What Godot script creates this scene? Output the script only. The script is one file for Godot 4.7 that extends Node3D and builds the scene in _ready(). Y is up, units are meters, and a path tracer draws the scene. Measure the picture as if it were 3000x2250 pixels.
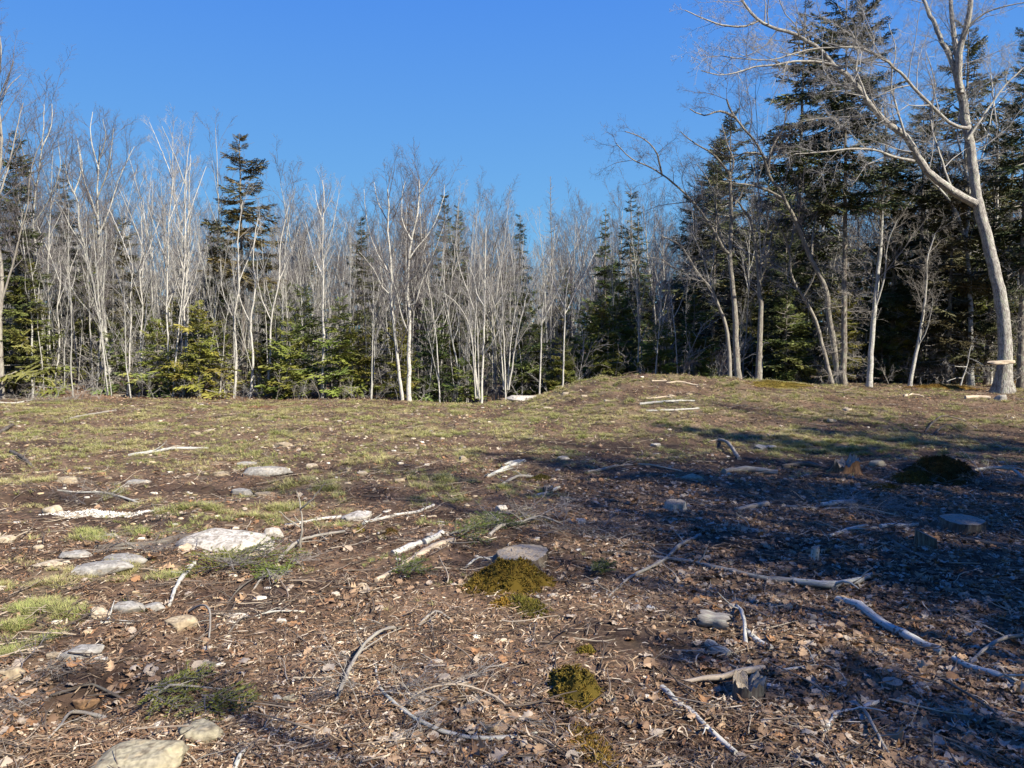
extends Node3D

# ---------------------------------------------------------------- helpers
var rng := RandomNumberGenerator.new()
var names := {}
var M := {}
var micro := FastNoiseLite.new()
var patchy := FastNoiseLite.new()
var lumpy := FastNoiseLite.new()

class Shape:
	var v := PackedVector3Array()
	var n := PackedVector3Array()
	var t := PackedVector2Array()
	var c := PackedColorArray()
	var i := PackedInt32Array()

	func tube(p: PackedVector3Array, r: PackedFloat32Array, sides: int, cap := true, around := 1.0) -> void:
		var m := p.size()
		if m < 2:
			return
		var u := Vector3.ZERO
		var along := 0.0
		var start := v.size()
		for k in m:
			var d: Vector3 = p[mini(k + 1, m - 1)] - p[maxi(k - 1, 0)]
			d = d.normalized()
			if k == 0:
				u = d.cross(Vector3(0.31, 0.17, 0.93) if absf(d.y) > 0.5 else Vector3.UP).normalized()
			else:
				u = (u - d * u.dot(d)).normalized()
				along += p[k].distance_to(p[k - 1])
			var w := d.cross(u)
			for s in sides + 1:
				var a := TAU * s / sides
				var o := u * cos(a) + w * sin(a)
				v.push_back(p[k] + o * r[k])
				n.push_back(o)
				t.push_back(Vector2(around * s / sides, along))
		for k in m - 1:
			for s in sides:
				var a := start + k * (sides + 1) + s
				var b := a + sides + 1
				i.append_array([a, b, a + 1, a + 1, b, b + 1])
		if cap and sides > 3:
			for e in [0, m - 1]:
				var d: Vector3 = (p[0] - p[1]) if e == 0 else (p[m - 1] - p[m - 2])
				d = d.normalized()
				var at := v.size()
				v.push_back(p[e])
				n.push_back(d)
				t.push_back(Vector2(0.5, 0.5))
				for s in sides + 1:
					v.push_back(v[start + e * (sides + 1) + s])
					n.push_back(d)
					t.push_back(Vector2(0.5 + 0.5 * cos(TAU * s / sides), 0.5 + 0.5 * sin(TAU * s / sides)))
				for s in sides:
					if e == 0:
						i.append_array([at, at + 1 + s, at + 2 + s])
					else:
						i.append_array([at, at + 2 + s, at + 1 + s])

	func blade(a: Vector3, b: Vector3, side: Vector3, wa: float, wb: float, col: Color) -> void:
		var nn := (b - a).cross(side).normalized()
		if nn.y < 0.0:      # turned over, so that its upper side is its front
			nn = -nn
			side = -side
		var s := v.size()
		v.append_array([a - side * wa, a + side * wa, b + side * wb, b - side * wb])
		n.append_array([nn, nn, nn, nn])
		c.append_array([col, col, col, col])
		i.append_array([s, s + 1, s + 2, s, s + 2, s + 3])

	func grid(rows: int, cols: int) -> void:      # joins the last rows*cols vertices
		var s := v.size() - rows * cols
		for y in rows - 1:
			for x in cols - 1:
				var a := s + y * cols + x
				i.append_array([a, a + cols, a + 1, a + 1, a + cols, a + cols + 1])

	func smooth() -> void:
		n.resize(v.size())
		n.fill(Vector3.ZERO)
		for k in range(0, i.size(), 3):
			var f := (v[i[k + 2]] - v[i[k]]).cross(v[i[k + 1]] - v[i[k]])
			for q in 3:
				n[i[k + q]] += f
		for k in n.size():
			n[k] = n[k].normalized() if n[k].length_squared() > 1e-20 else Vector3.UP

	func mesh(mat: Material) -> ArrayMesh:
		var a := []
		a.resize(Mesh.ARRAY_MAX)
		a[Mesh.ARRAY_VERTEX] = v
		a[Mesh.ARRAY_NORMAL] = n
		if t.size() == v.size():
			a[Mesh.ARRAY_TEX_UV] = t
		if c.size() == v.size():
			a[Mesh.ARRAY_COLOR] = c
		a[Mesh.ARRAY_INDEX] = i
		var o := ArrayMesh.new()
		o.add_surface_from_arrays(Mesh.PRIMITIVE_TRIANGLES, a)
		o.surface_set_material(0, mat)
		return o

func numbered(called: String, parent: Node = self) -> String:
	var key := str(parent.get_instance_id()) + called
	var k: int = names.get(key, -1) + 1
	names[key] = k
	return called if k == 0 else "%s_%03d" % [called, k]

func tag(o: Node, label := "", category := "", group := "", kind := "") -> Node:
	for k in [["label", label], ["category", category], ["group", group], ["kind", kind]]:
		if k[1] != "":
			o.set_meta(k[0], k[1])
	return o

func put(called: String, mesh: Mesh, parent: Node = self) -> MeshInstance3D:
	var o := MeshInstance3D.new()
	o.name = numbered(called, parent)
	o.mesh = mesh
	parent.add_child(o, true)
	return o

func thing(called: String, at := Vector3.ZERO) -> Node3D:
	var o := Node3D.new()
	o.name = numbered(called)
	add_child(o, true)
	o.position = at
	return o

func scatter(called: String, mesh: Mesh, places: Array, colors: PackedColorArray, parent: Node = self) -> MultiMeshInstance3D:
	var mm := MultiMesh.new()
	mm.transform_format = MultiMesh.TRANSFORM_3D
	mm.use_colors = colors.size() > 0
	mm.mesh = mesh
	mm.instance_count = places.size()
	for k in places.size():
		mm.set_instance_transform(k, places[k])
		if colors.size() > 0:
			mm.set_instance_color(k, colors[k])
	var o := MultiMeshInstance3D.new()
	o.name = numbered(called, parent)
	o.multimesh = mm
	parent.add_child(o, true)
	o.set_meta("kind", "stuff")
	return o

func ss(a: float, b: float, x: float) -> float:
	var q := clampf((x - a) / (b - a), 0.0, 1.0)
	return q * q * (3.0 - 2.0 * q)

func bell(x: float, y: float, cx: float, cy: float, sx: float, sy: float) -> float:
	var a := (x - cx) / sx
	var b := (y - cy) / sy
	var q := a * a + b * b
	return exp(-q) if q < 9.0 else 0.0

# ---------------------------------------------------------------- the lie of the land (d = metres ahead of the camera)
func hill(x: float, d: float) -> float:
	var h := 0.12 * ss(9.0, 20.0, d)
	h += (0.50 - 0.012 * maxf(0.0, x - 4.0)) * ss(-1.0, 3.2, x) * ss(11.0, 18.3, d)
	h -= 0.9 * ss(19.6, 25.0, d) * ss(-0.5, 2.5, x) * (1.0 - ss(7.0, 10.0, x))
	h += 0.24 * ss(0.5, 1.7, x) * (1.0 - ss(3.2, 9.0, x)) * bell(0.0, d, 0.0, 18.7, 1.0, 1.15)
	h += 0.42 * bell(x, d, -11.5, 25.0, 4.2, 2.4)
	h -= 0.75 * bell(x, d, -1.4, 24.0, 1.5, 2.4)
	h -= 0.11 * bell(x, d, -4.5, 7.75, 0.75, 0.28)
	h -= 0.10 * bell(x, d, -3.0, 8.35, 0.6, 0.3)
	h -= 0.13 * bell(x, d, -1.95, 3.35, 0.28, 0.16)
	h += 0.10 * bell(x, d, 5.5, 9.6, 1.2, 0.6)
	h += 0.07 * bell(x, d, 0.05, 5.9, 0.6, 0.5)
	return h

func ground(x: float, z: float) -> float:
	var d := -z
	var h := hill(x, d)
	h += 0.035 * micro.get_noise_2d(x * 60.0, z * 60.0) + 0.05 * micro.get_noise_2d(x * 14.0 + 900.0, z * 14.0)
	h += 0.16 * ss(20.5, 24.0, d) * micro.get_noise_2d(x * 22.0 + 40.0, z * 22.0)
	if d > 15.0 and x > -0.5 and x < 8.0:
		h += 0.13 * bell(x, d, 3.0, 18.3, 3.2, 1.5) * micro.get_noise_2d(x * 38.0 + 77.0, z * 38.0)
	return h

func on(x: float, z: float, up := 0.0) -> Vector3:
	return Vector3(x, ground(x, z) + up, z)

func slope(x: float, z: float) -> Vector3:
	var e := 0.05
	return Vector3(ground(x - e, z) - ground(x + e, z), 2.0 * e, ground(x, z - e) - ground(x, z + e)).normalized()

func grassy_at(x: float, z: float) -> float:
	var d := -z
	var g := 0.75 * ss(8.5, 12.5, d) * (1.0 - ss(19.5, 21.5, d)) * (0.65 + 0.35 * (1.0 - ss(5.0, 9.0, x)))
	g *= 0.08 + 0.92 * smoothstep(-0.30, 0.35, patchy.get_noise_2d(x * 22.0, z * 22.0))
	g += 0.30 * ss(4.0, 7.5, d) * (1.0 - ss(9.0, 12.0, d)) * (1.0 - ss(-0.5, 1.0, x)) * smoothstep(0.05, 0.4, patchy.get_noise_2d(x * 30.0 + 70.0, z * 30.0))
	for p in TUFTS:
		g = maxf(g, p[3] * (1.0 - ss(0.45, 1.0, Vector2((x - p[0]) / p[2], (d - p[1]) / (p[2] * 0.8)).length())))
	for p in BARE:
		if absf(x - p[0]) < p[2] * 1.6 and absf(d - p[1]) < p[3] * 1.6:
			g *= 1.0 - 0.95 * bell(x, d, p[0], p[1], p[2], p[3])
	return clampf(g, 0.0, 1.0)

func leafy_at(x: float, z: float) -> float:
	var d := -z
	var g := ss(0.4, 1.6, x + 0.25 * (d - 4.0)) * (1.0 - ss(7.5, 10.5, d)) * ss(-0.2, 1.2, x)
	g = maxf(g, 0.45 * (1.0 - ss(6.0, 9.0, d)) * smoothstep(0.1, 0.45, patchy.get_noise_2d(x * 26.0 - 300.0, z * 26.0)))
	g = maxf(g, 0.9 * ss(20.2, 21.2, d))
	g = maxf(g, 0.35 * smoothstep(0.2, 0.5, patchy.get_noise_2d(x * 12.0 + 500.0, z * 12.0)))
	return clampf(g, 0.0, 1.0)

func dusty_at(x: float, z: float) -> float:      # sawdust and chips left by the cutting
	var d := -z
	var g := 0.85 * bell(x, d, -0.75, 3.7, 0.75, 0.85) + 0.9 * bell(x, d, 0.78, 4.75, 0.42, 0.42) + 0.7 * bell(x, d, -0.9, 2.9, 0.8, 0.35) + 0.5 * bell(x, d, 0.25, 4.3, 0.4, 0.3) + 0.45 * bell(x, d, 1.6, 4.2, 0.5, 0.4)
	return clampf(g * (0.75 + 0.5 * patchy.get_noise_2d(x * 60.0, z * 60.0)), 0.0, 1.0)

const CELL := 0.09
var mask_grass := PackedFloat32Array()
var mask_leaf := PackedFloat32Array()
var mask_dust := PackedFloat32Array()
func masks() -> void:      # where grass, leaves and sawdust lie, looked up often
	for j in 245:
		for k in 390:
			var x := (k - 195) * CELL
			var z := -1.5 - j * CELL
			mask_grass.push_back(grassy_at(x, z))
			mask_leaf.push_back(leafy_at(x, z))
			mask_dust.push_back(dusty_at(x, z))

func cell(x: float, z: float) -> int:
	return clampi(roundi((-1.5 - z) / CELL), 0, 244) * 390 + clampi(roundi(x / CELL) + 195, 0, 389)

func grassy(x: float, z: float) -> float:
	return mask_grass[cell(x, z)]

func leafy(x: float, z: float) -> float:
	return mask_leaf[cell(x, z)]

func dusty(x: float, z: float) -> float:
	return mask_dust[cell(x, z)]

func soil_color(x: float, z: float) -> Color:
	var d := -z
	var a := patchy.get_noise_2d(x * 35.0, z * 35.0 + 800.0)
	var b := lumpy.get_noise_2d(x * 260.0, z * 260.0)
	var soil := Color(0.070, 0.044, 0.029).lerp(Color(0.150, 0.098, 0.064), smoothstep(-0.3, 0.4, a))
	var col := soil
	col = col.lerp(Color(0.16, 0.112, 0.075), 0.75 * leafy(x, z))
	col = col.lerp(Color(0.20, 0.115, 0.07), 0.55 * ss(20.2, 21.5, d))
	col = col.lerp(Color(0.30, 0.21, 0.135), 0.8 * dusty(x, z))
	col = col.lerp(Color(0.215, 0.175, 0.10), (0.50 + 0.3 * ss(10.0, 14.0, d)) * grassy(x, z))
	for p in BARE:
		col = col.lerp(Color(0.045, 0.03, 0.022), 0.85 * bell(x, d, p[0], p[1], p[2], p[3]))
	col = col.lerp(Color(0.26, 0.115, 0.05), 0.8 * bell(x, d, RED[0], RED[1], 0.75, 0.35))
	var k := 1.0 + 0.55 * b
	return Color(col.r * k, col.g * k, col.b * k)

# ---------------------------------------------------------------- materials
func flat(col: Color, rough := 0.9) -> StandardMaterial3D:
	var m := StandardMaterial3D.new()
	m.albedo_color = col.linear_to_srgb()
	m.roughness = rough
	m.metallic_specular = 0.3
	return m

func tinted(rough := 0.9, back := 0.0) -> StandardMaterial3D:
	var m := flat(Color(1, 1, 1), rough)
	m.vertex_color_use_as_albedo = true
	m.cull_mode = BaseMaterial3D.CULL_DISABLED
	if back > 0.0:
		m.backlight_enabled = true
		m.backlight = Color(back, back, back * 0.7)
	return m

func noise(kind: int, freq: float, octaves: int, sd: int) -> FastNoiseLite:
	var f := FastNoiseLite.new()
	f.noise_type = kind
	f.frequency = freq
	f.fractal_octaves = octaves
	f.seed = sd
	return f

func painted(w: int, h: int, how: Callable) -> ImageTexture:
	var im := Image.create(w, h, false, Image.FORMAT_RGB8)
	for y in h:
		for x in w:
			im.set_pixel(x, y, (how.call(x, y) as Color).clamp().linear_to_srgb())
	return ImageTexture.create_from_image(im)

func gray(w: int, h: int, how: Callable) -> Image:
	var im := Image.create(w, h, false, Image.FORMAT_RGB8)
	for y in h:
		for x in w:
			var g: float = clampf(how.call(x, y), 0.0, 1.0)
			im.set_pixel(x, y, Color(g, g, g))
	return im

func ring(f: FastNoiseLite, x: int, y: int, w: int, around: float, tall: float) -> float:   # wraps across u
	var a := TAU * x / w
	return f.get_noise_3d(cos(a) * around, sin(a) * around, y * tall)

func bark(light: Color, mid: Color, dark: Color, crack: float, bands: float, lichen: float, sd: int, bump := 2.5) -> StandardMaterial3D:
	var f1 := noise(FastNoiseLite.TYPE_SIMPLEX_SMOOTH, 0.05, 4, sd)
	var f2 := noise(FastNoiseLite.TYPE_SIMPLEX_SMOOTH, 0.05, 3, sd + 1)
	var f3 := noise(FastNoiseLite.TYPE_SIMPLEX_SMOOTH, 0.05, 4, sd + 2)
	var w := 128
	var h := 288
	var how := func(x: int, y: int) -> Color:
		var c := ring(f1, x, y, w, 60.0, 0.35)
		var b := ring(f2, x, y, w, 9.0, 2.6)
		var l := ring(f3, x, y, w, 26.0, 0.6)
		var col := light.lerp(mid, smoothstep(-0.2, 0.45, l))
		col = col.lerp(Color(0.30, 0.32, 0.24), lichen * smoothstep(0.12, 0.3, -l))
		col = col.lerp(dark, crack * smoothstep(0.02, 0.34, absf(c)) * 0.0 + crack * (1.0 - smoothstep(0.0, 0.13, absf(c))))
		col = col.lerp(dark, bands * smoothstep(0.28, 0.42, b))
		var k := 0.88 + 0.24 * f1.get_noise_2d(x * 7.0, y * 7.0)
		return Color(col.r * k, col.g * k, col.b * k)
	var m := flat(Color(1, 1, 1), 0.85)
	m.albedo_texture = painted(w, h, how)
	m.uv1_scale = Vector3(1, 0.7, 1)
	if bump > 0.0:
		var deep := gray(w, h, func(x: int, y: int) -> float: return 0.5 + 0.5 * smoothstep(0.0, 0.16, absf(ring(f1, x, y, w, 60.0, 0.35))) * crack - 0.2 * bands * smoothstep(0.28, 0.42, ring(f2, x, y, w, 9.0, 2.6)))
		deep.bump_map_to_normal_map(bump)
		m.normal_enabled = true
		m.normal_texture = ImageTexture.create_from_image(deep)
	return m

func stone(a: Color, b: Color, spot: Color, band: float, sd: int) -> StandardMaterial3D:
	var f := noise(FastNoiseLite.TYPE_SIMPLEX_SMOOTH, 0.02, 5, sd)
	var g := noise(FastNoiseLite.TYPE_SIMPLEX_SMOOTH, 0.09, 3, sd + 9)
	var m := flat(Color(1, 1, 1), 0.9)
	var size := 144
	m.albedo_texture = painted(size, size, func(x: int, y: int) -> Color:
		var q := f.get_noise_2d(x, y * (1.0 + 4.0 * band))
		var col := a.lerp(b, smoothstep(-0.3, 0.35, q))
		col = col.lerp(spot, 0.7 * smoothstep(0.18, 0.4, f.get_noise_2d(x + 400.0, y + 90.0)))
		col = col.lerp(Color(0.12, 0.09, 0.06), 0.6 * smoothstep(0.15, 0.4, f.get_noise_2d(x * 1.6 - 700.0, y * 1.6)))
		var k := 0.9 + 0.55 * g.get_noise_2d(x, y)
		return Color(col.r * k, col.g * k, col.b * k))
	m.uv1_triplanar = true
	m.uv1_scale = Vector3.ONE * 3.0
	return m

func materials() -> void:
	M.birch = bark(Color(0.52, 0.495, 0.455), Color(0.36, 0.34, 0.31), Color(0.06, 0.05, 0.045), 0.15, 0.85, 0.55, 11, 1.0)
	M.pale = bark(Color(0.46, 0.445, 0.42), Color(0.29, 0.277, 0.257), Color(0.10, 0.085, 0.07), 0.4, 0.5, 0.8, 21, 1.5)
	M.maple = bark(Color(0.43, 0.405, 0.37), Color(0.23, 0.212, 0.19), Color(0.08, 0.065, 0.055), 0.85, 0.25, 0.8, 31, 6.0)
	M.cut = bark(Color(0.17, 0.135, 0.10), Color(0.11, 0.085, 0.065), Color(0.04, 0.03, 0.025), 0.8, 0.0, 0.2, 95, 4.0)
	M.rough = bark(Color(0.25, 0.225, 0.195), Color(0.17, 0.15, 0.13), Color(0.06, 0.05, 0.04), 0.75, 0.0, 0.5, 41, 3.5)
	M.spruce = bark(Color(0.22, 0.19, 0.165), Color(0.15, 0.125, 0.105), Color(0.06, 0.045, 0.035), 0.6, 0.1, 0.7, 51, 3.0)
	M.grey = bark(Color(0.29, 0.262, 0.23), Color(0.19, 0.168, 0.145), Color(0.10, 0.085, 0.07), 0.35, 0.15, 0.4, 61, 2.0)
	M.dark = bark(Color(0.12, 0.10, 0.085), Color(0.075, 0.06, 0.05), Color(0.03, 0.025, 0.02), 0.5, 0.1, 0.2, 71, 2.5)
	M.peeled = bark(Color(0.46, 0.38, 0.285), Color(0.34, 0.27, 0.195), Color(0.22, 0.16, 0.11), 0.3, 0.05, 0.0, 81, 1.0)
	M.red = bark(Color(0.30, 0.11, 0.055), Color(0.20, 0.07, 0.04), Color(0.07, 0.03, 0.02), 0.5, 0.2, 0.0, 91, 2.5)
	M.rotten = bark(Color(0.24, 0.135, 0.07), Color(0.15, 0.085, 0.05), Color(0.05, 0.03, 0.02), 0.7, 0.0, 0.0, 97, 4.0)
	M.twig = flat(Color(0.115, 0.104, 0.104))
	M.twig_pale = flat(Color(0.26, 0.248, 0.235))
	M.twig_dead = flat(Color(0.24, 0.22, 0.195))
	M.needles = tinted(0.7, 0.25)
	M.blades = tinted(0.7, 0.35)
	M.leaf = tinted(0.75, 0.2)
	M.litter = tinted(0.9)
	M.moss = tinted(0.95)
	M.wood = flat(Color(1, 1, 1), 0.85)
	var rings := noise(FastNoiseLite.TYPE_SIMPLEX_SMOOTH, 0.03, 4, 5)
	M.wood.albedo_texture = painted(192, 192, func(x: int, y: int) -> Color:
		var p := Vector2(x - 96, y - 96)
		var q := p.length() + 10.0 * rings.get_noise_2d(x, y)
		var col := Color(0.31, 0.255, 0.185).lerp(Color(0.22, 0.175, 0.125), 0.5 + 0.5 * sin(q * 0.55))
		col = col.lerp(Color(0.21, 0.19, 0.165), smoothstep(-0.1, 0.4, rings.get_noise_2d(x * 2.0 + 300.0, y * 0.7)))
		col = col.lerp(Color(0.07, 0.055, 0.04), 1.0 - smoothstep(0.0, 0.05, absf(rings.get_noise_2d(p.angle() * 30.0, q * 0.3))))
		return col)
	M.stones = {
		"tan": stone(Color(0.33, 0.265, 0.175), Color(0.23, 0.18, 0.12), Color(0.42, 0.38, 0.30), 0.5, 101),
		"grey": stone(Color(0.30, 0.285, 0.255), Color(0.20, 0.19, 0.175), Color(0.40, 0.35, 0.27), 0.4, 111),
		"white": stone(Color(0.50, 0.46, 0.40), Color(0.34, 0.315, 0.275), Color(0.26, 0.24, 0.20), 0.3, 121),
		"cream": stone(Color(0.42, 0.36, 0.265), Color(0.31, 0.25, 0.175), Color(0.32, 0.25, 0.17), 0.3, 131),
		"banded": stone(Color(0.31, 0.275, 0.185), Color(0.23, 0.205, 0.15), Color(0.36, 0.29, 0.18), 1.0, 141),
		"rust": stone(Color(0.29, 0.175, 0.09), Color(0.20, 0.12, 0.07), Color(0.30, 0.21, 0.13), 0.5, 151),
	}
	var soil := noise(FastNoiseLite.TYPE_SIMPLEX_SMOOTH, 0.03, 5, 7).get_seamless_image(512, 512)
	var grit := noise(FastNoiseLite.TYPE_CELLULAR, 0.06, 2, 8).get_seamless_image(512, 512)
	M.soil = flat(Color(1, 1, 1), 1.0)
	M.soil.vertex_color_use_as_albedo = true
	var tex := Image.create(512, 512, false, Image.FORMAT_RGB8)
	for y in 512:
		for x in 512:
			var g := 0.66 + 0.56 * (soil.get_pixel(x, y).r) * (0.55 + 0.6 * grit.get_pixel(x, y).r)
			tex.set_pixel(x, y, Color(g, g, g).clamp())
	M.soil.albedo_texture = ImageTexture.create_from_image(tex)
	M.soil.uv1_triplanar = true
	M.soil.uv1_world_triplanar = true
	M.soil.uv1_scale = Vector3.ONE * 0.9
	var rough: Image = tex.duplicate()
	rough.bump_map_to_normal_map(7.0)
	M.soil.normal_enabled = true
	M.soil.normal_texture = ImageTexture.create_from_image(rough)

# ---------------------------------------------------------------- ground sheet
func lines(fine_from: float, fine_to: float, fine: float, lo: float, hi: float) -> PackedFloat32Array:
	var up := PackedFloat32Array()
	var x := fine_from
	while x < fine_to:
		up.push_back(x)
		x += fine
	var s := fine
	while x < hi:
		up.push_back(x)
		s = minf(s * 1.05, 0.19) if x < 24.0 else (s * 1.12 if s < 14.0 else s)
		x += s
	up.push_back(hi)
	var down := PackedFloat32Array()
	x = fine_from - fine
	s = fine
	while x > lo:
		down.push_back(x)
		s = minf(s * 1.05, 0.19) if x > -19.0 else s * 1.12
		x -= s
	down.push_back(lo)
	down.reverse()
	down.append_array(up)
	return down

func make_ground() -> void:
	var xs := lines(-5.0, 5.0, 0.05, -420.0, 420.0)
	var ds := lines(2.2, 8.0, 0.05, -60.0, 420.0)
	var s := Shape.new()
	for d in ds:
		for x in xs:
			s.v.push_back(Vector3(x, ground(x, -d), -d))
			s.c.push_back(soil_color(x, -d))
	s.grid(ds.size(), xs.size())
	s.smooth()
	tag(put("ground", s.mesh(M.soil)), "", "", "", "structure")

# ---------------------------------------------------------------- trees
func spline(p: Array, step: float, wob: float) -> PackedVector3Array:
	var out := PackedVector3Array()
	var m := p.size()
	for k in m - 1:
		var a: Vector3 = p[maxi(k - 1, 0)]
		var b: Vector3 = p[k]
		var c: Vector3 = p[k + 1]
		var d: Vector3 = p[mini(k + 2, m - 1)]
		var q := maxi(1, ceili(b.distance_to(c) / step))
		for j in q:
			var pt := b.cubic_interpolate(c, a, d, float(j) / q)
			if k + j > 0:
				pt += Vector3(rng.randfn(), rng.randfn() * 0.3, rng.randfn()) * wob
			out.push_back(pt)
	out.push_back(p[m - 1])
	return out

func taper(m: int, a: float, b: float, power := 1.0) -> PackedFloat32Array:
	var r := PackedFloat32Array()
	for k in m:
		r.push_back(lerpf(a, b, pow(float(k) / maxi(m - 1, 1), power)))
	return r

func any_side(d: Vector3) -> Vector3:
	var q := Vector3(rng.randfn(), rng.randfn(), rng.randfn())
	q -= d * q.dot(d)
	return q.normalized()

# Twigs: a handful of sprays, each a twig a metre long with its side twigs, are put on the branches at their own size.
func make_spray(spread: float, rise: float, crook: float, many: int) -> Shape:
	var s := Shape.new()
	var todo := [[Vector3.ZERO, Vector3.UP, 1.0, 0.0085, 0]]
	while todo.size() > 0:
		var q: Array = todo.pop_back()
		var lvl: int = q[4]
		var pts := PackedVector3Array([q[0]])
		var cur: Vector3 = q[0]
		var d: Vector3 = q[1]
		var ln: float = q[2]
		var seg := 4 if lvl == 0 else 2
		for k in seg:
			d = (d + Vector3(rng.randfn(), rng.randfn() + rise, rng.randfn()) * crook).normalized()
			cur += d * ln / seg
			pts.push_back(cur)
		s.tube(pts, taper(seg + 1, q[3], q[3] * 0.4), 3, false)
		if lvl < 2:
			var n: int = many if lvl == 0 else 4
			for k in n:
				var f := 0.12 + 0.86 * (k + rng.randf()) / n
				var j := mini(int(f * seg), seg - 1)
				var ax := (pts[j + 1] - pts[j]).normalized()
				var a := spread * rng.randf_range(0.7, 1.25)
				var dir := (ax * cos(a) + any_side(ax) * sin(a)).normalized()
				todo.push_back([pts[j].lerp(pts[j + 1], f * seg - j), dir, ln * (0.58 - 0.30 * f) * rng.randf_range(0.6, 1.2), maxf(0.0036, q[3] * 0.6), lvl + 1])
	return s

var sprays := {}
func spray_mesh(kind: String, mat: Material) -> Mesh:
	var key := kind + str(mat.get_instance_id())
	if not sprays.has(key):
		var l := []
		for k in 3:
			var s: Shape = make_spray(0.68, 0.25, 0.13, 8) if kind == "fine" else (make_spray(0.95, 0.15, 0.26, 8) if kind == "crooked" else make_spray(0.9, -0.1, 0.22, 7))
			l.push_back(s.mesh(mat))
		sprays[key] = l
	return sprays[key][rng.randi() % 3]

var MAPLE := {"kind": "fine", "per": 3.0, "len": 0.36, "spread": 0.66, "rise": 0.24, "crook": 0.10, "longest": 1.9, "twigs": 4.6, "size": 0.58}
var SLIM := {"kind": "fine", "per": 2.0, "len": 0.24, "spread": 0.60, "rise": 0.28, "crook": 0.09, "longest": 1.1, "twigs": 3.0, "size": 0.46}
var OAK := {"kind": "crooked", "per": 3.2, "len": 0.34, "spread": 0.90, "rise": 0.14, "crook": 0.22, "longest": 1.7, "twigs": 7.0, "size": 0.55}

func spray_at(b: Vector3, d: Vector3, ln: float) -> Transform3D:
	var x := any_side(d)
	return Transform3D(Basis(x * ln, d * ln, x.cross(d) * ln), b)

func sprout(s: Shape, places: Array, p: PackedVector3Array, r0: float, r1: float, total: float, o: Dictionary, from: float) -> void:
	var m := p.size()
	var count: int = maxi(2, roundi(total * (1.0 - from) * o.per * 1.25))
	for q in count + 1:
		var f := from + (1.0 - from) * (q + rng.randf()) / count
		var last := q == count
		if last:
			f = 1.0
		var at := minf(f * (m - 1), m - 1.001)
		var k := mini(int(at), m - 2)
		var b := p[k].lerp(p[k + 1], at - k)
		var dir := (p[k + 1] - p[k]).normalized()
		var a: float = o.spread * rng.randf_range(0.7, 1.3)
		var d := (dir * cos(a) + any_side(dir) * sin(a)).normalized()
		d = dir if last else (d + Vector3.UP * o.rise * rng.randf_range(0.3, 1.3)).normalized()
		var ln: float = clampf(total * o.len * (1.15 - 0.75 * f) * rng.randf_range(0.55, 1.25), 0.18, o.longest)
		if ln > 0.30 and not last:
			var r := minf(lerpf(r0, r1, f) * 0.55, 0.0035 + ln * 0.0075)
			var pts := PackedVector3Array([b])
			var cur := b
			for j in 4:
				d = (d + Vector3(rng.randfn(), rng.randfn() * 0.6 + o.rise, rng.randfn()) * o.crook).normalized()
				cur += d * ln / 4.0
				pts.push_back(cur)
			s.tube(pts, taper(5, r, maxf(0.0028, r * 0.35)), 4, false)
			var n := maxi(2, roundi(ln * o.twigs))
			for j in n:
				var g := 0.15 + 0.85 * (j + rng.randf()) / n
				var w := mini(int(g * 4.0), 3)
				var ax := (pts[w + 1] - pts[w]).normalized()
				var a2: float = o.spread * rng.randf_range(0.5, 1.2)
				var td: Vector3 = (ax * cos(a2) + any_side(ax) * sin(a2) + Vector3.UP * o.rise * 0.5).normalized()
				places.push_back(spray_at(pts[w].lerp(pts[w + 1], g * 4.0 - w), td, o.size * rng.randf_range(0.5, 1.15) * (1.15 - 0.5 * g) * minf(1.0, 0.45 + ln * 0.6)))
			places.push_back(spray_at(cur, d, o.size * rng.randf_range(0.6, 1.0)))
		else:
			places.push_back(spray_at(b, d, maxf(ln, o.size * 0.6)))

func twigs_on(root: Node3D, called: String, places: Array, kind: String, mat: Material) -> void:
	while places.size() < 10 and places.size() > 0:
		var t: Transform3D = places[rng.randi() % places.size()]
		places.push_back(Transform3D(t.basis * Basis(Vector3.UP, 2.0) * Basis(Vector3(1, 0, 0), 0.3), t.origin))
	if places.size() > 0:
		scatter(called, spray_mesh(kind, mat), places, PackedColorArray(), root)

# limbs: [base radius, tip radius, [points from the foot of the tree]]; the first is the trunk.
func bare_tree(called: String, at: Vector3, limbs: Array, wood: Material, twigs: Material, o: Dictionary, bare_to := 0.4, flare := 1.5) -> Node3D:
	var root := thing(called, at)
	var boughs := Shape.new()
	var places := []
	for k in limbs.size():
		var l: Array = limbs[k]
		var p := spline(l[2], 0.22, 0.006)
		var r := taper(p.size(), l[0], l[1], 0.85)
		var total := 0.0
		for j in p.size() - 1:
			total += p[j].distance_to(p[j + 1])
		if k == 0:
			p.insert(0, p[0] - Vector3(0, 0.12, 0))
			r.insert(0, r[0] * 1.1)
			for j in p.size():
				r[j] *= 1.0 + (flare - 1.0) * exp(-maxf(0.0, p[j].y) / (l[0] * 1.9))
		for j in r.size():
			r[j] *= 1.0 + 0.03 * rng.randfn()
		var s := Shape.new()
		s.tube(p, r, 12 if l[0] > 0.1 else (8 if l[0] > 0.035 else 6), true, 1.0 if l[0] < 0.12 else 2.0)
		var low: bool = k > 0 and (l[2][-1] as Vector3).y < 0.25
		put("trunk" if k == 0 else ("root" if low else "limb"), s.mesh(wood), root)
		if low:
			continue
		sprout(boughs, places, p, l[0], l[1], total, o, bare_to if k == 0 else 0.15)
	if boughs.v.size() > 0:
		put("branches", boughs.mesh(twigs), root).set_meta("kind", "stuff")
	twigs_on(root, "crown", places, o.kind, twigs)
	return root

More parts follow.
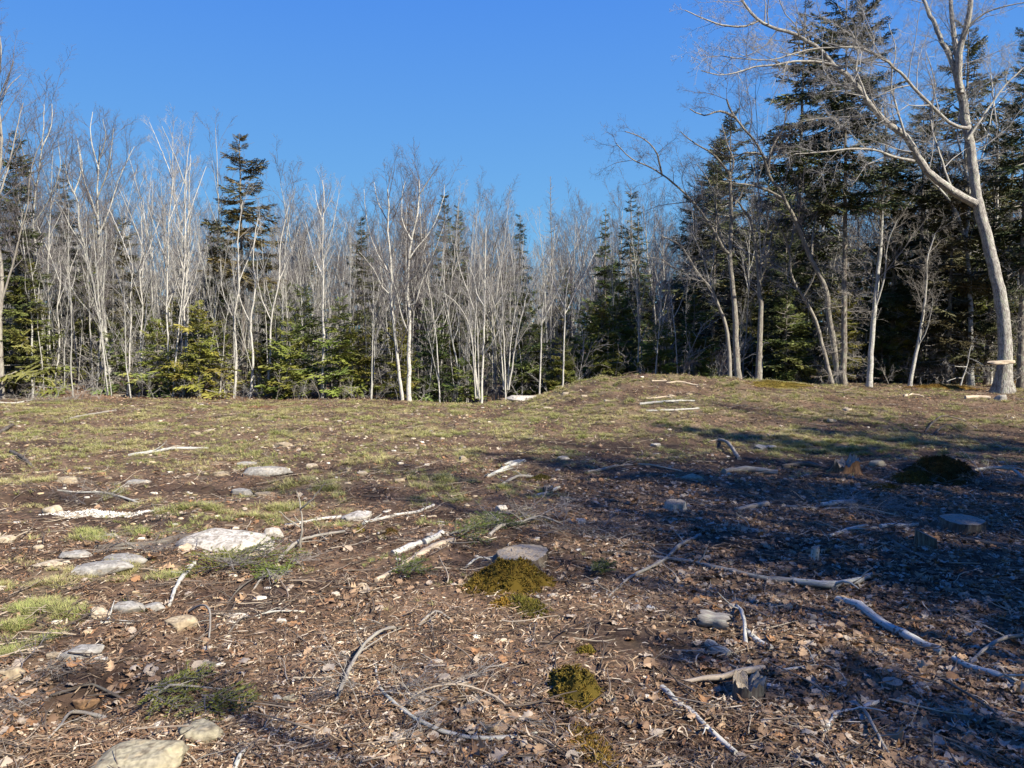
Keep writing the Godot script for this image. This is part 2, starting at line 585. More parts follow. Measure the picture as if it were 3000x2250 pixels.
func wild_limbs(h: float, r: float, lean: float, n: int, low: float, reach: float, up: float) -> Array:
	var az := rng.randf() * TAU
	var p := [Vector3.ZERO]
	var cur := Vector3.ZERO
	var d := Vector3(cos(az) * lean, 1.0, sin(az) * lean).normalized()
	for k in 6:
		d = (d + Vector3(rng.randfn() * 0.045, 0.05, rng.randfn() * 0.045)).normalized()
		cur += d * h / 6.0
		p.push_back(cur)
	var out := [[r, maxf(0.006, r * 0.12), p]]
	for k in n:
		var f := low + (0.85 - low) * (k + rng.randf() * 0.8) / n
		var at := f * 6.0
		var j := mini(int(at), 5)
		var b: Vector3 = (p[j] as Vector3).lerp(p[j + 1], at - j)
		var a := k * 2.4 + rng.randf() * 1.3
		var len1 := h * reach * (1.1 - 0.75 * f) * rng.randf_range(0.75, 1.25)
		var dd := Vector3(cos(a), up * rng.randf_range(0.7, 1.4), sin(a)).normalized()
		var q := [b]
		var c2 := b
		for w in 4:
			dd = (dd + Vector3(rng.randfn() * 0.08, 0.16 + rng.randfn() * 0.05, rng.randfn() * 0.08)).normalized()
			c2 += dd * len1 / 4.0
			q.push_back(c2)
		out.push_back([minf(r * (1.0 - f) * 0.6 + 0.005, 0.009 * len1 + 0.006), 0.0045, q])
	return out

# one bough of a conifer: a drooping axis, side twigs both ways and needle tufts along them
func bough(s: Shape, w: Shape, b: Vector3, az: float, pitch: float, total: float, tint: Color, thin: float, fine := 1.0) -> void:
	var d := Vector3(cos(az) * cos(pitch), sin(pitch), sin(az) * cos(pitch))
	var across := Vector3(-sin(az), 0, cos(az))
	var pts := PackedVector3Array([b])
	var cur := b
	var seg := 4
	for k in seg:
		d = (d + Vector3(rng.randfn() * 0.06, -0.10 + 0.085 * k, rng.randfn() * 0.06)).normalized()
		cur += d * total / seg
		pts.push_back(cur)
	w.tube(pts, taper(seg + 1, 0.006 + total * 0.008, 0.003), 3, false)
	var step := 0.068 * fine
	var x := total * 0.14
	while x < total:
		var f := x / total
		var at := f * seg
		var k := mini(int(at), seg - 1)
		var p := pts[k].lerp(pts[k + 1], at - k)
		var axis := (pts[k + 1] - pts[k]).normalized()
		for sgn in [-1.0, 1.0]:
			if rng.randf() < thin:
				continue
			var ln: float = minf(0.5, 0.12 + 0.50 * total * (1.0 - f) * minf(1.0, f * 4.0)) * rng.randf_range(0.6, 1.15)
			var td: Vector3 = (axis * 0.75 + across * sgn + Vector3(0, rng.randf_range(-0.42, 0.22), 0)).normalized()
			var k2 := rng.randf_range(0.7, 1.3)
			var col := Color(tint.r * k2 * rng.randf_range(0.9, 1.15), tint.g * k2, tint.b * k2)
			var tip := p + td * ln + Vector3(0, -0.12 * ln, 0)
			s.blade(p, tip, td.cross(Vector3(rng.randfn() * 0.5, 1, rng.randfn() * 0.5)).normalized(), 0.013, 0.008, col)
			var y := 0.05
			while y < ln:
				var bp := p.lerp(tip, y / ln)
				for s2 in [-1.0, 1.0]:
					var sd: Vector3 = (td * 0.8 + td.cross(Vector3.UP) * s2 * 0.9 + Vector3(0, rng.randf_range(-0.6, 0.35), 0)).normalized()
					var l2 := minf(0.15, 0.05 + (ln - y) * 0.5) * rng.randf_range(0.7, 1.2)
					s.blade(bp, bp + sd * l2, sd.cross(Vector3(rng.randfn(), 1, rng.randfn())).normalized(), 0.0115, 0.006, col)
				y += 0.062 * fine
		x += step

var bough_kinds := []     # [reach in metres, needles, wood]
func bough_moulds() -> void:
	for reach in [0.34, 0.70, 1.2]:
		for k in 2:
			var s := Shape.new()
			var w := Shape.new()
			bough(s, w, Vector3.ZERO, 0.0, 0.0, reach, Color(1, 1, 1), 0.05 + 0.08 * k)
			bough_kinds.push_back([reach, s.mesh(M.needles), w.mesh(M.twig_dead)])

# opts: h, r, low (crown base as share of height), wide, per (whorls a metre), up (pitch), thin (share of boughs that are bare), tint, dead, lean
func conifer(called: String, at: Vector3, o: Dictionary) -> Node3D:
	var root := thing(called, at)
	var h: float = o.h
	var low: float = o.low
	var trunk := Shape.new()
	var p := []
	var lean: float = o.get("lean", 0.02)
	var az0 := rng.randf() * TAU
	for k in 6:
		p.push_back(Vector3(cos(az0) * lean * h * k / 5.0, h * k / 5.0 - (0.1 if k == 0 else 0.0), sin(az0) * lean * h * k / 5.0))
	var pts := spline(p, 0.3, 0.006)
	trunk.tube(pts, taper(pts.size(), o.r, 0.008, 0.9), 9, true)
	put("trunk", trunk.mesh(M.spruce), root)
	var sets := []
	for k in bough_kinds.size():
		sets.push_back([[], [], PackedColorArray()])
	var tint: Color = o.tint
	var y := low * h
	while y < h - 0.05:
		var f := (y - low * h) / (h * (1.0 - low))
		var t := 1.0 - f
		var reach: float = o.wide * (pow(t, o.get("shape", 0.75)) * (0.72 + 0.28 * minf(1.0, f * 6.0 + 0.3))) + 0.10
		var n := 4 + rng.randi() % 3
		for k in n:
			var az := TAU * k / n + rng.randf() * 1.2 + y * 7.0
			var ln := reach * rng.randf_range(0.5, 1.18)
			var pitch: float = lerpf(o.get("up", -0.12), 0.75, pow(f, 2.2)) + rng.randfn() * 0.11
			var c := Vector3(cos(az0) * lean * y, y + rng.randf_range(-0.1, 0.1), sin(az0) * lean * y)
			var best := 0
			for q in 3:
				if absf(log(bough_kinds[q * 2][0] / ln)) < absf(log(bough_kinds[best][0] / ln)):
					best = q * 2
			best += rng.randi() % 2
			var z: float = ln / bough_kinds[best][0]
			var tr := Transform3D((Basis(Vector3.UP, -az) * Basis(Vector3(0, 0, 1), pitch) * Basis(Vector3(1, 0, 0), rng.randfn() * 0.25)).scaled(Vector3.ONE * z), c)
			sets[best][1].push_back(tr)
			if rng.randf() >= o.get("thin", 0.1):
				sets[best][0].push_back(tr)
				var g := rng.randf_range(0.72, 1.32)
				sets[best][2].push_back(Color(tint.r * g * rng.randf_range(0.88, 1.15), tint.g * g, tint.b * g * rng.randf_range(0.8, 1.2)))
		y += (1.0 / o.per) * rng.randf_range(0.7, 1.3)
	var most := 0
	for k in sets.size():
		if sets[k][1].size() > sets[most][1].size():
			most = k
	for k in sets.size():      # a few odd boughs take the shape of the commonest
		if k != most and sets[k][1].size() < 14:
			for q in 2:
				for tr: Transform3D in sets[k][q]:
					sets[most][q].push_back(tr.scaled_local(Vector3.ONE * (bough_kinds[k][0] / bough_kinds[most][0])))
			sets[most][2].append_array(sets[k][2])
			sets[k] = [[], [], PackedColorArray()]
	for k in sets.size():
		if sets[k][0].size() > 8:
			scatter("crown", bough_kinds[k][1], sets[k][0], sets[k][2], root)
		if sets[k][1].size() > 0 and o.get("wood", true):
			scatter("boughs", bough_kinds[k][2], sets[k][1], PackedColorArray(), root)
	var dead: float = o.get("dead", 0.0)
	if dead > 0.0:
		var places := []
		var yy := 0.35
		var top: float = low * h + 0.8 if o.get("thin", 0.1) < 0.9 else h * 0.97
		while yy < top:
			for k in 4:
				var az := rng.randf() * TAU
				var d := Vector3(cos(az), rng.randf_range(-0.30, 0.12) + (0.35 if o.get("thin", 0.1) > 0.9 else 0.0), sin(az)).normalized()
				var ln: float = dead * rng.randf_range(0.35, 1.1) * (1.0 if top < h * 0.9 else 1.1 - yy / h)
				places.push_back(spray_at(Vector3(cos(az0) * lean * yy, yy, sin(az0) * lean * yy), d, ln))
			yy += 0.17 * rng.randf_range(0.6, 1.3)
		twigs_on(root, "dead_branches", places, "dead", M.twig_dead)
	return root

func copy(o: Node3D, at: Vector3, turn: float, size := 1.0, tall := 1.0) -> Node3D:
	var c: Node3D = o.duplicate()
	c.name = numbered(String(o.name).rstrip("0123456789_"))
	add_child(c, true)
	c.position = at
	c.rotation.y = turn
	c.scale = Vector3(size, size * tall, size)
	return c

# ---------------------------------------------------------------- ground things
func rock(size: Vector3, sd: int, mat: Material) -> Mesh:
	var f := noise(FastNoiseLite.TYPE_SIMPLEX_SMOOTH, 1.0, 4, sd)
	var r := RandomNumberGenerator.new()
	r.seed = sd * 7 + 3
	var cuts := []
	for k in 8:
		cuts.push_back([Vector3(r.randfn(), r.randfn() * 0.7, r.randfn()).normalized(), r.randf_range(0.58, 0.88)])
	cuts.push_back([Vector3(r.randfn() * 0.12, 1, r.randfn() * 0.12).normalized(), r.randf_range(0.55, 0.75)])
	var s := Shape.new()
	var rows := 19
	var cols := 33
	for y in rows:
		for x in cols:
			var a := TAU * (x % (cols - 1)) / (cols - 1)
			var e := PI * y / (rows - 1) - PI / 2.0
			var p := Vector3(cos(a) * cos(e), -sin(e), sin(a) * cos(e))
			p *= 1.0 + 0.22 * f.get_noise_3dv(p * 0.8)
			for c in cuts:
				var over: float = p.dot(c[0]) - c[1]
				if over > 0.0:
					p -= c[0] * over * 0.93
			p *= 1.0 + 0.05 * f.get_noise_3dv(p * 3.5) + 0.03 * f.get_noise_3dv(p * 9.0)
			s.v.push_back(p * size * 0.62)
	s.grid(rows, cols)
	s.smooth()
	return s.mesh(mat)

func stick(called: String, label: String, category: String, pts: Array, r0: float, r1: float, mat: Material, stubs: int, arch := 0.0, group := "") -> Node3D:
	var base: Vector3 = pts[0]
	var p := []
	for k in pts.size():
		var q: Vector3 = pts[k]
		var f := float(k) / (pts.size() - 1)
		p.push_back(on(q.x, q.z, q.y + r0 * 0.55 + arch * sin(f * PI)))
	base = p[0]
	for k in p.size():
		p[k] -= base
	var root := thing(called, base)
	var sp := spline(p, 0.06, r0 * 0.16)
	var r := taper(sp.size(), r0, r1)
	for k in r.size():
		r[k] *= 1.0 + 0.09 * rng.randfn()
	var s := Shape.new()
	s.tube(sp, r, 9 if r0 > 0.015 else 6, true)
	put("stem", s.mesh(mat), root)
	for k in stubs:
		var j := rng.randi_range(1, sp.size() - 2)
		var d := ((sp[j + 1] - sp[j]).normalized() * 0.7 + any_side(Vector3.UP) + Vector3(0, rng.randf_range(0.1, 0.7), 0)).normalized()
		var q := PackedVector3Array([sp[j]])
		var cur := sp[j]
		var ln := rng.randf_range(0.06, 0.28)
		for w in 3:
			d = (d + Vector3(rng.randfn(), rng.randfn() - 0.3, rng.randfn()) * 0.2).normalized()
			cur += d * ln / 3.0
			q.push_back(cur)
		var t := Shape.new()
		t.tube(q, taper(4, r[j] * 0.45, r[j] * 0.15), 5, true)
		put("twig", t.mesh(mat), root)
	tag(root, label, category, group)
	return root

func stump(label: String, x: float, z: float, r: float, h: float, tilt: float, side: Material, flare: float, lobes: int, sd: int, jag := 0.0) -> void:
	var f := noise(FastNoiseLite.TYPE_SIMPLEX_SMOOTH, 1.0, 3, sd)
	var root := thing("tree_stump", on(x, z, -0.03))
	var s := Shape.new()
	var cols := 41
	var rows := 12
	var edge := func(a: float, t: float) -> Vector3:
		var out := 1.0 + flare * pow(1.0 - t, 2.4) * (0.45 + 0.55 * cos(a * lobes + sd)) + 0.14 * f.get_noise_2d(cos(a) * 1.1 + 5.0, sin(a) * 1.1)
		out += 0.05 * sin(a * 17.0 + sd) * (1.0 - t * 0.5) + 0.05 * f.get_noise_3d(cos(a) * 5.0, t * 1.2, sin(a) * 5.0)
		var top := h + tilt * cos(a) * r + jag * (f.get_noise_2d(cos(a) * 3.0, sin(a) * 3.0) + 0.2)
		return Vector3(cos(a) * r * out, t * top, sin(a) * r * out)
	for y in rows:
		for k in cols:
			s.v.push_back(edge.call(TAU * (k % (cols - 1)) / (cols - 1), 1.0 - float(y) / (rows - 1)))
			s.t.push_back(Vector2(3.0 * k / (cols - 1), float(y) / (rows - 1) * h))
	s.grid(rows, cols)
	s.smooth()
	put("bark", s.mesh(side), root)
	var c := Shape.new()
	for y in 7:
		for k in cols:
			var a := TAU * (k % (cols - 1)) / (cols - 1)
			var q := y / 6.0
			var e: Vector3 = edge.call(a, 1.0)
			c.v.push_back(Vector3(e.x * q * 0.985, lerpf(h, e.y, q) + 0.004 - 0.008 * q + jag * 0.35 * f.get_noise_2d(cos(a) * q * 9.0, sin(a) * q * 9.0) - jag * 0.6 * (1.0 - q), e.z * q * 0.985))
			c.t.push_back(Vector2(0.5 + 0.48 * q * cos(a), 0.5 + 0.48 * q * sin(a)))
	c.grid(7, cols)
	c.smooth()
	root.rotation.x = 0.09
	put("cut_face", c.mesh(M.wood), root)
	tag(root, label, "stump")

var shoot: ArrayMesh
func moss(label: String, x: float, z: float, rx: float, rz: float, h: float, turn: float, tint: Color, sd: int) -> void:
	var f := noise(FastNoiseLite.TYPE_SIMPLEX_SMOOTH, 1.0, 3, sd)
	var root := thing("moss_cushion", on(x, z))
	root.rotation.y = turn
	var s := Shape.new()
	var places := []
	var cols := PackedColorArray()
	var top := func(px: float, pz: float) -> Vector3:
		var q := sqrt(px * px + pz * pz)
		var rim := 1.0 + 0.35 * f.get_noise_2d(px / maxf(q, 0.01) * 1.3, pz / maxf(q, 0.01) * 1.3)
		var wx := px * rx * rim
		var wz := pz * rz * rim
		var world := Vector3(wx, 0, wz).rotated(Vector3.UP, turn) + Vector3(x, 0, z)
		var up: float = h * pow(maxf(0.0, 1.0 - q * q), 1.1) * (1.0 + 0.6 * f.get_noise_2d(px * 1.8 + 9.0, pz * 1.8)) - 0.012
		return Vector3(wx, ground(world.x, world.z) - root.position.y + up, wz)
	for y in 15:
		for k in 31:
			var a := TAU * (k % 30) / 30.0
			var q := y / 14.0
			s.v.push_back(top.call(cos(a) * q, sin(a) * q))
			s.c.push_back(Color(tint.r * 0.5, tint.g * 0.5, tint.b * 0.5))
	s.grid(15, 31)
	s.smooth()
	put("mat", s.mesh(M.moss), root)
	var n := clampi(int(rx * rz * 70000.0), 700, 12000)
	for k in n:
		var a := rng.randf() * TAU
		var q := sqrt(rng.randf()) * 1.3
		if q > 0.45 and f.get_noise_2d(cos(a) * q * 4.0 + 60.0, sin(a) * q * 4.0) < 1.1 * (q - 0.85):
			continue
		var p: Vector3 = top.call(cos(a) * q, sin(a) * q)
		var e: Vector3 = (top.call(cos(a) * q + 0.05, sin(a) * q) as Vector3 - p).cross(top.call(cos(a) * q, sin(a) * q + 0.05) as Vector3 - p)
		var up := (-e.normalized() if e.y < 0 else e.normalized()) + Vector3(rng.randfn(), rng.randfn(), rng.randfn()) * 0.35
		up = up.normalized()
		var side := any_side(up)
		var z2 := rng.randf_range(0.6, 1.5)
		places.push_back(Transform3D(Basis(side * z2, up * z2, side.cross(up) * z2), p - up * 0.003))
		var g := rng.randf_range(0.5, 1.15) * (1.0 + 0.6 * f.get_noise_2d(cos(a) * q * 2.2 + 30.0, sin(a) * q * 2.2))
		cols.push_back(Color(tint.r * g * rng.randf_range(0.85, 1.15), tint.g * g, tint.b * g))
	scatter("shoots", shoot, places, cols, root)
	tag(root, label, "moss")

func sprig(label: String, x: float, z: float, total: float, turn: float, up: float, tint: Color) -> void:
	var root := thing("evergreen_sprig", on(x, z, 0.03))
	root.rotation.y = turn
	var wood := Shape.new()
	var needles := Shape.new()
	var branch := func(b: Vector3, d: Vector3, ln: float, r: float) -> PackedVector3Array:
		var p := PackedVector3Array([b])
		var cur := b
		for k in 5:
			d = (d + Vector3(rng.randfn() * 0.08, rng.randfn() * 0.05 - 0.03, rng.randfn() * 0.08)).normalized()
			cur += d * ln / 5.0
			p.push_back(cur)
		wood.tube(p, taper(6, r, r * 0.4), 5, false)
		var m := int(ln / 0.0035)
		for k in m:
			var f := (k + rng.randf()) / m * 5.0
			var j := mini(int(f), 4)
			var q := p[j].lerp(p[j + 1], f - j)
			var dir := (p[j + 1] - p[j]).normalized()
			var o := any_side(dir)
			o = Vector3(o.x, absf(o.y) * 0.8 - 0.15, o.z)
			var nd := (o + dir * 0.7).normalized()
			var g := rng.randf_range(0.65, 1.4)
			needles.blade(q, q + nd * rng.randf_range(0.013, 0.021), nd.cross(Vector3(rng.randfn(), rng.randfn(), rng.randfn())).normalized(), 0.0017, 0.0011, Color(tint.r * g, tint.g * g, tint.b * g))
		return p
	for arm in 3:
		var a := (arm - 1) * 0.75 + rng.randfn() * 0.1
		var main: PackedVector3Array = branch.call(Vector3(rng.randfn() * 0.03, 0.0, rng.randfn() * 0.03), Vector3(cos(a), up, sin(a)).normalized(), total * rng.randf_range(0.7, 1.0), 0.006)
		for k in 14:
			var f := 0.12 + 0.85 * k / 14.0
			var j := mini(int(f * 5.0), 4)
			var q := main[j].lerp(main[j + 1], f * 5.0 - j)
			var dir := (main[j + 1] - main[j]).normalized()
			var sd := dir.cross(Vector3.UP).normalized() * (1.0 if k % 2 == 0 else -1.0)
			branch.call(q, (dir * 0.8 + sd * 0.9 + Vector3(0, rng.randf_range(-0.05, 0.5), 0)).normalized(), total * 0.45 * (1.05 - f) + 0.04, 0.003)
	put("stem", wood.mesh(M.twig), root).set_meta("kind", "stuff")
	put("needles", needles.mesh(M.needles), root).set_meta("kind", "stuff")
	tag(root, label, "evergreen sprig")

func leaf_mesh(kind: int) -> ArrayMesh:      # a dry, curled, lobed leaf about a metre long, scaled down where it lies
	var s := Shape.new()
	var half := [0.05, 0.20, 0.13, 0.34, 0.20, 0.40, 0.22, 0.26, 0.02] if kind == 0 else ([0.06, 0.26, 0.36, 0.42, 0.43, 0.40, 0.32, 0.20, 0.02] if kind == 1 else [0.05, 0.45, 0.20, 0.50, 0.22, 0.18, 0.30, 0.10, 0.02])
	var curl := [0.9, 0.5, 1.5][kind] as float
	for k in half.size():
		var f := float(k) / (half.size() - 1)
		var wd: float = half[k]
		for q in [-1.0, -0.5, 0.0, 0.5, 1.0]:
			var side: float = wd * q
			var y := curl * side * side * 0.9 + 0.10 * sin(f * 6.0 + kind) + 0.06 * absf(q) * sin(f * 19.0) - 0.05 * absf(q) * float(q == 0.0)
			s.v.push_back(Vector3(side, y, f - 0.5))
	s.grid(half.size(), 5)
	s.smooth()
	return s.mesh(M.leaf)

func litter() -> void:
	var kinds := [leaf_mesh(0), leaf_mesh(1), leaf_mesh(2)]
	for kind in 3:
		var places := []
		var cols := PackedColorArray()
		var tries := 0
		while places.size() < 9000 and tries < 400000:
			tries += 1
			var d := 2.3 + 20.5 * pow(rng.randf(), 1.7)
			var x := rng.randf_range(-0.76, 0.76) * d
			if rng.randf() > leafy(x, -d) * (1.0 - 0.6 * dusty(x, -d)) + 0.03:
				continue
			var size := (0.016 + 0.056 * pow(rng.randf(), 2.2)) * (1.0 if d < 8.0 else 1.2)
			var b := Basis(slope(x, -d).cross(Vector3(0.3, 0.2, 1)).normalized(), rng.randfn() * 0.25) * Basis(Vector3(1, 0, 0), rng.randfn() * 0.25) * Basis(Vector3.UP, rng.randf() * TAU)
			if rng.randf() < 0.45:
				b = b * Basis(Vector3(0, 0, 1), PI)
			places.push_back(Transform3D(b.scaled(Vector3.ONE * size), on(x, -d, 0.006 + rng.randf() * 0.016)))
			var g := rng.randf()
			var col := Color(0.12, 0.075, 0.048).lerp(Color(0.34, 0.235, 0.15), g * g)
			if rng.randf() < 0.10:
				col = Color(0.23, 0.125, 0.062)
			elif rng.randf() < 0.30:
				col = Color(0.29, 0.24, 0.19)
			cols.push_back(col)
		scatter("leaf_litter", kinds[kind], places, cols)
	# chips, bark flakes and needles
	var chip := Shape.new()
	chip.blade(Vector3(0, 0, -0.5), Vector3(0, 0.10, 0.0), Vector3(1, 0.25, 0), 0.10, 0.16, Color(1, 1, 1))
	chip.blade(Vector3(0, 0.10, 0.0), Vector3(0.05, -0.02, 0.5), Vector3(1, -0.15, 0), 0.16, 0.06, Color(1, 1, 1))
	chip.c.clear()
	var chip_mesh := chip.mesh(M.litter)
	var places := []
	var cols := PackedColorArray()
	while places.size() < 215000:
		var d := 2.3 + 19.5 * pow(rng.randf(), 1.95)
		var x := rng.randf_range(-0.76, 0.76) * d
		var du := dusty(x, -d)
		var ok := 0.45 + 0.55 * du - 0.25 * grassy(x, -d)
		for p in BARE:
			if absf(x - p[0]) < p[2] * 1.5 and absf(d - p[1]) < p[3] * 1.5:
				ok -= 0.5 * bell(x, d, p[0], p[1], p[2], p[3])
		if rng.randf() > ok:
			continue
		var b := Basis(Vector3.UP, rng.randf() * TAU) * Basis(Vector3(1, 0, 0), rng.randfn() * 0.35) * Basis(Vector3(0, 0, 1), rng.randfn() * 0.7)
		var size := (0.007 + 0.034 * pow(rng.randf(), 1.8)) * (1.0 + d * 0.06)
		places.push_back(Transform3D((b * Basis.from_scale(Vector3(0.10 + 0.85 * pow(rng.randf(), 1.7), 1, 1))).scaled(Vector3.ONE * size), on(x, -d, 0.004 + rng.randf() * 0.014)))
		var g := rng.randf()
		var col := Color(0.085, 0.052, 0.034).lerp(Color(0.29, 0.185, 0.115), g * g)
		if rng.randf() < 0.06 + 0.30 * du:
			col = Color(0.36, 0.275, 0.19).lerp(Color(0.52, 0.44, 0.34), rng.randf())
		elif rng.randf() < 0.20:
			col = Color(0.19, 0.105, 0.06)
		cols.push_back(col)
	scatter("wood_chips", chip_mesh, places, cols)
	# twigs
	for kind in 3:
		var t := Shape.new()
		var p := PackedVector3Array([Vector3(0, 0, -0.5)])
		var cur := p[0]
		var dd := Vector3(0, 0.05, 1)
		for k in 6:
			dd = (dd + Vector3(rng.randfn() * 0.15, rng.randfn() * 0.05 - 0.01, 0)).normalized()
			cur += dd / 6.0
			p.push_back(cur)
		t.tube(p, taper(7, 0.016, 0.007), 5, true)
		for k in 2 * kind:
			var j := 1 + rng.randi() % 4
			t.tube(PackedVector3Array([p[j], p[j] + Vector3(rng.randfn() * 0.1, 0.03, 0.12), p[j] + Vector3(rng.randfn() * 0.22, 0.07, 0.25)]), taper(3, 0.009, 0.004), 3, false)
		var mm := t.mesh(M.litter)
		places = []
		cols = PackedColorArray()
		while places.size() < 3600:
			var d := 2.3 + 18.5 * pow(rng.randf(), 1.35)
			var x := rng.randf_range(-0.76, 0.76) * d
			if rng.randf() < 0.75 * dusty(x, -d):
				continue
			var size := (0.05 + 0.26 * pow(rng.randf(), 3.2)) * (1.0 + 0.03 * d)
			var b := Basis(Vector3.UP, rng.randf() * TAU) * Basis(Vector3(1, 0, 0), rng.randfn() * 0.07 - 0.02) * Basis(Vector3(0, 0, 1), rng.randfn() * 0.35)
			places.push_back(Transform3D(b.scaled(Vector3(size, size, size)), on(x, -d, 0.012 + 0.03 * size)))
			var g := rng.randf()
			cols.push_back(Color(0.06, 0.046, 0.037).lerp(Color(0.21, 0.17, 0.135), g * g) if rng.randf() < 0.85 else Color(0.30, 0.25, 0.19))
		scatter("fallen_twigs", mm, places, cols)
	# dry grass stems and fibres, matted flat
	var straw := Shape.new()
	straw.blade(Vector3(0, 0, -0.5), Vector3(0.06, 0.05, -0.1), Vector3(1, 0.3, 0), 0.022, 0.026, Color(1, 1, 1))
	straw.blade(Vector3(0.06, 0.05, -0.1), Vector3(0.0, 0.04, 0.25), Vector3(1, -0.2, 0), 0.026, 0.022, Color(1, 1, 1))
	straw.blade(Vector3(0.0, 0.04, 0.25), Vector3(-0.12, 0.0, 0.5), Vector3(1, 0.1, 0.2), 0.022, 0.008, Color(1, 1, 1))
	straw.c.clear()
	places = []
	cols = PackedColorArray()
	while places.size() < 26000:
		var d := 2.3 + 18.5 * pow(rng.randf(), 1.5)
		var x := rng.randf_range(-0.76, 0.76) * d
		if rng.randf() > 0.35 + 0.65 * (1.0 - leafy(x, -d)) * smoothstep(-0.4, 0.3, lumpy.get_noise_2d(x * 40.0, d * 40.0)):
			continue
		var size := (0.03 + 0.10 * pow(rng.randf(), 1.6)) * (1.0 + 0.04 * d)
		var b := Basis(Vector3.UP, rng.randf() * TAU) * Basis(Vector3(1, 0, 0), rng.randfn() * 0.12)
		places.push_back(Transform3D(b.scaled(Vector3.ONE * size), on(x, -d, 0.006 + rng.randf() * 0.018)))
		var g := rng.randf()
		cols.push_back(Color(0.12, 0.08, 0.052).lerp(Color(0.34, 0.25, 0.155), g * g) if rng.randf() < 0.9 else Color(0.42, 0.35, 0.26))
	scatter("dry_straw", straw.mesh(M.litter), places, cols)
	# pebbles
	places = []
	cols = PackedColorArray()
	while places.size() < 900:
		var d := 2.3 + 17.5 * pow(rng.randf(), 1.5)
		var x := rng.randf_range(-0.76, 0.76) * d
		if rng.randf() < ss(-0.5, 2.0, x) * 0.85:
			continue
		var size := (0.010 + 0.030 * pow(rng.randf(), 2.0)) * (1.0 + 0.05 * d)
		places.push_back(Transform3D(Basis(Vector3.UP, rng.randf() * TAU).scaled(Vector3(size, size * rng.randf_range(0.35, 0.7), size * rng.randf_range(0.5, 0.9))), on(x, -d, size * 0.06)))
		var g := rng.randf()
		cols.push_back(Color(0.42, 0.32, 0.19).lerp(Color(0.40, 0.385, 0.35), g) if rng.randf() < 0.8 else Color(0.60, 0.54, 0.44))
	scatter("gravel", rock(Vector3.ONE * 1.3, 77, M.litter), places, cols)

func grass() -> void:
	for kind in 4:
		var s := Shape.new()
		for k in 22:
			var a := rng.randf() * TAU
			var lean := rng.randf_range(0.15, 1.1)
			var h := rng.randf_range(0.45, 1.0)
			var p := Vector3(cos(a), 0, sin(a)) * rng.randf() * 0.30
			var side := Vector3(-sin(a), 0, cos(a))
			var d := Vector3(cos(a) * lean, 1, sin(a) * lean).normalized()
			var dry := rng.randf() < 0.4
			var g := rng.randf_range(0.75, 1.25)
			var col := (Color(1.5, 1.25, 1.55) if dry else Color(0.9, 1.05, 0.75)) * g
			for j in 3:
				var q := p + d * h / 3.0
				s.blade(p, q, side, 0.022 * (1.0 - j * 0.28), 0.022 * (0.72 - j * 0.3), col)
				p = q
				d = (d + Vector3(cos(a), -0.5, sin(a)) * (0.45 if dry else 0.25)).normalized()
		var mm := s.mesh(M.blades)
		var places := []
		var cols := PackedColorArray()
		var tries := 0
		while places.size() < 6500 and tries < 300000:
			tries += 1
			var d := 2.6 + 18.2 * pow(rng.randf(), 0.95)
			var x := rng.randf_range(-0.76, 0.76) * d
			var g := grassy(x, -d)
			g *= smoothstep(-0.25, 0.45, lumpy.get_noise_2d(x * 95.0, d * 95.0 + 50.0))
			if rng.randf() > g * (0.6 if d > 8.0 else 1.0):
				continue
			var size := rng.randf_range(0.045, 0.10) * (0.75 + 0.5 * g) * (0.72 if d < 6.0 else 1.0)
			places.push_back(Transform3D(Basis(Vector3.UP, rng.randf() * TAU).scaled(Vector3(size * 1.25, size, size * 1.25)), on(x, -d)))
			var q := rng.randf()
			var fresh := clampf(0.5 + patchy.get_noise_2d(x * 18.0 + 200.0, d * 18.0) * 1.3 + 0.25 * (1.0 - ss(6.0, 9.0, d)), 0.0, 1.0)
			cols.push_back(Color(0.38, 0.31, 0.175).lerp(Color(0.225, 0.23, 0.085), clampf(fresh * 0.7 + 0.5 * q - 0.1, 0.0, 1.0)))
		scatter("grass", mm, places, cols)

func boulder(label: String, x: float, z: float, size: Vector3, sd: int, kind: String, turn: float) -> void:
	var o := put("stone", rock(size, sd, M.stones[kind]))
	o.position = on(x, z - size.z * 0.2, size.y * 0.10)
	o.rotation = Vector3(0.10, turn, rng.randfn() * 0.05)
	tag(o, label, "rock")

var leaf_kinds := []
func big_leaf(label: String, x: float, z: float, size: float, k: int) -> void:
	if leaf_kinds.is_empty():
		for q in 3:
			for col in [Color(0.36, 0.235, 0.135), Color(0.27, 0.155, 0.08), Color(0.40, 0.31, 0.22)]:
				var m: Mesh = leaf_mesh(q)
				var mat: StandardMaterial3D = flat(col, 0.75)
				mat.backlight_enabled = true
				mat.backlight = Color(0.25, 0.2, 0.12)
				m.surface_set_material(0, mat)
				leaf_kinds.push_back(m)
	var o := put("dry_leaf", leaf_kinds[(k * 4) % 9])
	o.position = on(x, z, 0.012 + size * 0.06)
	o.basis = Basis.from_euler(Vector3(rng.randf_range(-0.1, 0.45), rng.randf() * TAU, rng.randfn() * 0.3)).scaled(Vector3.ONE * size * 0.85)
	tag(o, label, "leaf", "large dry leaves on the ground")

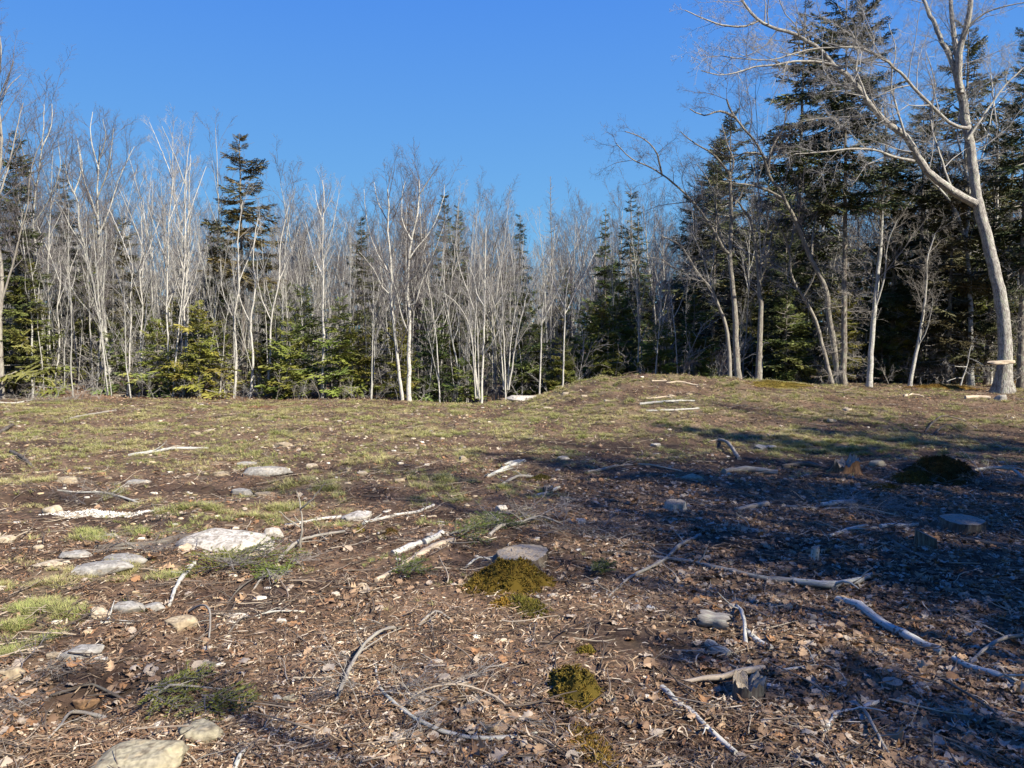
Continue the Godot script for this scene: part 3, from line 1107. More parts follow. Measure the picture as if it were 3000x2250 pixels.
func powder(label: String, x: float, z: float, rx: float, rz: float) -> void:
	var root := thing("chip_patch", on(x, z))
	var f := noise(FastNoiseLite.TYPE_SIMPLEX_SMOOTH, 1.0, 4, 61)
	var s := Shape.new()
	for y in 9:
		for k in 41:
			var a := TAU * (k % 40) / 40.0
			var q := y / 8.0
			var rim := 1.0 + 0.55 * f.get_noise_2d(cos(a) * 1.6, sin(a) * 1.6)
			var p := Vector3(cos(a) * rx * q * rim, 0, sin(a) * rz * q * rim - 0.10 * sin(a + 0.5) * q)
			p.y = ground(x + p.x, z + p.z) - root.position.y + 0.022 * (1.0 - q * q) + 0.006 * f.get_noise_2d(p.x * 20.0, p.z * 20.0) - 0.004
			s.v.push_back(p)
	s.grid(9, 41)
	s.smooth()
	put("mound", s.mesh(M.stones.white), root)
	var places := []
	var cols := PackedColorArray()
	var chip := Shape.new()
	chip.blade(Vector3(0, 0, -0.5), Vector3(0, 0.1, 0.5), Vector3(1, 0.2, 0), 0.22, 0.14, Color(1, 1, 1))
	chip.c.clear()
	for k in 1500:
		var a := rng.randf() * TAU
		var q := sqrt(rng.randf()) * 1.12
		var rim := 1.0 + 0.55 * f.get_noise_2d(cos(a) * 1.6, sin(a) * 1.6)
		var px := cos(a) * rx * q * rim
		var pz := sin(a) * rz * q * rim - 0.10 * sin(a + 0.5) * q
		var size := rng.randf_range(0.012, 0.034)
		places.push_back(Transform3D(Basis.from_euler(Vector3(rng.randfn() * 0.5, rng.randf() * TAU, rng.randfn() * 0.5)).scaled(Vector3.ONE * size), Vector3(px, ground(x + px, z + pz) - root.position.y + 0.026 * maxf(0.15, 1.0 - q * q), pz)))
		var g := rng.randf_range(0.45, 0.75)
		cols.push_back(Color(g, g * 0.95, g * 0.86))
	scatter("chips", chip.mesh(M.litter), places, cols, root)
	tag(root, label, "chips")

func tangle(label: String, x: float, z: float, rx: float, rz: float, many: int, size: float, dark: bool) -> void:
	var root := thing("twig_tangle", on(x, z))
	for kind in 2:
		var places := []
		for k in many:
			var px := rng.randfn() * rx * 0.5
			var pz := rng.randfn() * rz * 0.5
			var d := Vector3(rng.randfn(), rng.randf_range(0.0, 0.35), rng.randfn()).normalized()
			var t := spray_at(Vector3(px, ground(x + px, z + pz) - root.position.y + 0.015 + rng.randf() * 0.04, pz), d, size * rng.randf_range(0.5, 1.3))
			var flat_up := (Vector3.UP - d * d.y).normalized()
			t.basis = Basis(d.cross(flat_up), d, flat_up * -0.45).scaled(Vector3.ONE * t.basis.y.length())
			places.push_back(t)
		while places.size() < 9:
			places.push_back((places[rng.randi() % places.size()] as Transform3D).rotated_local(Vector3.UP, 1.1).scaled_local(Vector3.ONE * 0.7))
		scatter("twigs", spray_mesh("crooked" if kind == 0 else "dead", M.twig if dark and kind == 0 else M.twig_dead), places, PackedColorArray(), root)
	tag(root, label, "twigs")

func shrub(label: String, x: float, z: float, stems: Array) -> void:
	var root := thing("dead_shrub", on(x, z, -0.01))
	for k in stems.size():
		var p := spline(stems[k], 0.05, 0.003)
		var s := Shape.new()
		s.tube(p, taper(p.size(), 0.011 if k == 0 else 0.007, 0.003), 6, true)
		put("stem" if k == 0 else "side_stem", s.mesh(M.grey), root)
	tag(root, label, "shrub")

func bark_curl(label: String, x: float, z: float) -> void:
	var root := thing("curled_bark", on(x, z, 0.045))
	var s := Shape.new()
	for side in 2:
		for y in 7:
			for k in 13:
				var a := -0.5 + 4.4 * k / 12.0
				var r := 0.050 + 0.006 * sin(y * 1.7) - side * 0.004
				s.v.push_back(Vector3((y - 3.0) * 0.026 + 0.012 * sin(k * 2.1), r * sin(a) * 0.8, -r * cos(a)))
				s.t.push_back(Vector2(k / 12.0, y * 0.03))
		s.grid(7, 13)
	s.smooth()
	var m: StandardMaterial3D = M.grey.duplicate()
	m.cull_mode = BaseMaterial3D.CULL_DISABLED
	put("sheet", s.mesh(m), root)
	root.rotation = Vector3(0.1, -0.55, 0.0)
	tag(root, label, "bark")

func plank(label: String, at: Vector3) -> void:
	var s := Shape.new()
	var f := noise(FastNoiseLite.TYPE_SIMPLEX_SMOOTH, 2.0, 3, 44)
	for y in 13:
		for k in 17:
			var a := TAU * (k % 16) / 16.0
			var lx := -0.30 + 0.60 * y / 12.0
			var end := 0.35 if y == 0 or y == 12 else (0.85 if y == 1 or y == 11 else 1.0)
			var p := Vector3(lx, clampf(sin(a) * 1.5, -1.0, 1.0) * 0.042 * end, clampf(cos(a) * 1.4, -1.0, 1.0) * 0.12 * end)
			p += Vector3(0, 0.012 * f.get_noise_2d(lx * 2.0, a) + 0.02 * lx, 0.02 * f.get_noise_2d(lx * 2.0 + 20.0, a))
			s.v.push_back(p)
			s.t.push_back(Vector2(k / 16.0, lx))
	s.grid(13, 17)
	s.smooth()
	var o := put("wooden_plank", s.mesh(M.peeled))
	o.position = at
	o.rotation = Vector3(0, 0.06, 0.05)
	tag(o, label, "plank")

const TUFTS := [[-2.78, 4.311, 0.42, 1], [-2.598, 3.91, 0.3, 0.9], [-2.766, 4.551, 0.25, 0.9], [-3.101, 4.911, 0.3, 0.8], [-3.03, 7.074, 0.55, 0.7], [-3.359, 6.313, 0.45, 0.6], [-0.821, 8.696, 0.55, 1], [-1.778, 10.658, 0.4, 0.8], [-5.676, 8.836, 0.55, 0.8], [-8.566, 13.503, 0.4, 1], [-2.465, 8.735, 0.6, 0.6], [-2.108, 8.575, 0.5, 0.8], [-2.302, 7.214, 0.5, 0.6], [-2.695, 5.232, 0.4, 0.8], [-2.399, 5.212, 0.28, 0.9], [-3.132, 5.111, 0.25, 0.7], [-2.533, 4.271, 0.12, 0.7], [-4.244, 8.134, 0.3, 0.6], [0.212, 7.955, 0.35, 0.5], [-5.328, 15.748, 1.2, 0.7], [-2.018, 10.238, 0.5, 0.6], [4.63, 11.901, 1.6, 0.9], [5.803, 12.102, 1.4, 0.8], [3.477, 12.685, 1.2, 0.7], [2.121, 14.414, 1.5, 0.6], [-0.03, 8.275, 0.3, 0.5], [-6.964, 12.061, 0.5, 0.5]]
const BARE := [[-4.631, 7.992, 0.9, 0.25], [-4.385, 7.114, 0.5, 0.3], [-3.427, 8.493, 0.7, 0.2], [-1.95, 3.507, 0.35, 0.22], [-1.484, 5.011, 0.35, 0.2], [0.527, 4.03, 0.5, 0.3], [-7.11, 12.061, 0.6, 0.3], [-3.177, 6.834, 0.7, 0.3], [1.616, 11.941, 1.4, 0.5], [4.705, 46.285, 0.35, 0.3], [3.421, 17.821, 0.3, 0.3], [-2.421, 9.857, 0.5, 0.2], [2.149, 5.952, 0.9, 0.5], [2.783, 5.111, 0.8, 0.5], [2.811, 10.238, 1.2, 0.5], [-1.542, 4.631, 0.4, 0.3]]
const RED := [-6.258, 18.613]
func build_trees() -> void:
	tag(bare_tree("leaning_maple", on(11.356, -17.8, -0.02), [
		[0.16, 0.09, [Vector3(0, 0, 0), Vector3(0.051, 0.714, -0.025), Vector3(0.052, 1.195, -0.05), Vector3(-0.031, 1.997, -0.075), Vector3(-0.188, 2.745, -0.1), Vector3(-0.341, 3.385, -0.125), Vector3(-0.505, 4.025, -0.15), Vector3(-0.621, 4.506, -0.175), Vector3(-0.684, 4.987, -0.2), Vector3(-0.749, 5.521, -0.225), Vector3(-0.859, 6.16, -0.25), Vector3(-0.933, 6.673, -0.275), Vector3(-1.015, 7.07, -0.3)]],
		[0.086, 0.039, [Vector3(-1.185, 6.918, 0), Vector3(-1.274, 7.303, 0.08), Vector3(-1.273, 7.836, 0.16), Vector3(-1.169, 8.362, 0.24), Vector3(-1.153, 9.032, 0.32), Vector3(-1.143, 9.892, 0.4)]],
		[0.068, 0.034, [Vector3(-1.2, 7.434, 0), Vector3(-1.237, 8.066, -0.167), Vector3(-1.223, 8.706, -0.333), Vector3(-1.22, 9.722, -0.5)]],
		[0.068, 0.03, [Vector3(-1.151, 6.815, 0), Vector3(-1.295, 7.555, -0.133), Vector3(-1.456, 8.053, -0.267), Vector3(-1.553, 8.472, -0.4), Vector3(-1.675, 8.896, -0.533), Vector3(-1.767, 9.378, -0.667), Vector3(-1.88, 10.184, -0.8)]],
		[0.1, 0.021, [Vector3(-0.764, 4.336, 0), Vector3(-1.054, 4.462, 0.055), Vector3(-1.352, 4.597, 0.109), Vector3(-1.715, 4.824, 0.164), Vector3(-2.001, 5.029, 0.218), Vector3(-2.214, 5.294, 0.273), Vector3(-2.383, 5.506, 0.327), Vector3(-2.572, 5.737, 0.382), Vector3(-3.06, 6.056, 0.436), Vector3(-3.306, 6.273, 0.491), Vector3(-3.52, 6.467, 0.545), Vector3(-3.89, 6.9, 0.6), Vector3(-4.181, 7.1, 0.655), Vector3(-4.399, 7.249, 0.709), Vector3(-4.688, 7.525, 0.764), Vector3(-4.952, 7.641, 0.818), Vector3(-5.255, 7.786, 0.873), Vector3(-5.654, 7.871, 0.927), Vector3(-5.972, 7.975, 0.982), Vector3(-6.138, 8.04, 1.036), Vector3(-6.385, 8.277, 1.091), Vector3(-6.522, 8.464, 1.145), Vector3(-6.641, 8.82, 1.2)]],
		[0.036, 0.009, [Vector3(-2.392, 5.202, 0.4), Vector3(-2.986, 5.236, 0.68), Vector3(-3.526, 5.305, 0.96), Vector3(-4.138, 5.263, 1.24), Vector3(-4.847, 5.125, 1.52), Vector3(-5.547, 5.017, 1.8)]],
		[0.032, 0.009, [Vector3(-4.436, 7.14, 0.9), Vector3(-4.88, 7.157, 1.014), Vector3(-5.386, 7.116, 1.129), Vector3(-5.846, 6.997, 1.243), Vector3(-6.272, 6.928, 1.357), Vector3(-6.691, 6.764, 1.471), Vector3(-7.106, 6.676, 1.586), Vector3(-7.469, 6.73, 1.7)]],
		[0.027, 0.009, [Vector3(-6.077, 8.026, 1), Vector3(-6.416, 7.839, 1.15), Vector3(-6.947, 7.806, 1.3), Vector3(-7.373, 7.876, 1.45), Vector3(-7.793, 7.982, 1.6)]],
		[0.041, 0.009, [Vector3(-0.961, 6.037, 0), Vector3(-1.24, 6.04, 0.1), Vector3(-1.519, 6.114, 0.2), Vector3(-1.787, 6.269, 0.3), Vector3(-2.253, 6.624, 0.4), Vector3(-2.525, 6.803, 0.5), Vector3(-2.765, 7.009, 0.6), Vector3(-2.99, 7.104, 0.7), Vector3(-3.213, 7.216, 0.8), Vector3(-3.644, 7.404, 0.9), Vector3(-4.078, 7.464, 1), Vector3(-4.889, 7.397, 1.1), Vector3(-5.444, 7.243, 1.2), Vector3(-5.935, 7.082, 1.3), Vector3(-6.578, 7.083, 1.4), Vector3(-7.021, 7.103, 1.5)]],
		[0.027, 0.009, [Vector3(-2.682, 5.678, 0.6), Vector3(-2.812, 6.44, 0.375), Vector3(-2.819, 7.074, 0.15), Vector3(-2.62, 7.772, -0.075), Vector3(-2.685, 8.483, -0.3)]],
		[0.027, 0.009, [Vector3(-1.404, 4.579, 0.2), Vector3(-1.544, 5.49, -0.1), Vector3(-1.618, 6.415, -0.4), Vector3(-1.368, 7.257, -0.7), Vector3(-1.447, 8.12, -1)]],
		[0.027, 0.009, [Vector3(-3.636, 6.387, 0.8), Vector3(-3.803, 7.119, 0.6), Vector3(-3.675, 7.693, 0.4), Vector3(-3.802, 8.176, 0.2)]],
		[0.032, 0.009, [Vector3(-0.974, 5.777, 0), Vector3(-0.48, 6.446, -0.15), Vector3(-0.03, 7.017, -0.3), Vector3(0.482, 7.49, -0.45), Vector3(1.159, 8.076, -0.6)]],
		[0.027, 0.009, [Vector3(-1.086, 8.257, 0), Vector3(-0.736, 8.545, 0.167), Vector3(-0.328, 8.625, 0.333), Vector3(0.073, 8.652, 0.5)]]], M.maple, M.twig_pale, OAK, 0.75, 1.75), "big grey maple on the right leaning left, with a plank across its flared foot", "maple", "")
	tag(bare_tree("bare_maple", on(12.227, -20.5, -0.02), [
		[0.08, 0.044, [Vector3(0, 0, 0), Vector3(-0.041, 1.396, 0), Vector3(-0.081, 2.387, 0), Vector3(-0.17, 3.35, 0), Vector3(-0.26, 3.958, 0)]],
		[0.047, 0.015, [Vector3(-0.259, 3.897, 0), Vector3(-0.481, 4.428, 0.083), Vector3(-0.783, 4.858, 0.167), Vector3(-1.165, 5.235, 0.25), Vector3(-1.493, 5.479, 0.333), Vector3(-1.755, 6.025, 0.417), Vector3(-2.106, 6.473, 0.5)]],
		[0.047, 0.015, [Vector3(-0.248, 3.958, 0), Vector3(-0.149, 4.453, -0.067), Vector3(-0.108, 4.829, -0.133), Vector3(-0.111, 5.463, -0.2), Vector3(-0.29, 6.195, -0.267), Vector3(-0.355, 6.845, -0.333), Vector3(-0.192, 7.692, -0.4)]],
		[0.031, 0.01, [Vector3(-0.225, 5.287, 0), Vector3(0.228, 6.058, -0.2), Vector3(0.513, 6.84, -0.4), Vector3(0.793, 7.878, -0.6)]],
		[0.026, 0.01, [Vector3(-0.966, 5.227, 0), Vector3(-0.788, 6.07, -0.25), Vector3(-0.484, 6.867, -0.5)]]], M.pale, M.twig_pale, OAK, 0.6, 1.3), "grey bare maple just behind the big leaning maple, forking low", "maple", "")
	tag(bare_tree("bare_birch", on(13.38, -21.5, -0.02), [
		[0.052, 0.016, [Vector3(0, 0, 0), Vector3(-0.013, 1.685, 0), Vector3(-0.028, 3.477, 0), Vector3(0.03, 4.521, 0), Vector3(0.031, 5.761, 0), Vector3(-0.012, 6.769, 0), Vector3(-0.144, 7.772, 0), Vector3(-0.255, 8.521, 0)]],
		[0.022, 0.008, [Vector3(0.027, 4.622, 0), Vector3(0.075, 5.336, 0.231), Vector3(0.285, 5.907, 0.462)]],
		[0.022, 0.008, [Vector3(-0.001, 6.392, 0), Vector3(-0.105, 7.127, -0.384), Vector3(-0.147, 7.623, -0.768)]]], M.birch, M.twig_pale, SLIM, 0.4, 1.2), "thin pale birch standing straight right of the leaning maple", "birch", "")
	tag(bare_tree("pale_trunk_tree", on(8.911, -19.2, -0.02), [
		[0.075, 0.018, [Vector3(0, 0, 0), Vector3(0.037, 0.874, 0), Vector3(0.082, 1.943, 0), Vector3(0.145, 2.709, 0), Vector3(0.207, 3.529, 0), Vector3(0.235, 4.301, 0), Vector3(0.239, 5.103, 0), Vector3(0.296, 6.104, 0), Vector3(0.243, 6.888, 0)]],
		[0.029, 0.009, [Vector3(0.082, 1.943, 0), Vector3(0.237, 2.694, 0.167), Vector3(0.206, 3.463, 0.333), Vector3(0.378, 4.104, 0.5)]],
		[0.025, 0.009, [Vector3(0.207, 3.529, 0), Vector3(0.055, 4.229, -0.25), Vector3(0.017, 4.851, -0.5)]],
		[0.025, 0.009, [Vector3(0.23, 4.979, 0), Vector3(0.436, 5.606, 0.2), Vector3(0.488, 6.218, 0.4)]]], M.pale, M.twig_dead, OAK, 0.35, 1.25), "light grey lichen-spotted trunk just right of the tallest spruce", "tree", "")
	tag(bare_tree("leaning_oak", on(8.286, -19.5, -0.02), [
		[0.082, 0.02, [Vector3(0, 0, 0), Vector3(-0.188, 1.091, 0.059), Vector3(-0.342, 1.787, 0.118), Vector3(-0.436, 2.383, 0.176), Vector3(-0.664, 2.815, 0.235), Vector3(-0.877, 3.14, 0.294), Vector3(-1.067, 3.542, 0.353), Vector3(-1.256, 3.94, 0.412), Vector3(-1.442, 4.257, 0.471), Vector3(-1.627, 4.548, 0.529), Vector3(-1.832, 4.849, 0.588), Vector3(-2.047, 5.081, 0.647), Vector3(-2.16, 5.355, 0.706), Vector3(-2.284, 5.604, 0.765), Vector3(-2.518, 5.95, 0.824), Vector3(-2.761, 6.174, 0.882), Vector3(-3.024, 6.461, 0.941), Vector3(-3.21, 6.82, 1)]],
		[0.042, 0.013, [Vector3(-1.616, 4.554, 0.5), Vector3(-2.076, 4.759, 0.65), Vector3(-2.573, 4.861, 0.8), Vector3(-3.005, 4.884, 0.95), Vector3(-3.324, 5.036, 1.1)]],
		[0.035, 0.01, [Vector3(-2.295, 5.596, 0.8), Vector3(-2.74, 5.591, 0.95), Vector3(-3.11, 5.446, 1.1), Vector3(-3.425, 5.517, 1.25), Vector3(-3.736, 5.67, 1.4)]],
		[0.035, 0.01, [Vector3(-2.034, 5.202, 0.5), Vector3(-1.898, 5.857, 0.333), Vector3(-1.597, 6.351, 0.167), Vector3(-1.434, 6.966, 0)]],
		[0.035, 0.01, [Vector3(-0.879, 3.139, 0.3), Vector3(-0.757, 3.862, 0.1), Vector3(-0.541, 4.586, -0.1), Vector3(-0.295, 5.089, -0.3)]],
		[0.035, 0.01, [Vector3(-2.985, 6.389, 1), Vector3(-3.424, 6.491, 1.2), Vector3(-3.851, 6.325, 1.4), Vector3(-4.219, 6.422, 1.6)]]], M.rough, M.twig, OAK, 0.45, 1.3), "dark crooked bare tree leaning far left, left of the tallest spruce", "tree", "")
	tag(bare_tree("crooked_tree", on(5.765, -19.6, -0.02), [
		[0.091, 0.033, [Vector3(0, 0, 0), Vector3(-0.068, 0.756, 0), Vector3(-0.104, 1.695, 0), Vector3(-0.211, 2.629, 0), Vector3(-0.254, 3.211, 0), Vector3(-0.23, 4.023, 0), Vector3(-0.278, 4.947, 0), Vector3(-0.317, 5.292, 0)]],
		[0.035, 0.01, [Vector3(-0.317, 5.235, 0), Vector3(-0.581, 5.487, 0.15), Vector3(-0.853, 5.677, 0.3), Vector3(-1.292, 5.864, 0.45), Vector3(-1.667, 6.102, 0.6)]],
		[0.035, 0.01, [Vector3(-0.292, 5.12, 0), Vector3(-0.154, 5.554, -0.133), Vector3(-0.3, 6.051, -0.267), Vector3(-0.388, 6.553, -0.4)]],
		[0.042, 0.01, [Vector3(-0.254, 3.211, 0), Vector3(-0.482, 3.373, 0.1), Vector3(-0.688, 3.704, 0.2), Vector3(-0.983, 4.089, 0.3), Vector3(-1.379, 4.525, 0.4), Vector3(-1.975, 5.011, 0.5), Vector3(-2.448, 5.269, 0.6), Vector3(-2.86, 5.412, 0.7), Vector3(-3.268, 5.773, 0.8)]],
		[0.028, 0.01, [Vector3(-2.089, 5.067, 0.5), Vector3(-2.238, 5.531, 0.667), Vector3(-2.606, 5.874, 0.833), Vector3(-3.076, 5.992, 1)]],
		[0.035, 0.01, [Vector3(-0.258, 4.37, 0), Vector3(0.043, 4.691, -0.167), Vector3(0.229, 5.133, -0.333), Vector3(0.608, 5.523, -0.5)]],
		[0.028, 0.01, [Vector3(-0.338, 3.327, 0), Vector3(-0.479, 3.814, -0.15), Vector3(-0.566, 4.541, -0.3), Vector3(-0.713, 5.158, -0.45), Vector3(-0.98, 5.605, -0.6)]]], M.rough, M.twig, OAK, 0.8, 1.2), "dark straight-stemmed crooked-topped tree at the right end of the grassy mound", "tree", "")
	tag(bare_tree("crooked_tree", on(5.734, -20.2, -0.02), [
		[0.059, 0.017, [Vector3(0, 0, 0), Vector3(-0.091, 1.075, 0.067), Vector3(-0.201, 1.627, 0.133), Vector3(-0.393, 2.031, 0.2), Vector3(-0.619, 2.479, 0.267), Vector3(-0.974, 2.864, 0.333), Vector3(-1.194, 3.198, 0.4), Vector3(-1.402, 3.506, 0.467), Vector3(-1.641, 3.649, 0.533), Vector3(-1.948, 3.756, 0.6)]],
		[0.029, 0.01, [Vector3(-0.551, 2.499, 0), Vector3(-0.708, 3.258, -0.133), Vector3(-0.926, 3.88, -0.267), Vector3(-0.964, 4.629, -0.4)]],
		[0.029, 0.01, [Vector3(-0.979, 3.004, 0), Vector3(-1.49, 2.99, 0.133), Vector3(-1.878, 3.213, 0.267), Vector3(-2.2, 3.257, 0.4)]]], M.grey, M.twig_pale, OAK, 0.4, 1.2), "slender tree bowed to the left, beside the crooked dark tree by the mound", "tree", "")
	tag(bare_tree("crooked_tree", on(6.401, -20, -0.02), [
		[0.084, 0.02, [Vector3(0, 0, 0), Vector3(0.021, 1.063, 0), Vector3(0.032, 1.936, 0), Vector3(-0.015, 2.616, 0), Vector3(-0.084, 3.257, 0), Vector3(-0.176, 3.802, 0), Vector3(-0.266, 4.251, 0), Vector3(-0.46, 4.511, 0), Vector3(-0.606, 4.711, 0), Vector3(-0.881, 4.805, 0)]],
		[0.036, 0.01, [Vector3(-0.056, 2.972, 0), Vector3(0.267, 3.468, -0.167), Vector3(0.411, 3.97, -0.333), Vector3(0.73, 4.358, -0.5)]],
		[0.036, 0.01, [Vector3(-0.015, 2.616, 0), Vector3(0.116, 3.078, 0.125), Vector3(0.007, 3.649, 0.25), Vector3(0.076, 4.096, 0.375), Vector3(-0.088, 4.536, 0.5)]],
		[0.029, 0.01, [Vector3(-0.213, 3.92, 0), Vector3(-0.572, 4.008, 0.2), Vector3(-0.921, 3.861, 0.4), Vector3(-1.268, 4.003, 0.6)]]], M.rough, M.twig_pale, OAK, 0.4, 1.3), "dark double-bent bare tree midway between the mound trees and tallest spruce", "tree", "")
	tag(bare_tree("crooked_tree", on(7.747, -20.8, -0.02), [
		[0.061, 0.018, [Vector3(0.939, 0, 0), Vector3(0.582, 1.193, 0.057), Vector3(0.386, 1.811, 0.114), Vector3(0.018, 2.425, 0.171), Vector3(-0.295, 2.911, 0.229), Vector3(-0.414, 3.636, 0.286), Vector3(-0.626, 4.114, 0.343), Vector3(-1.017, 4.527, 0.4)]],
		[0.03, 0.011, [Vector3(-0.312, 3.672, 0), Vector3(-0.108, 4.326, -0.25), Vector3(-0.091, 4.993, -0.5)]],
		[0.03, 0.011, [Vector3(0.083, 2.436, 0), Vector3(0.304, 3.036, 0.2), Vector3(0.278, 3.501, 0.4)]]], M.grey, M.twig_pale, OAK, 0.4, 1.2), "slim bent tree with forked grey top, left of the leaning crooked tree", "tree", "")
	tag(bare_tree("pale_trunk_tree", on(10.34, -20, -0.02), [
		[0.054, 0.014, [Vector3(0, 0, 0), Vector3(0.07, 0.524, 0), Vector3(0.177, 1.065, 0), Vector3(0.28, 1.723, 0), Vector3(0.358, 2.439, 0), Vector3(0.372, 3.271, 0), Vector3(0.557, 3.982, 0)]],
		[0.02, 0.007, [Vector3(0.177, 1.065, 0), Vector3(0.332, 1.597, 0.2), Vector3(0.323, 2.294, 0.4)]]], M.pale, M.twig_dead, OAK, 0.4, 1.3), "short pale sunlit trunk in front of dark firs, left of the big maple", "tree", "")
	tag(bare_tree("dead_sapling", on(11.059, -19, -0.02), [
		[0.023, 0.007, [Vector3(0, 0, 0), Vector3(0.073, 0.274, 0), Vector3(0.146, 0.503, 0), Vector3(0.205, 0.845, 0), Vector3(0.256, 1.073, 0)]],
		[0.01, 0.005, [Vector3(0.125, 0.446, 0), Vector3(-0.044, 0.374, 0.573), Vector3(-0.117, 0.351, 1.147)]],
		[0.01, 0.005, [Vector3(0.156, 0.56, 0), Vector3(-0.193, 0.566, 0.248), Vector3(-0.561, 0.627, 0.496)]],
		[0.01, 0.005, [Vector3(0.073, 0.274, 0), Vector3(-0.449, 0.298, 0.607), Vector3(-1.01, 0.247, 1.213)]],
		[0.01, 0.005, [Vector3(0.196, 0.765, 0), Vector3(0.095, 0.705, 0.512), Vector3(0.006, 0.584, 1.024)]]], M.pale, M.twig_pale, SLIM, 0.3, 1.1), "bleached dead sapling leaning right, beside the plank-braced maple", "sapling", "")
	tag(bare_tree("twin_maple", on(-2.768, -20.7, -0.02), [
		[0.068, 0.017, [Vector3(0, 0, 0), Vector3(-0.012, 0.357, -0.015), Vector3(0.001, 0.855, -0.031), Vector3(-0.01, 1.353, -0.046), Vector3(0.016, 1.913, -0.062), Vector3(0.006, 2.534, -0.077), Vector3(-0.044, 2.845, -0.092), Vector3(-0.03, 3.341, -0.108), Vector3(0.008, 3.837, -0.123), Vector3(0.071, 4.333, -0.138), Vector3(0.197, 4.828, -0.154), Vector3(0.259, 5.262, -0.169), Vector3(0.285, 5.695, -0.185), Vector3(0.272, 5.968, -0.2)]],
		[0.05, 0.017, [Vector3(-0.187, 0.045, 0), Vector3(-0.239, 0.485, 0.05), Vector3(-0.278, 0.983, 0.1), Vector3(-0.328, 1.601, 0.15), Vector3(-0.378, 2.091, 0.2), Vector3(-0.416, 2.578, 0.25), Vector3(-0.415, 3.305, 0.3), Vector3(-0.427, 3.904, 0.35), Vector3(-0.475, 4.499, 0.4), Vector3(-0.438, 5.09, 0.45), Vector3(-0.463, 5.556, 0.5)]],
		[0.026, 0.007, [Vector3(0.029, 2.567, 0), Vector3(0.201, 2.649, 0.086), Vector3(0.299, 2.95, 0.171), Vector3(0.434, 3.309, 0.257), Vector3(0.567, 3.603, 0.343), Vector3(0.736, 3.955, 0.429), Vector3(0.89, 4.303, 0.514), Vector3(1.02, 4.707, 0.6)]],
		[0.021, 0.007, [Vector3(-0.038, 1.912, 0), Vector3(-0.142, 2.217, 0.125), Vector3(-0.22, 2.578, 0.25), Vector3(-0.367, 3.298, 0.375), Vector3(-0.465, 3.647, 0.5)]],
		[0.021, 0.007, [Vector3(0.024, 3.823, 0), Vector3(0.268, 4.211, -0.15), Vector3(0.565, 4.603, -0.3), Vector3(0.868, 5.375, -0.45), Vector3(0.92, 5.904, -0.6)]],
		[0.021, 0.007, [Vector3(0.089, 4.314, 0), Vector3(-0.166, 4.83, -0.167), Vector3(-0.21, 5.477, -0.333), Vector3(-0.129, 6.008, -0.5)]],
		[0.021, 0.007, [Vector3(-0.415, 3.305, 0.3), Vector3(-0.708, 3.801, 0.2), Vector3(-0.99, 4.422, 0.1), Vector3(-1.127, 5.048, 0), Vector3(-1.189, 5.678, -0.1)]],
		[0.021, 0.007, [Vector3(-0.422, 2.826, 0.2), Vector3(-0.649, 3.057, 0.367), Vector3(-0.858, 3.524, 0.533), Vector3(-1.183, 3.922, 0.7)]],
		[0.021, 0.007, [Vector3(0.318, 5.536, 0), Vector3(0.619, 5.929, 0.15), Vector3(0.818, 6.136, 0.3)]],
		[0.019, 0.007, [Vector3(-0.473, 4.739, 0.4), Vector3(-0.79, 5.325, 0.15), Vector3(-0.916, 5.861, -0.1)]],
		[0.021, 0.007, [Vector3(-0.017, 3.208, 0), Vector3(0.31, 3.493, 0.233), Vector3(0.462, 3.95, 0.467), Vector3(0.551, 4.455, 0.7)]]], M.birch, M.twig, MAPLE, 0.45, 1.15), "pale twin-trunk maple in the centre, two smooth stems from one foot", "maple", "")
	tag(bare_tree("stem_clump", on(-0.803, -20.2, -0.02), [
		[0.036, 0.01, [Vector3(0, 0, 0), Vector3(0.024, 0.87, -0.04), Vector3(0.061, 1.842, -0.08), Vector3(0.085, 2.814, -0.12), Vector3(0.098, 3.785, -0.16), Vector3(0.122, 4.635, -0.2)]],
		[0.021, 0.007, [Vector3(-0.049, 0.177, 0), Vector3(-0.081, 0.873, 0.057), Vector3(-0.089, 1.598, 0.114), Vector3(-0.109, 2.197, 0.171), Vector3(-0.285, 2.791, 0.229), Vector3(-0.459, 3.261, 0.286), Vector3(-0.573, 3.728, 0.343), Vector3(-0.626, 4.308, 0.4)]],
		[0.021, 0.007, [Vector3(-0.097, 0.177, 0), Vector3(-0.149, 0.868, -0.1), Vector3(-0.176, 1.844, -0.2), Vector3(-0.13, 2.703, -0.3), Vector3(-0.047, 3.445, -0.4), Vector3(-0.074, 4.069, -0.5)]],
		[0.021, 0.007, [Vector3(-0.146, 0.177, 0), Vector3(-0.187, 0.875, 0.12), Vector3(-0.239, 1.717, 0.24), Vector3(-0.339, 2.19, 0.36), Vector3(-0.567, 2.598, 0.48), Vector3(-0.909, 2.883, 0.6)]],
		[0.018, 0.007, [Vector3(0.075, 1.356, 0), Vector3(0.274, 1.598, 0.167), Vector3(0.493, 2.072, 0.333), Vector3(0.614, 2.538, 0.5)]],
		[0.015, 0.006, [Vector3(0.089, 2.565, 0), Vector3(-0.122, 2.936, -0.133), Vector3(-0.225, 3.432, -0.267), Vector3(-0.439, 3.812, -0.4)]],
		[0.015, 0.006, [Vector3(0.103, 3.287, 0), Vector3(0.277, 3.625, 0.2), Vector3(0.378, 4.073, 0.4)]]], M.birch, M.twig_pale, SLIM, 0.4, 1.1), "clump of five slim pale stems fanning up from one root, left of the mound", "maple", "")
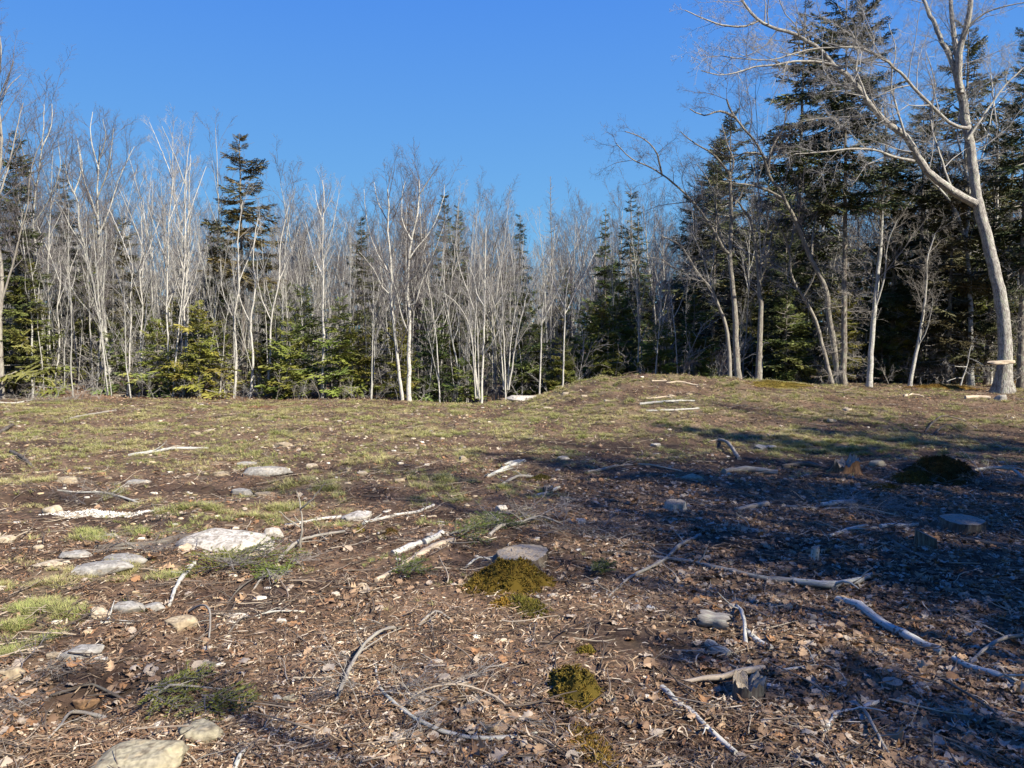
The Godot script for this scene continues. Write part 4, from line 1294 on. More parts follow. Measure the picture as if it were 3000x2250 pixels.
	tag(bare_tree("stem_clump", on(-0.174, -20.6, -0.02), [
		[0.025, 0.007, [Vector3(0, 0, 0), Vector3(-0.024, 1.063, 0.06), Vector3(-0.072, 2.046, 0.12), Vector3(-0.083, 2.775, 0.18), Vector3(-0.143, 3.498, 0.24), Vector3(-0.238, 4.094, 0.3)]],
		[0.021, 0.007, [Vector3(0.05, 0.293, 0), Vector3(0.099, 1.061, -0.05), Vector3(0.161, 1.804, -0.1), Vector3(0.285, 2.549, -0.15), Vector3(0.41, 3.048, -0.2), Vector3(0.448, 3.795, -0.25), Vector3(0.473, 4.42, -0.3)]],
		[0.026, 0.007, [Vector3(0.087, 0.293, 0), Vector3(0.198, 1.063, 0.1), Vector3(0.32, 1.799, 0.2), Vector3(0.405, 2.162, 0.3), Vector3(0.585, 2.881, 0.4), Vector3(0.882, 3.472, 0.5), Vector3(1.057, 3.936, 0.6)]],
		[0.021, 0.007, [Vector3(-0.05, 0.293, 0), Vector3(-0.088, 0.935, -0.1), Vector3(-0.176, 1.806, -0.2), Vector3(-0.339, 2.682, -0.3), Vector3(-0.529, 3.313, -0.4)]],
		[0.016, 0.006, [Vector3(-0.073, 2.049, 0), Vector3(-0.268, 2.412, 0.133), Vector3(-0.362, 2.769, 0.267), Vector3(-0.623, 3.242, 0.4)]]], M.birch, M.twig_pale, SLIM, 0.4, 1.1), "spreading clump of pale stems beside the left foot of the grassy mound", "maple", "")
	tag(bare_tree("slender_tree", on(-1.398, -21.5, -0.02), [
		[0.032, 0.009, [Vector3(0, 0, 0), Vector3(-0.102, 1.036, 0), Vector3(-0.254, 1.811, 0), Vector3(-0.355, 2.454, 0), Vector3(-0.455, 3.095, 0), Vector3(-0.542, 3.735, 0), Vector3(-0.501, 4.373, 0)]],
		[0.016, 0.006, [Vector3(-0.254, 1.811, 0), Vector3(-0.115, 2.333, -0.262), Vector3(-0.198, 2.867, -0.523)]]], M.pale, M.twig_pale, SLIM, 0.4, 1.1), "thin pale bowed stem left of the five-stemmed clump", "maple", "")
	tag(bare_tree("slender_tree", on(0.742, -20.9, -0.02), [
		[0.028, 0.009, [Vector3(0, 0, 0), Vector3(0.048, 1.371, 0), Vector3(0.096, 2.496, 0), Vector3(0.269, 3.491, 0), Vector3(0.491, 4.358, 0)]],
		[0.016, 0.006, [Vector3(0.072, 1.997, 0), Vector3(0.506, 2.883, -0.18), Vector3(0.896, 3.655, -0.361)]],
		[0.016, 0.006, [Vector3(0.059, 2.122, 0), Vector3(-0.244, 2.902, -0.434), Vector3(-0.365, 3.581, -0.869)]]], M.birch, M.twig_pale, SLIM, 0.35, 1.1), "straight thin pale stem right of the spreading clump by the mound", "maple", "")
	tag(bare_tree("slender_tree", on(1.37, -20.9, -0.02), [
		[0.028, 0.009, [Vector3(0, 0, 0), Vector3(0.047, 1.533, 0), Vector3(0.093, 2.656, 0), Vector3(0.264, 3.65, 0), Vector3(0.485, 4.516, 0)]],
		[0.016, 0.006, [Vector3(0.07, 2.158, 0), Vector3(0.533, 3.069, -0.461), Vector3(0.961, 3.886, -0.921)]],
		[0.016, 0.006, [Vector3(0.057, 2.282, 0), Vector3(-0.228, 3.078, -0.565), Vector3(-0.331, 3.781, -1.131)]]], M.birch, M.twig_pale, SLIM, 0.35, 1.1), "pale leaning stem rising behind the left shoulder of the mound", "maple", "")
	tag(bare_tree("bare_birch", on(-5.235, -21.2, -0.02), [
		[0.038, 0.01, [Vector3(0, 0, 0), Vector3(0.022, 0.788, 0), Vector3(0.056, 1.552, 0), Vector3(0.04, 2.313, 0), Vector3(0.077, 3.324, 0), Vector3(0.048, 4.079, 0), Vector3(0.082, 4.831, 0), Vector3(0.114, 5.456, 0), Vector3(0.082, 5.955, 0)]],
		[0.016, 0.006, [Vector3(0.052, 3.324, 0), Vector3(-0.202, 3.847, -0.172), Vector3(-0.368, 4.377, -0.344), Vector3(-0.535, 4.914, -0.516)]],
		[0.016, 0.006, [Vector3(0.07, 3.827, 0), Vector3(0.322, 4.312, 0.134), Vector3(0.448, 4.912, 0.268)]],
		[0.016, 0.006, [Vector3(0.082, 4.831, 0), Vector3(-0.238, 5.45, -0.646), Vector3(-0.462, 5.966, -1.291)]],
		[0.014, 0.005, [Vector3(0.097, 5.081, 0), Vector3(0.321, 5.536, 0.231), Vector3(0.416, 5.795, 0.463)]]], M.birch, M.twig_pale, SLIM, 0.4, 1.1), "single straight slim birch standing alone left of the twin-trunk maple", "birch", "")
	tag(bare_tree("bare_birch", on(-7.818, -21.6, -0.02), [
		[0.039, 0.01, [Vector3(0, 0, 0), Vector3(0.095, 1.112, 0), Vector3(0.059, 2.219, 0), Vector3(0.209, 3.321, 0), Vector3(0.182, 4.418, 0), Vector3(0.339, 5.51, 0)]],
		[0.017, 0.006, [Vector3(0.209, 3.321, 0), Vector3(0.473, 4.117, -0.211), Vector3(0.677, 4.925, -0.421)]],
		[0.017, 0.006, [Vector3(0.059, 2.219, 0), Vector3(-0.344, 3.011, -0.247), Vector3(-0.485, 3.948, -0.494)]]], M.birch, M.twig_pale, SLIM, 0.4, 1.1), "pale slightly kinked birch stem at the left foot of the layered spruce", "birch", "")
	tag(bare_tree("bare_birch", on(-7.348, -21.6, -0.02), [
		[0.039, 0.01, [Vector3(0, 0, 0), Vector3(0.087, 1.096, 0), Vector3(0.04, 2.08, 0), Vector3(0.179, 3.059, 0), Vector3(0.141, 4.034, 0), Vector3(0.285, 5.005, 0)]],
		[0.017, 0.006, [Vector3(0.179, 3.059, 0), Vector3(0.645, 3.783, 0.414), Vector3(1.035, 4.475, 0.828)]],
		[0.017, 0.006, [Vector3(0.04, 2.08, 0), Vector3(-0.279, 2.855, -0.025), Vector3(-0.337, 3.758, -0.05)]]], M.birch, M.twig_pale, SLIM, 0.4, 1.1), "right of two pale birch stems before the layered spruce", "birch", "")
	tag(bare_tree("bare_birch", on(-7.003, -21.9, -0.02), [
		[0.033, 0.011, [Vector3(0, 0, 0), Vector3(0.142, 1.114, 0), Vector3(0.173, 2.203, 0), Vector3(0.406, 3.287, 0), Vector3(0.467, 4.365, 0), Vector3(0.721, 5.439, 0)]],
		[0.017, 0.006, [Vector3(0.406, 3.287, 0), Vector3(0.675, 4.096, -0.239), Vector3(0.884, 4.92, -0.479)]],
		[0.017, 0.006, [Vector3(0.173, 2.203, 0), Vector3(-0.15, 2.989, -0.024), Vector3(-0.21, 3.904, -0.049)]]], M.birch, M.twig_pale, SLIM, 0.4, 1.1), "pale stem leaning right before the layered spruce", "birch", "")
	tag(bare_tree("forked_maple", on(-12.506, -24, -0.02), [
		[0.072, 0.017, [Vector3(0, 0, 0), Vector3(-0.054, 0.518, -0.018), Vector3(-0.107, 1.095, -0.036), Vector3(-0.16, 1.671, -0.055), Vector3(-0.213, 2.247, -0.073), Vector3(-0.265, 2.823, -0.091), Vector3(-0.3, 3.541, -0.109), Vector3(-0.331, 4.401, -0.127), Vector3(-0.347, 5.259, -0.145), Vector3(-0.364, 6.116, -0.164), Vector3(-0.312, 6.83, -0.182), Vector3(-0.264, 7.401, -0.2)]],
		[0.061, 0.014, [Vector3(-0.101, -0.001, 0), Vector3(-0.153, 0.807, 0.055), Vector3(-0.206, 1.524, 0.109), Vector3(-0.248, 2.093, 0.164), Vector3(-0.304, 2.659, 0.218), Vector3(-0.345, 3.22, 0.273), Vector3(-0.471, 3.778, 0.327), Vector3(-0.539, 4.331, 0.382), Vector3(-0.634, 4.881, 0.436), Vector3(-0.613, 5.565, 0.491), Vector3(-0.819, 6.107, 0.545), Vector3(-0.912, 6.644, 0.6)]],
		[0.031, 0.009, [Vector3(-0.329, 1.953, 0.1), Vector3(-0.45, 2.204, 0.233), Vector3(-0.734, 2.649, 0.367), Vector3(-0.929, 3.06, 0.5), Vector3(-1.148, 3.465, 0.633), Vector3(-1.284, 3.728, 0.767), Vector3(-1.493, 4.26, 0.9)]],
		[0.031, 0.009, [Vector3(-0.273, 5.093, 0), Vector3(-0.579, 5.829, -0.15), Vector3(-0.862, 6.43, -0.3), Vector3(-0.998, 7.18, -0.45), Vector3(-1.211, 7.792, -0.6)]],
		[0.031, 0.009, [Vector3(-0.27, 4.667, 0), Vector3(-0.002, 5.398, -0.125), Vector3(0.167, 6.134, -0.25), Vector3(0.41, 6.875, -0.375), Vector3(0.652, 7.479, -0.5)]],
		[0.025, 0.009, [Vector3(-0.27, 5.8, 0), Vector3(0.106, 6.467, 0.167), Vector3(0.351, 7.123, 0.333), Vector3(0.523, 7.767, 0.5)]],
		[0.025, 0.009, [Vector3(-0.219, 6.646, 0), Vector3(-0.458, 7.383, -0.133), Vector3(-0.587, 7.985, -0.267), Vector3(-0.573, 8.521, -0.4)]],
		[0.025, 0.009, [Vector3(-0.504, 4.189, 0.4), Vector3(-0.822, 4.855, 0.6), Vector3(-0.969, 5.37, 0.8), Vector3(-1.252, 5.739, 1)]],
		[0.025, 0.009, [Vector3(-0.27, 4.099, 0), Vector3(0.358, 4.497, 0.2), Vector3(0.895, 5.026, 0.4), Vector3(1.288, 5.682, 0.6)]],
		[0.025, 0.009, [Vector3(-0.198, 6.927, 0), Vector3(0.097, 7.588, 0.15), Vector3(0.105, 8.101, 0.3)]],
		[0.025, 0.009, [Vector3(-0.712, 5.84, 0.5), Vector3(-0.595, 6.576, 0.3), Vector3(-0.786, 7.323, 0.1)]]], M.pale, M.twig, MAPLE, 0.5, 1.3), "big pale forked maple on the leafy bank at left, with one low limb", "maple", "")
	tag(bare_tree("bare_maple", on(-13.81, -20.8, -0.02), [
		[0.075, 0.015, [Vector3(0, 0, 0), Vector3(0.016, 0.789, 0), Vector3(0.018, 2.037, 0), Vector3(0.107, 3.277, 0), Vector3(0.022, 4.51, 0), Vector3(0.086, 5.736, 0), Vector3(0.224, 6.956, 0), Vector3(0.139, 8.168, 0), Vector3(0.268, 9.133, 0), Vector3(0.238, 9.734, 0)]],
		[0.032, 0.01, [Vector3(0.034, 2.534, 0), Vector3(0.51, 3.76, 0.1), Vector3(0.769, 4.48, 0.2), Vector3(1.05, 5.191, 0.3), Vector3(1.21, 6.013, 0.4), Vector3(1.585, 6.822, 0.5)]],
		[0.027, 0.01, [Vector3(0.075, 5.369, 0), Vector3(0.295, 6.386, -0.167), Vector3(0.402, 7.291, -0.333), Vector3(0.508, 8.082, -0.5)]],
		[0.027, 0.01, [Vector3(0.22, 6.834, 0), Vector3(0.163, 7.644, 0.133), Vector3(0.516, 8.32, 0.267), Vector3(0.862, 8.866, 0.4)]],
		[0.027, 0.01, [Vector3(0.114, 4.264, 0), Vector3(-0.12, 5.088, 0.2), Vector3(-0.2, 5.893, 0.4)]],
		[0.021, 0.008, [Vector3(0.173, 7.684, 0), Vector3(0.24, 8.371, -0.25), Vector3(0.468, 8.825, -0.5)]]], M.grey, M.twig, MAPLE, 0.4, 1.3), "tall grey maple at the left edge of the clearing, its crown highest there", "maple", "")
	tag(bare_tree("bare_maple", on(-14.093, -22.5, -0.02), [
		[0.047, 0.011, [Vector3(0, 0, 0), Vector3(0.094, 1.196, 0), Vector3(0.026, 2.543, 0), Vector3(0.281, 3.881, 0), Vector3(0.236, 5.079, 0), Vector3(0.375, 6.139, 0), Vector3(0.57, 7.326, 0), Vector3(0.64, 8.376, 0)]],
		[0.023, 0.008, [Vector3(0.232, 4.947, 0), Vector3(0.843, 5.716, 0.133), Vector3(1.209, 6.474, 0.267), Vector3(1.242, 7.219, 0.4)]],
		[0.023, 0.008, [Vector3(0.344, 6.007, 0), Vector3(0.154, 6.869, 0.25), Vector3(0.204, 7.578, 0.5)]],
		[0.023, 0.008, [Vector3(0.509, 7.063, 0), Vector3(0.703, 7.777, -0.2), Vector3(0.631, 8.501, -0.4)]],
		[0.023, 0.008, [Vector3(0.174, 3.881, 0), Vector3(-0.3, 4.703, -0.15), Vector3(-0.579, 5.398, -0.3)]]], M.pale, M.twig, MAPLE, 0.4, 1.2), "slimmer bare maple right of the left-edge maple, twiggy top", "maple", "")
	tag(bare_tree("slender_tree", on(-10.906, -21.8, -0.02), [
		[0.029, 0.008, [Vector3(0, 0, 0), Vector3(0.067, 0.837, 0), Vector3(0.107, 1.527, 0), Vector3(0.162, 2.259, 0), Vector3(0.17, 2.988, 0), Vector3(0.227, 3.673, 0), Vector3(0.145, 4.398, 0)]],
		[0.016, 0.006, [Vector3(0.107, 1.527, 0), Vector3(0.541, 2.298, 0.266), Vector3(0.892, 3.111, 0.532)]],
		[0.016, 0.006, [Vector3(0.162, 2.259, 0), Vector3(-0.398, 3.083, -0.576), Vector3(-0.941, 4.014, -1.152)]],
		[0.016, 0.006, [Vector3(0.17, 2.988, 0), Vector3(0.77, 3.698, 0.618), Vector3(1.378, 4.421, 1.235)]],
		[0.016, 0.006, [Vector3(0.227, 3.673, 0), Vector3(-0.352, 4.536, -0.62), Vector3(-1.027, 5.508, -1.241)]]], M.birch, M.twig_pale, SLIM, 0.35, 1.1), "thin wavy pale sapling right of the forked maple foot", "sapling", "")
	tag(bare_tree("slender_tree", on(-10.579, -21.8, -0.02), [
		[0.029, 0.008, [Vector3(0, 0, 0), Vector3(0.096, 0.92, 0), Vector3(0.093, 1.736, 0), Vector3(0.164, 2.599, 0), Vector3(0.098, 3.46, 0), Vector3(0.18, 4.267, 0), Vector3(0.188, 5.121, 0)]],
		[0.016, 0.006, [Vector3(0.093, 1.736, 0), Vector3(0.55, 2.5, 0.325), Vector3(0.922, 3.302, 0.649)]],
		[0.016, 0.006, [Vector3(0.164, 2.599, 0), Vector3(0.115, 3.337, 0.448), Vector3(0.104, 4.101, 0.897)]],
		[0.016, 0.006, [Vector3(0.098, 3.46, 0), Vector3(0.11, 4.318, -0.627), Vector3(0.167, 5.286, -1.253)]],
		[0.016, 0.006, [Vector3(0.18, 4.267, 0), Vector3(0.095, 4.977, 0.374), Vector3(-0.053, 5.719, 0.748)]]], M.birch, M.twig_pale, SLIM, 0.35, 1.1), "slim straight grey sapling, second right of the forked maple", "sapling", "")
	tag(bare_tree("slender_tree", on(-9.766, -21.8, -0.02), [
		[0.029, 0.008, [Vector3(0, 0, 0), Vector3(0.054, 1.28, 0), Vector3(0.023, 2.448, 0), Vector3(0.093, 3.684, 0), Vector3(0.145, 4.912, 0), Vector3(0.269, 6.063, 0), Vector3(0.293, 7.278, 0)]],
		[0.016, 0.006, [Vector3(0.023, 2.448, 0), Vector3(0.251, 3.243, -0.174), Vector3(0.405, 4.112, -0.348)]],
		[0.016, 0.006, [Vector3(0.093, 3.684, 0), Vector3(-0.13, 4.444, 0.102), Vector3(-0.322, 5.259, 0.204)]],
		[0.016, 0.006, [Vector3(0.145, 4.912, 0), Vector3(0.174, 5.81, -0.638), Vector3(0.248, 6.817, -1.276)]],
		[0.016, 0.006, [Vector3(0.269, 6.063, 0), Vector3(-0.263, 6.977, -0.589), Vector3(-0.889, 7.998, -1.179)]]], M.birch, M.twig_pale, SLIM, 0.35, 1.1), "tall slim birch with brushy tip, left of the layered spruce", "sapling", "")
	tag(bare_tree("slender_tree", on(-9.293, -21.8, -0.02), [
		[0.029, 0.008, [Vector3(0, 0, 0), Vector3(0.081, 1.278, 0), Vector3(0.035, 2.416, 0), Vector3(0.14, 3.619, 0), Vector3(0.118, 4.815, 0), Vector3(0.141, 5.935, 0), Vector3(0.295, 7.119, 0)]],
		[0.016, 0.006, [Vector3(0.035, 2.416, 0), Vector3(0.167, 3.23, -0.415), Vector3(0.23, 4.138, -0.83)]],
		[0.016, 0.006, [Vector3(0.14, 3.619, 0), Vector3(0.125, 4.312, 0.592), Vector3(0.152, 5.022, 1.183)]],
		[0.016, 0.006, [Vector3(0.118, 4.815, 0), Vector3(0.258, 5.662, -0.395), Vector3(0.436, 6.601, -0.789)]],
		[0.016, 0.006, [Vector3(0.141, 5.935, 0), Vector3(0.016, 6.621, 0.332), Vector3(-0.174, 7.343, 0.665)]]], M.birch, M.twig_pale, SLIM, 0.35, 1.1), "tall thin pale tree with feathery tip nearest the layered spruce on its left", "sapling", "")
	tag(bare_tree("slender_tree", on(-12.947, -21.8, -0.02), [
		[0.029, 0.008, [Vector3(0, 0, 0), Vector3(0, 0.566, 0), Vector3(0.135, 1.195, 0), Vector3(0.157, 1.862, 0), Vector3(0.117, 2.526, 0), Vector3(0.239, 3.149, 0), Vector3(0.22, 3.81, 0)]],
		[0.016, 0.006, [Vector3(0.135, 1.195, 0), Vector3(0.764, 1.963, 0.559), Vector3(1.305, 2.75, 1.117)]],
		[0.016, 0.006, [Vector3(0.157, 1.862, 0), Vector3(0.236, 2.609, 0.575), Vector3(0.356, 3.375, 1.149)]],
		[0.016, 0.006, [Vector3(0.117, 2.526, 0), Vector3(0.309, 3.323, -0.202), Vector3(0.535, 4.198, -0.405)]],
		[0.016, 0.006, [Vector3(0.239, 3.149, 0), Vector3(-0.138, 3.948, -0.189), Vector3(-0.596, 4.824, -0.378)]]], M.birch, M.twig_pale, SLIM, 0.35, 1.1), "thin pale stem in the shade between the left-edge maples and forked maple", "sapling", "")
	tag(conifer("spruce_tree", on(-8.178, -23.5, -0.03), {"h": 7.751, "r": 0.093, "low": 0.42, "wide": 1.412, "per": 3.8, "thin": 0.1, "tint": Color(0.088, 0.075, 0.03), "shape": 0.6, "up": 0.0, "dead": 0.7}), "tall layered olive spruce on the left, standing clear above the bare trees", "spruce", "")
	tag(conifer("spruce_tree", on(-13.894, -21.6, -0.03), {"h": 7.329, "r": 0.088, "low": 0.16, "wide": 0.883, "per": 4.4, "thin": 0.12, "tint": Color(0.055, 0.065, 0.021), "dead": 0.6, "shape": 0.6}), "broad dark spruce at far left beside the edge maple", "spruce", "")
	tag(conifer("spruce_tree", on(-14.555, -25.5, -0.03), {"h": 7.296, "r": 0.088, "low": 0.3, "wide": 0.613, "per": 4.4, "thin": 0.1, "tint": Color(0.042, 0.055, 0.02), "dead": 0.5}), "narrow dark spruce left of the forked maple, behind it", "spruce", "")
	tag(conifer("spruce_tree", on(-13.623, -27, -0.03), {"h": 5.837, "r": 0.07, "low": 0.3, "wide": 0.974, "per": 4.4, "thin": 0.2, "tint": Color(0.075, 0.07, 0.026), "dead": 0.5}), "short olive spruce top showing right of the forked maple", "spruce", "")
	tag(conifer("spruce_tree", on(-2.036, -24.5, -0.03), {"h": 6.909, "r": 0.083, "low": 0.12, "wide": 0.618, "per": 5, "thin": 0.04, "tint": Color(0.048, 0.062, 0.018)}), "dense dark spruce spire right of the twin-trunk maple, tallest there", "spruce", "")
	tag(conifer("spruce_tree", on(-1.664, -24.9, -0.03), {"h": 6.576, "r": 0.079, "low": 0.12, "wide": 0.539, "per": 5, "thin": 0.05, "tint": Color(0.055, 0.064, 0.018)}), "second dense spruce spire pressed against the first, slightly lower", "spruce", "")
	tag(conifer("spruce_tree", on(-3.086, -25.5, -0.03), {"h": 6.422, "r": 0.077, "low": 0.3, "wide": 0.797, "per": 4.4, "thin": 0.35, "tint": Color(0.075, 0.05, 0.03), "dead": 0.8}), "brownish dying spruce behind the twin-trunk maple", "spruce", "")
	tag(conifer("spruce_tree", on(-4.757, -25, -0.03), {"h": 5.567, "r": 0.067, "low": 0.2, "wide": 0.751, "per": 4.4, "thin": 0.15, "tint": Color(0.055, 0.062, 0.02), "dead": 0.5}), "dark spruce left of the twin-trunk maple, behind its crown", "spruce", "")
	tag(conifer("spruce_tree", on(0.303, -28, -0.03), {"h": 6.281, "r": 0.075, "low": 0.35, "wide": 0.438, "per": 4.4, "thin": 0.1, "tint": Color(0.045, 0.06, 0.022)}), "thin narrow spruce spire above the spreading clump of stems", "spruce", "")
	tag(conifer("spruce_tree", on(3.036, -25.5, -0.03), {"h": 6.38, "r": 0.077, "low": 0.2, "wide": 0.582, "per": 4.8, "thin": 0.06, "tint": Color(0.048, 0.066, 0.018)}), "neat narrow spruce spire rising behind the mound, left one", "spruce", "")
	tag(conifer("spruce_tree", on(3.972, -25.8, -0.03), {"h": 7.189, "r": 0.086, "low": 0.3, "wide": 0.651, "per": 4.4, "thin": 0.22, "tint": Color(0.058, 0.062, 0.026), "dead": 0.6}), "ragged spruce with bare tip behind the mound, tallest there", "spruce", "")
	tag(conifer("spruce_tree", on(4.229, -25.3, -0.03), {"h": 6.492, "r": 0.078, "low": 0.25, "wide": 0.456, "per": 4.8, "thin": 0.08, "tint": Color(0.04, 0.056, 0.02)}), "dark narrow spruce touching the ragged spruce on its right", "spruce", "")
	tag(conifer("spruce_tree", on(6.337, -24.5, -0.03), {"h": 7.285, "r": 0.087, "low": 0.25, "wide": 0.766, "per": 4.4, "thin": 0.18, "tint": Color(0.05, 0.055, 0.022), "dead": 0.6}), "dark spruce behind the crooked tree at the end of the mound", "spruce", "")
	tag(conifer("spruce_tree", on(8.36, -19.4, -0.03), {"h": 9.901, "r": 0.085, "low": 0.46, "wide": 1.749, "per": 3.6, "thin": 0.08, "tint": Color(0.048, 0.058, 0.022), "shape": 0.5, "dead": 0.9, "up": -0.06, "lean": 0.012}), "tallest spruce, at right, ragged dark crown reaching above the frame", "spruce", "")
	tag(conifer("spruce_tree", on(12.898, -19.5, -0.03), {"h": 9.17, "r": 0.11, "low": 0.3, "wide": 1.113, "per": 3.4, "thin": 0.14, "tint": Color(0.042, 0.056, 0.022), "shape": 0.6, "dead": 0.9}), "dark spruce at the far right edge with drooping boughs", "spruce", "")
	tag(conifer("spruce_tree", on(11.374, -21.5, -0.03), {"h": 7.871, "r": 0.094, "low": 0.2, "wide": 1.228, "per": 4.4, "thin": 0.2, "tint": Color(0.05, 0.058, 0.022), "dead": 1.0, "shape": 0.5}), "tall shaded spruce standing between the tallest spruce and big maple", "spruce", "")
	tag(conifer("spruce_tree", on(11.642, -20.6, -0.03), {"h": 6.145, "r": 0.074, "low": 0.12, "wide": 1.114, "per": 4.4, "thin": 0.3, "tint": Color(0.062, 0.056, 0.026), "dead": 1.1, "shape": 0.5}), "brown-tinged spruce full of dead twigs left of the big maple foot", "spruce", "")
	tag(conifer("spruce_tree", on(10.844, -22, -0.03), {"h": 6.484, "r": 0.078, "low": 0.15, "wide": 1.058, "per": 4.4, "thin": 0.18, "tint": Color(0.045, 0.055, 0.02), "dead": 1.0, "shape": 0.5}), "dense dark spruce filling the gap right of the pale lichen-spotted trunk", "spruce", "")
	tag(conifer("spruce_tree", on(12.942, -21, -0.03), {"h": 7.118, "r": 0.085, "low": 0.12, "wide": 1.136, "per": 4.4, "thin": 0.25, "tint": Color(0.052, 0.058, 0.024), "dead": 1.0, "shape": 0.5}), "spruce with twiggy grey lower boughs right of the big maple", "spruce", "")
	tag(conifer("spruce_tree", on(8.081, -23, -0.03), {"h": 4.858, "r": 0.058, "low": 0.08, "wide": 1.037, "per": 4.4, "thin": 0.15, "tint": Color(0.04, 0.05, 0.018), "dead": 0.8, "shape": 0.5}), "low dark spruce behind the crooked dark trees at right of mound", "spruce", "")
	tag(conifer("dead_spruce", on(1.478, -27, -0.03), {"h": 7.776, "r": 0.04, "low": 0.4, "wide": 0.617, "per": 4.6, "thin": 0.985, "tint": Color(0.06, 0.06, 0.025), "up": 0.35, "dead": 0.5}), "dead bare spruce spire with curved bare branches, above the middle wood", "spruce", "")
	tag(conifer("young_fir", on(-8.672, -21.3, -0.03), {"h": 2.614, "r": 0.03, "low": 0.1, "wide": 0.794, "per": 5.0, "thin": 0.08, "tint": Color(0.16, 0.159, 0.034), "shape": 0.62, "up": -0.03, "dead": 0.35, "fine": 0.85}), "bright yellow-green young fir below the layered spruce, nearest the clearing", "fir", "")
	tag(conifer("young_fir", on(-9.989, -21.8, -0.03), {"h": 2.15, "r": 0.03, "low": 0.1, "wide": 0.655, "per": 5.0, "thin": 0.08, "tint": Color(0.128, 0.145, 0.034), "shape": 0.62, "up": -0.03, "dead": 0.35, "fine": 0.85}), "young fir left of the brightest fir, among thin stems", "fir", "")
	tag(conifer("young_fir", on(-8.54, -22.3, -0.03), {"h": 2.158, "r": 0.03, "low": 0.1, "wide": 0.643, "per": 5.0, "thin": 0.08, "tint": Color(0.141, 0.152, 0.034), "shape": 0.62, "up": -0.03, "dead": 0.35, "fine": 0.85}), "small bright fir right of the brightest fir, before birch stems", "fir", "")
	tag(conifer("young_fir", on(-6.234, -21.3, -0.03), {"h": 2.186, "r": 0.03, "low": 0.1, "wide": 0.64, "per": 5.0, "thin": 0.08, "tint": Color(0.134, 0.149, 0.031), "shape": 0.62, "up": -0.03, "dead": 0.35, "fine": 0.85}), "young fir between the layered spruce and the single birch", "fir", "")
	tag(conifer("young_fir", on(-5.92, -21.8, -0.03), {"h": 3.24, "r": 0.03, "low": 0.1, "wide": 0.603, "per": 5.0, "thin": 0.08, "tint": Color(0.09, 0.117, 0.031), "shape": 0.62, "up": -0.03, "dead": 0.35, "fine": 0.85}), "taller green fir just left of the single birch", "fir", "")
	tag(conifer("young_fir", on(-4.445, -22.3, -0.03), {"h": 2.23, "r": 0.03, "low": 0.1, "wide": 0.804, "per": 5.0, "thin": 0.08, "tint": Color(0.16, 0.159, 0.031), "shape": 0.62, "up": -0.03, "dead": 0.35, "fine": 0.85}), "bright spreading fir left of the twin-trunk maple foot", "fir", "")
	tag(conifer("young_fir", on(-4.758, -21.3, -0.03), {"h": 2.828, "r": 0.03, "low": 0.1, "wide": 0.615, "per": 5.0, "thin": 0.08, "tint": Color(0.115, 0.135, 0.031), "shape": 0.62, "up": -0.03, "dead": 0.35, "fine": 0.85}), "darker fir between the single birch and the bright spreading fir", "fir", "")
	tag(conifer("young_fir", on(-2.639, -21.8, -0.03), {"h": 1.265, "r": 0.03, "low": 0.1, "wide": 0.498, "per": 5.0, "thin": 0.08, "tint": Color(0.102, 0.135, 0.034), "shape": 0.62, "up": -0.03, "dead": 0.35, "fine": 0.85}), "tiny fir at the right foot of the twin-trunk maple", "fir", "")
	tag(conifer("young_fir", on(-2.256, -22.3, -0.03), {"h": 3.225, "r": 0.03, "low": 0.1, "wide": 0.737, "per": 5.0, "thin": 0.08, "tint": Color(0.077, 0.108, 0.028), "shape": 0.62, "up": -0.03, "dead": 0.35, "fine": 0.85}), "dark green fir behind the tiny fir", "fir", "")
	tag(conifer("young_fir", on(-1.295, -21.3, -0.03), {"h": 1.255, "r": 0.03, "low": 0.1, "wide": 0.538, "per": 5.0, "thin": 0.08, "tint": Color(0.096, 0.124, 0.031), "shape": 0.62, "up": -0.03, "dead": 0.35, "fine": 0.85}), "small dark fir left of the five-stemmed clump", "fir", "")
	tag(conifer("young_fir", on(2.18, -22.8, -0.03), {"h": 2.923, "r": 0.03, "low": 0.1, "wide": 0.754, "per": 5.0, "thin": 0.08, "tint": Color(0.109, 0.138, 0.031), "shape": 0.62, "up": -0.03, "dead": 0.35, "fine": 0.85}), "green fir behind the left crest of the mound", "fir", "")
	tag(conifer("young_fir", on(3.279, -23.3, -0.03), {"h": 3.704, "r": 0.03, "low": 0.1, "wide": 0.7, "per": 5.0, "thin": 0.08, "tint": Color(0.096, 0.131, 0.031), "shape": 0.62, "up": -0.03, "dead": 0.35, "fine": 0.85}), "tall young fir behind the crest of the mound", "fir", "")
	tag(conifer("young_fir", on(4.211, -22.3, -0.03), {"h": 2.182, "r": 0.03, "low": 0.1, "wide": 0.804, "per": 5.0, "thin": 0.08, "tint": Color(0.09, 0.127, 0.028), "shape": 0.62, "up": -0.03, "dead": 0.35, "fine": 0.85}), "fir behind the right half of the mound", "fir", "")
	tag(conifer("young_fir", on(5.403, -22.8, -0.03), {"h": 3.018, "r": 0.03, "low": 0.1, "wide": 0.767, "per": 5.0, "thin": 0.08, "tint": Color(0.064, 0.094, 0.025), "shape": 0.62, "up": -0.03, "dead": 0.35, "fine": 0.85}), "dark fir left of the crooked dark tree", "fir", "")
	tag(conifer("young_fir", on(-11.492, -22.3, -0.03), {"h": 1.978, "r": 0.03, "low": 0.1, "wide": 0.563, "per": 5.0, "thin": 0.08, "tint": Color(0.109, 0.131, 0.034), "shape": 0.62, "up": -0.03, "dead": 0.35, "fine": 0.85}), "small fir at the right foot of the forked maple", "fir", "")
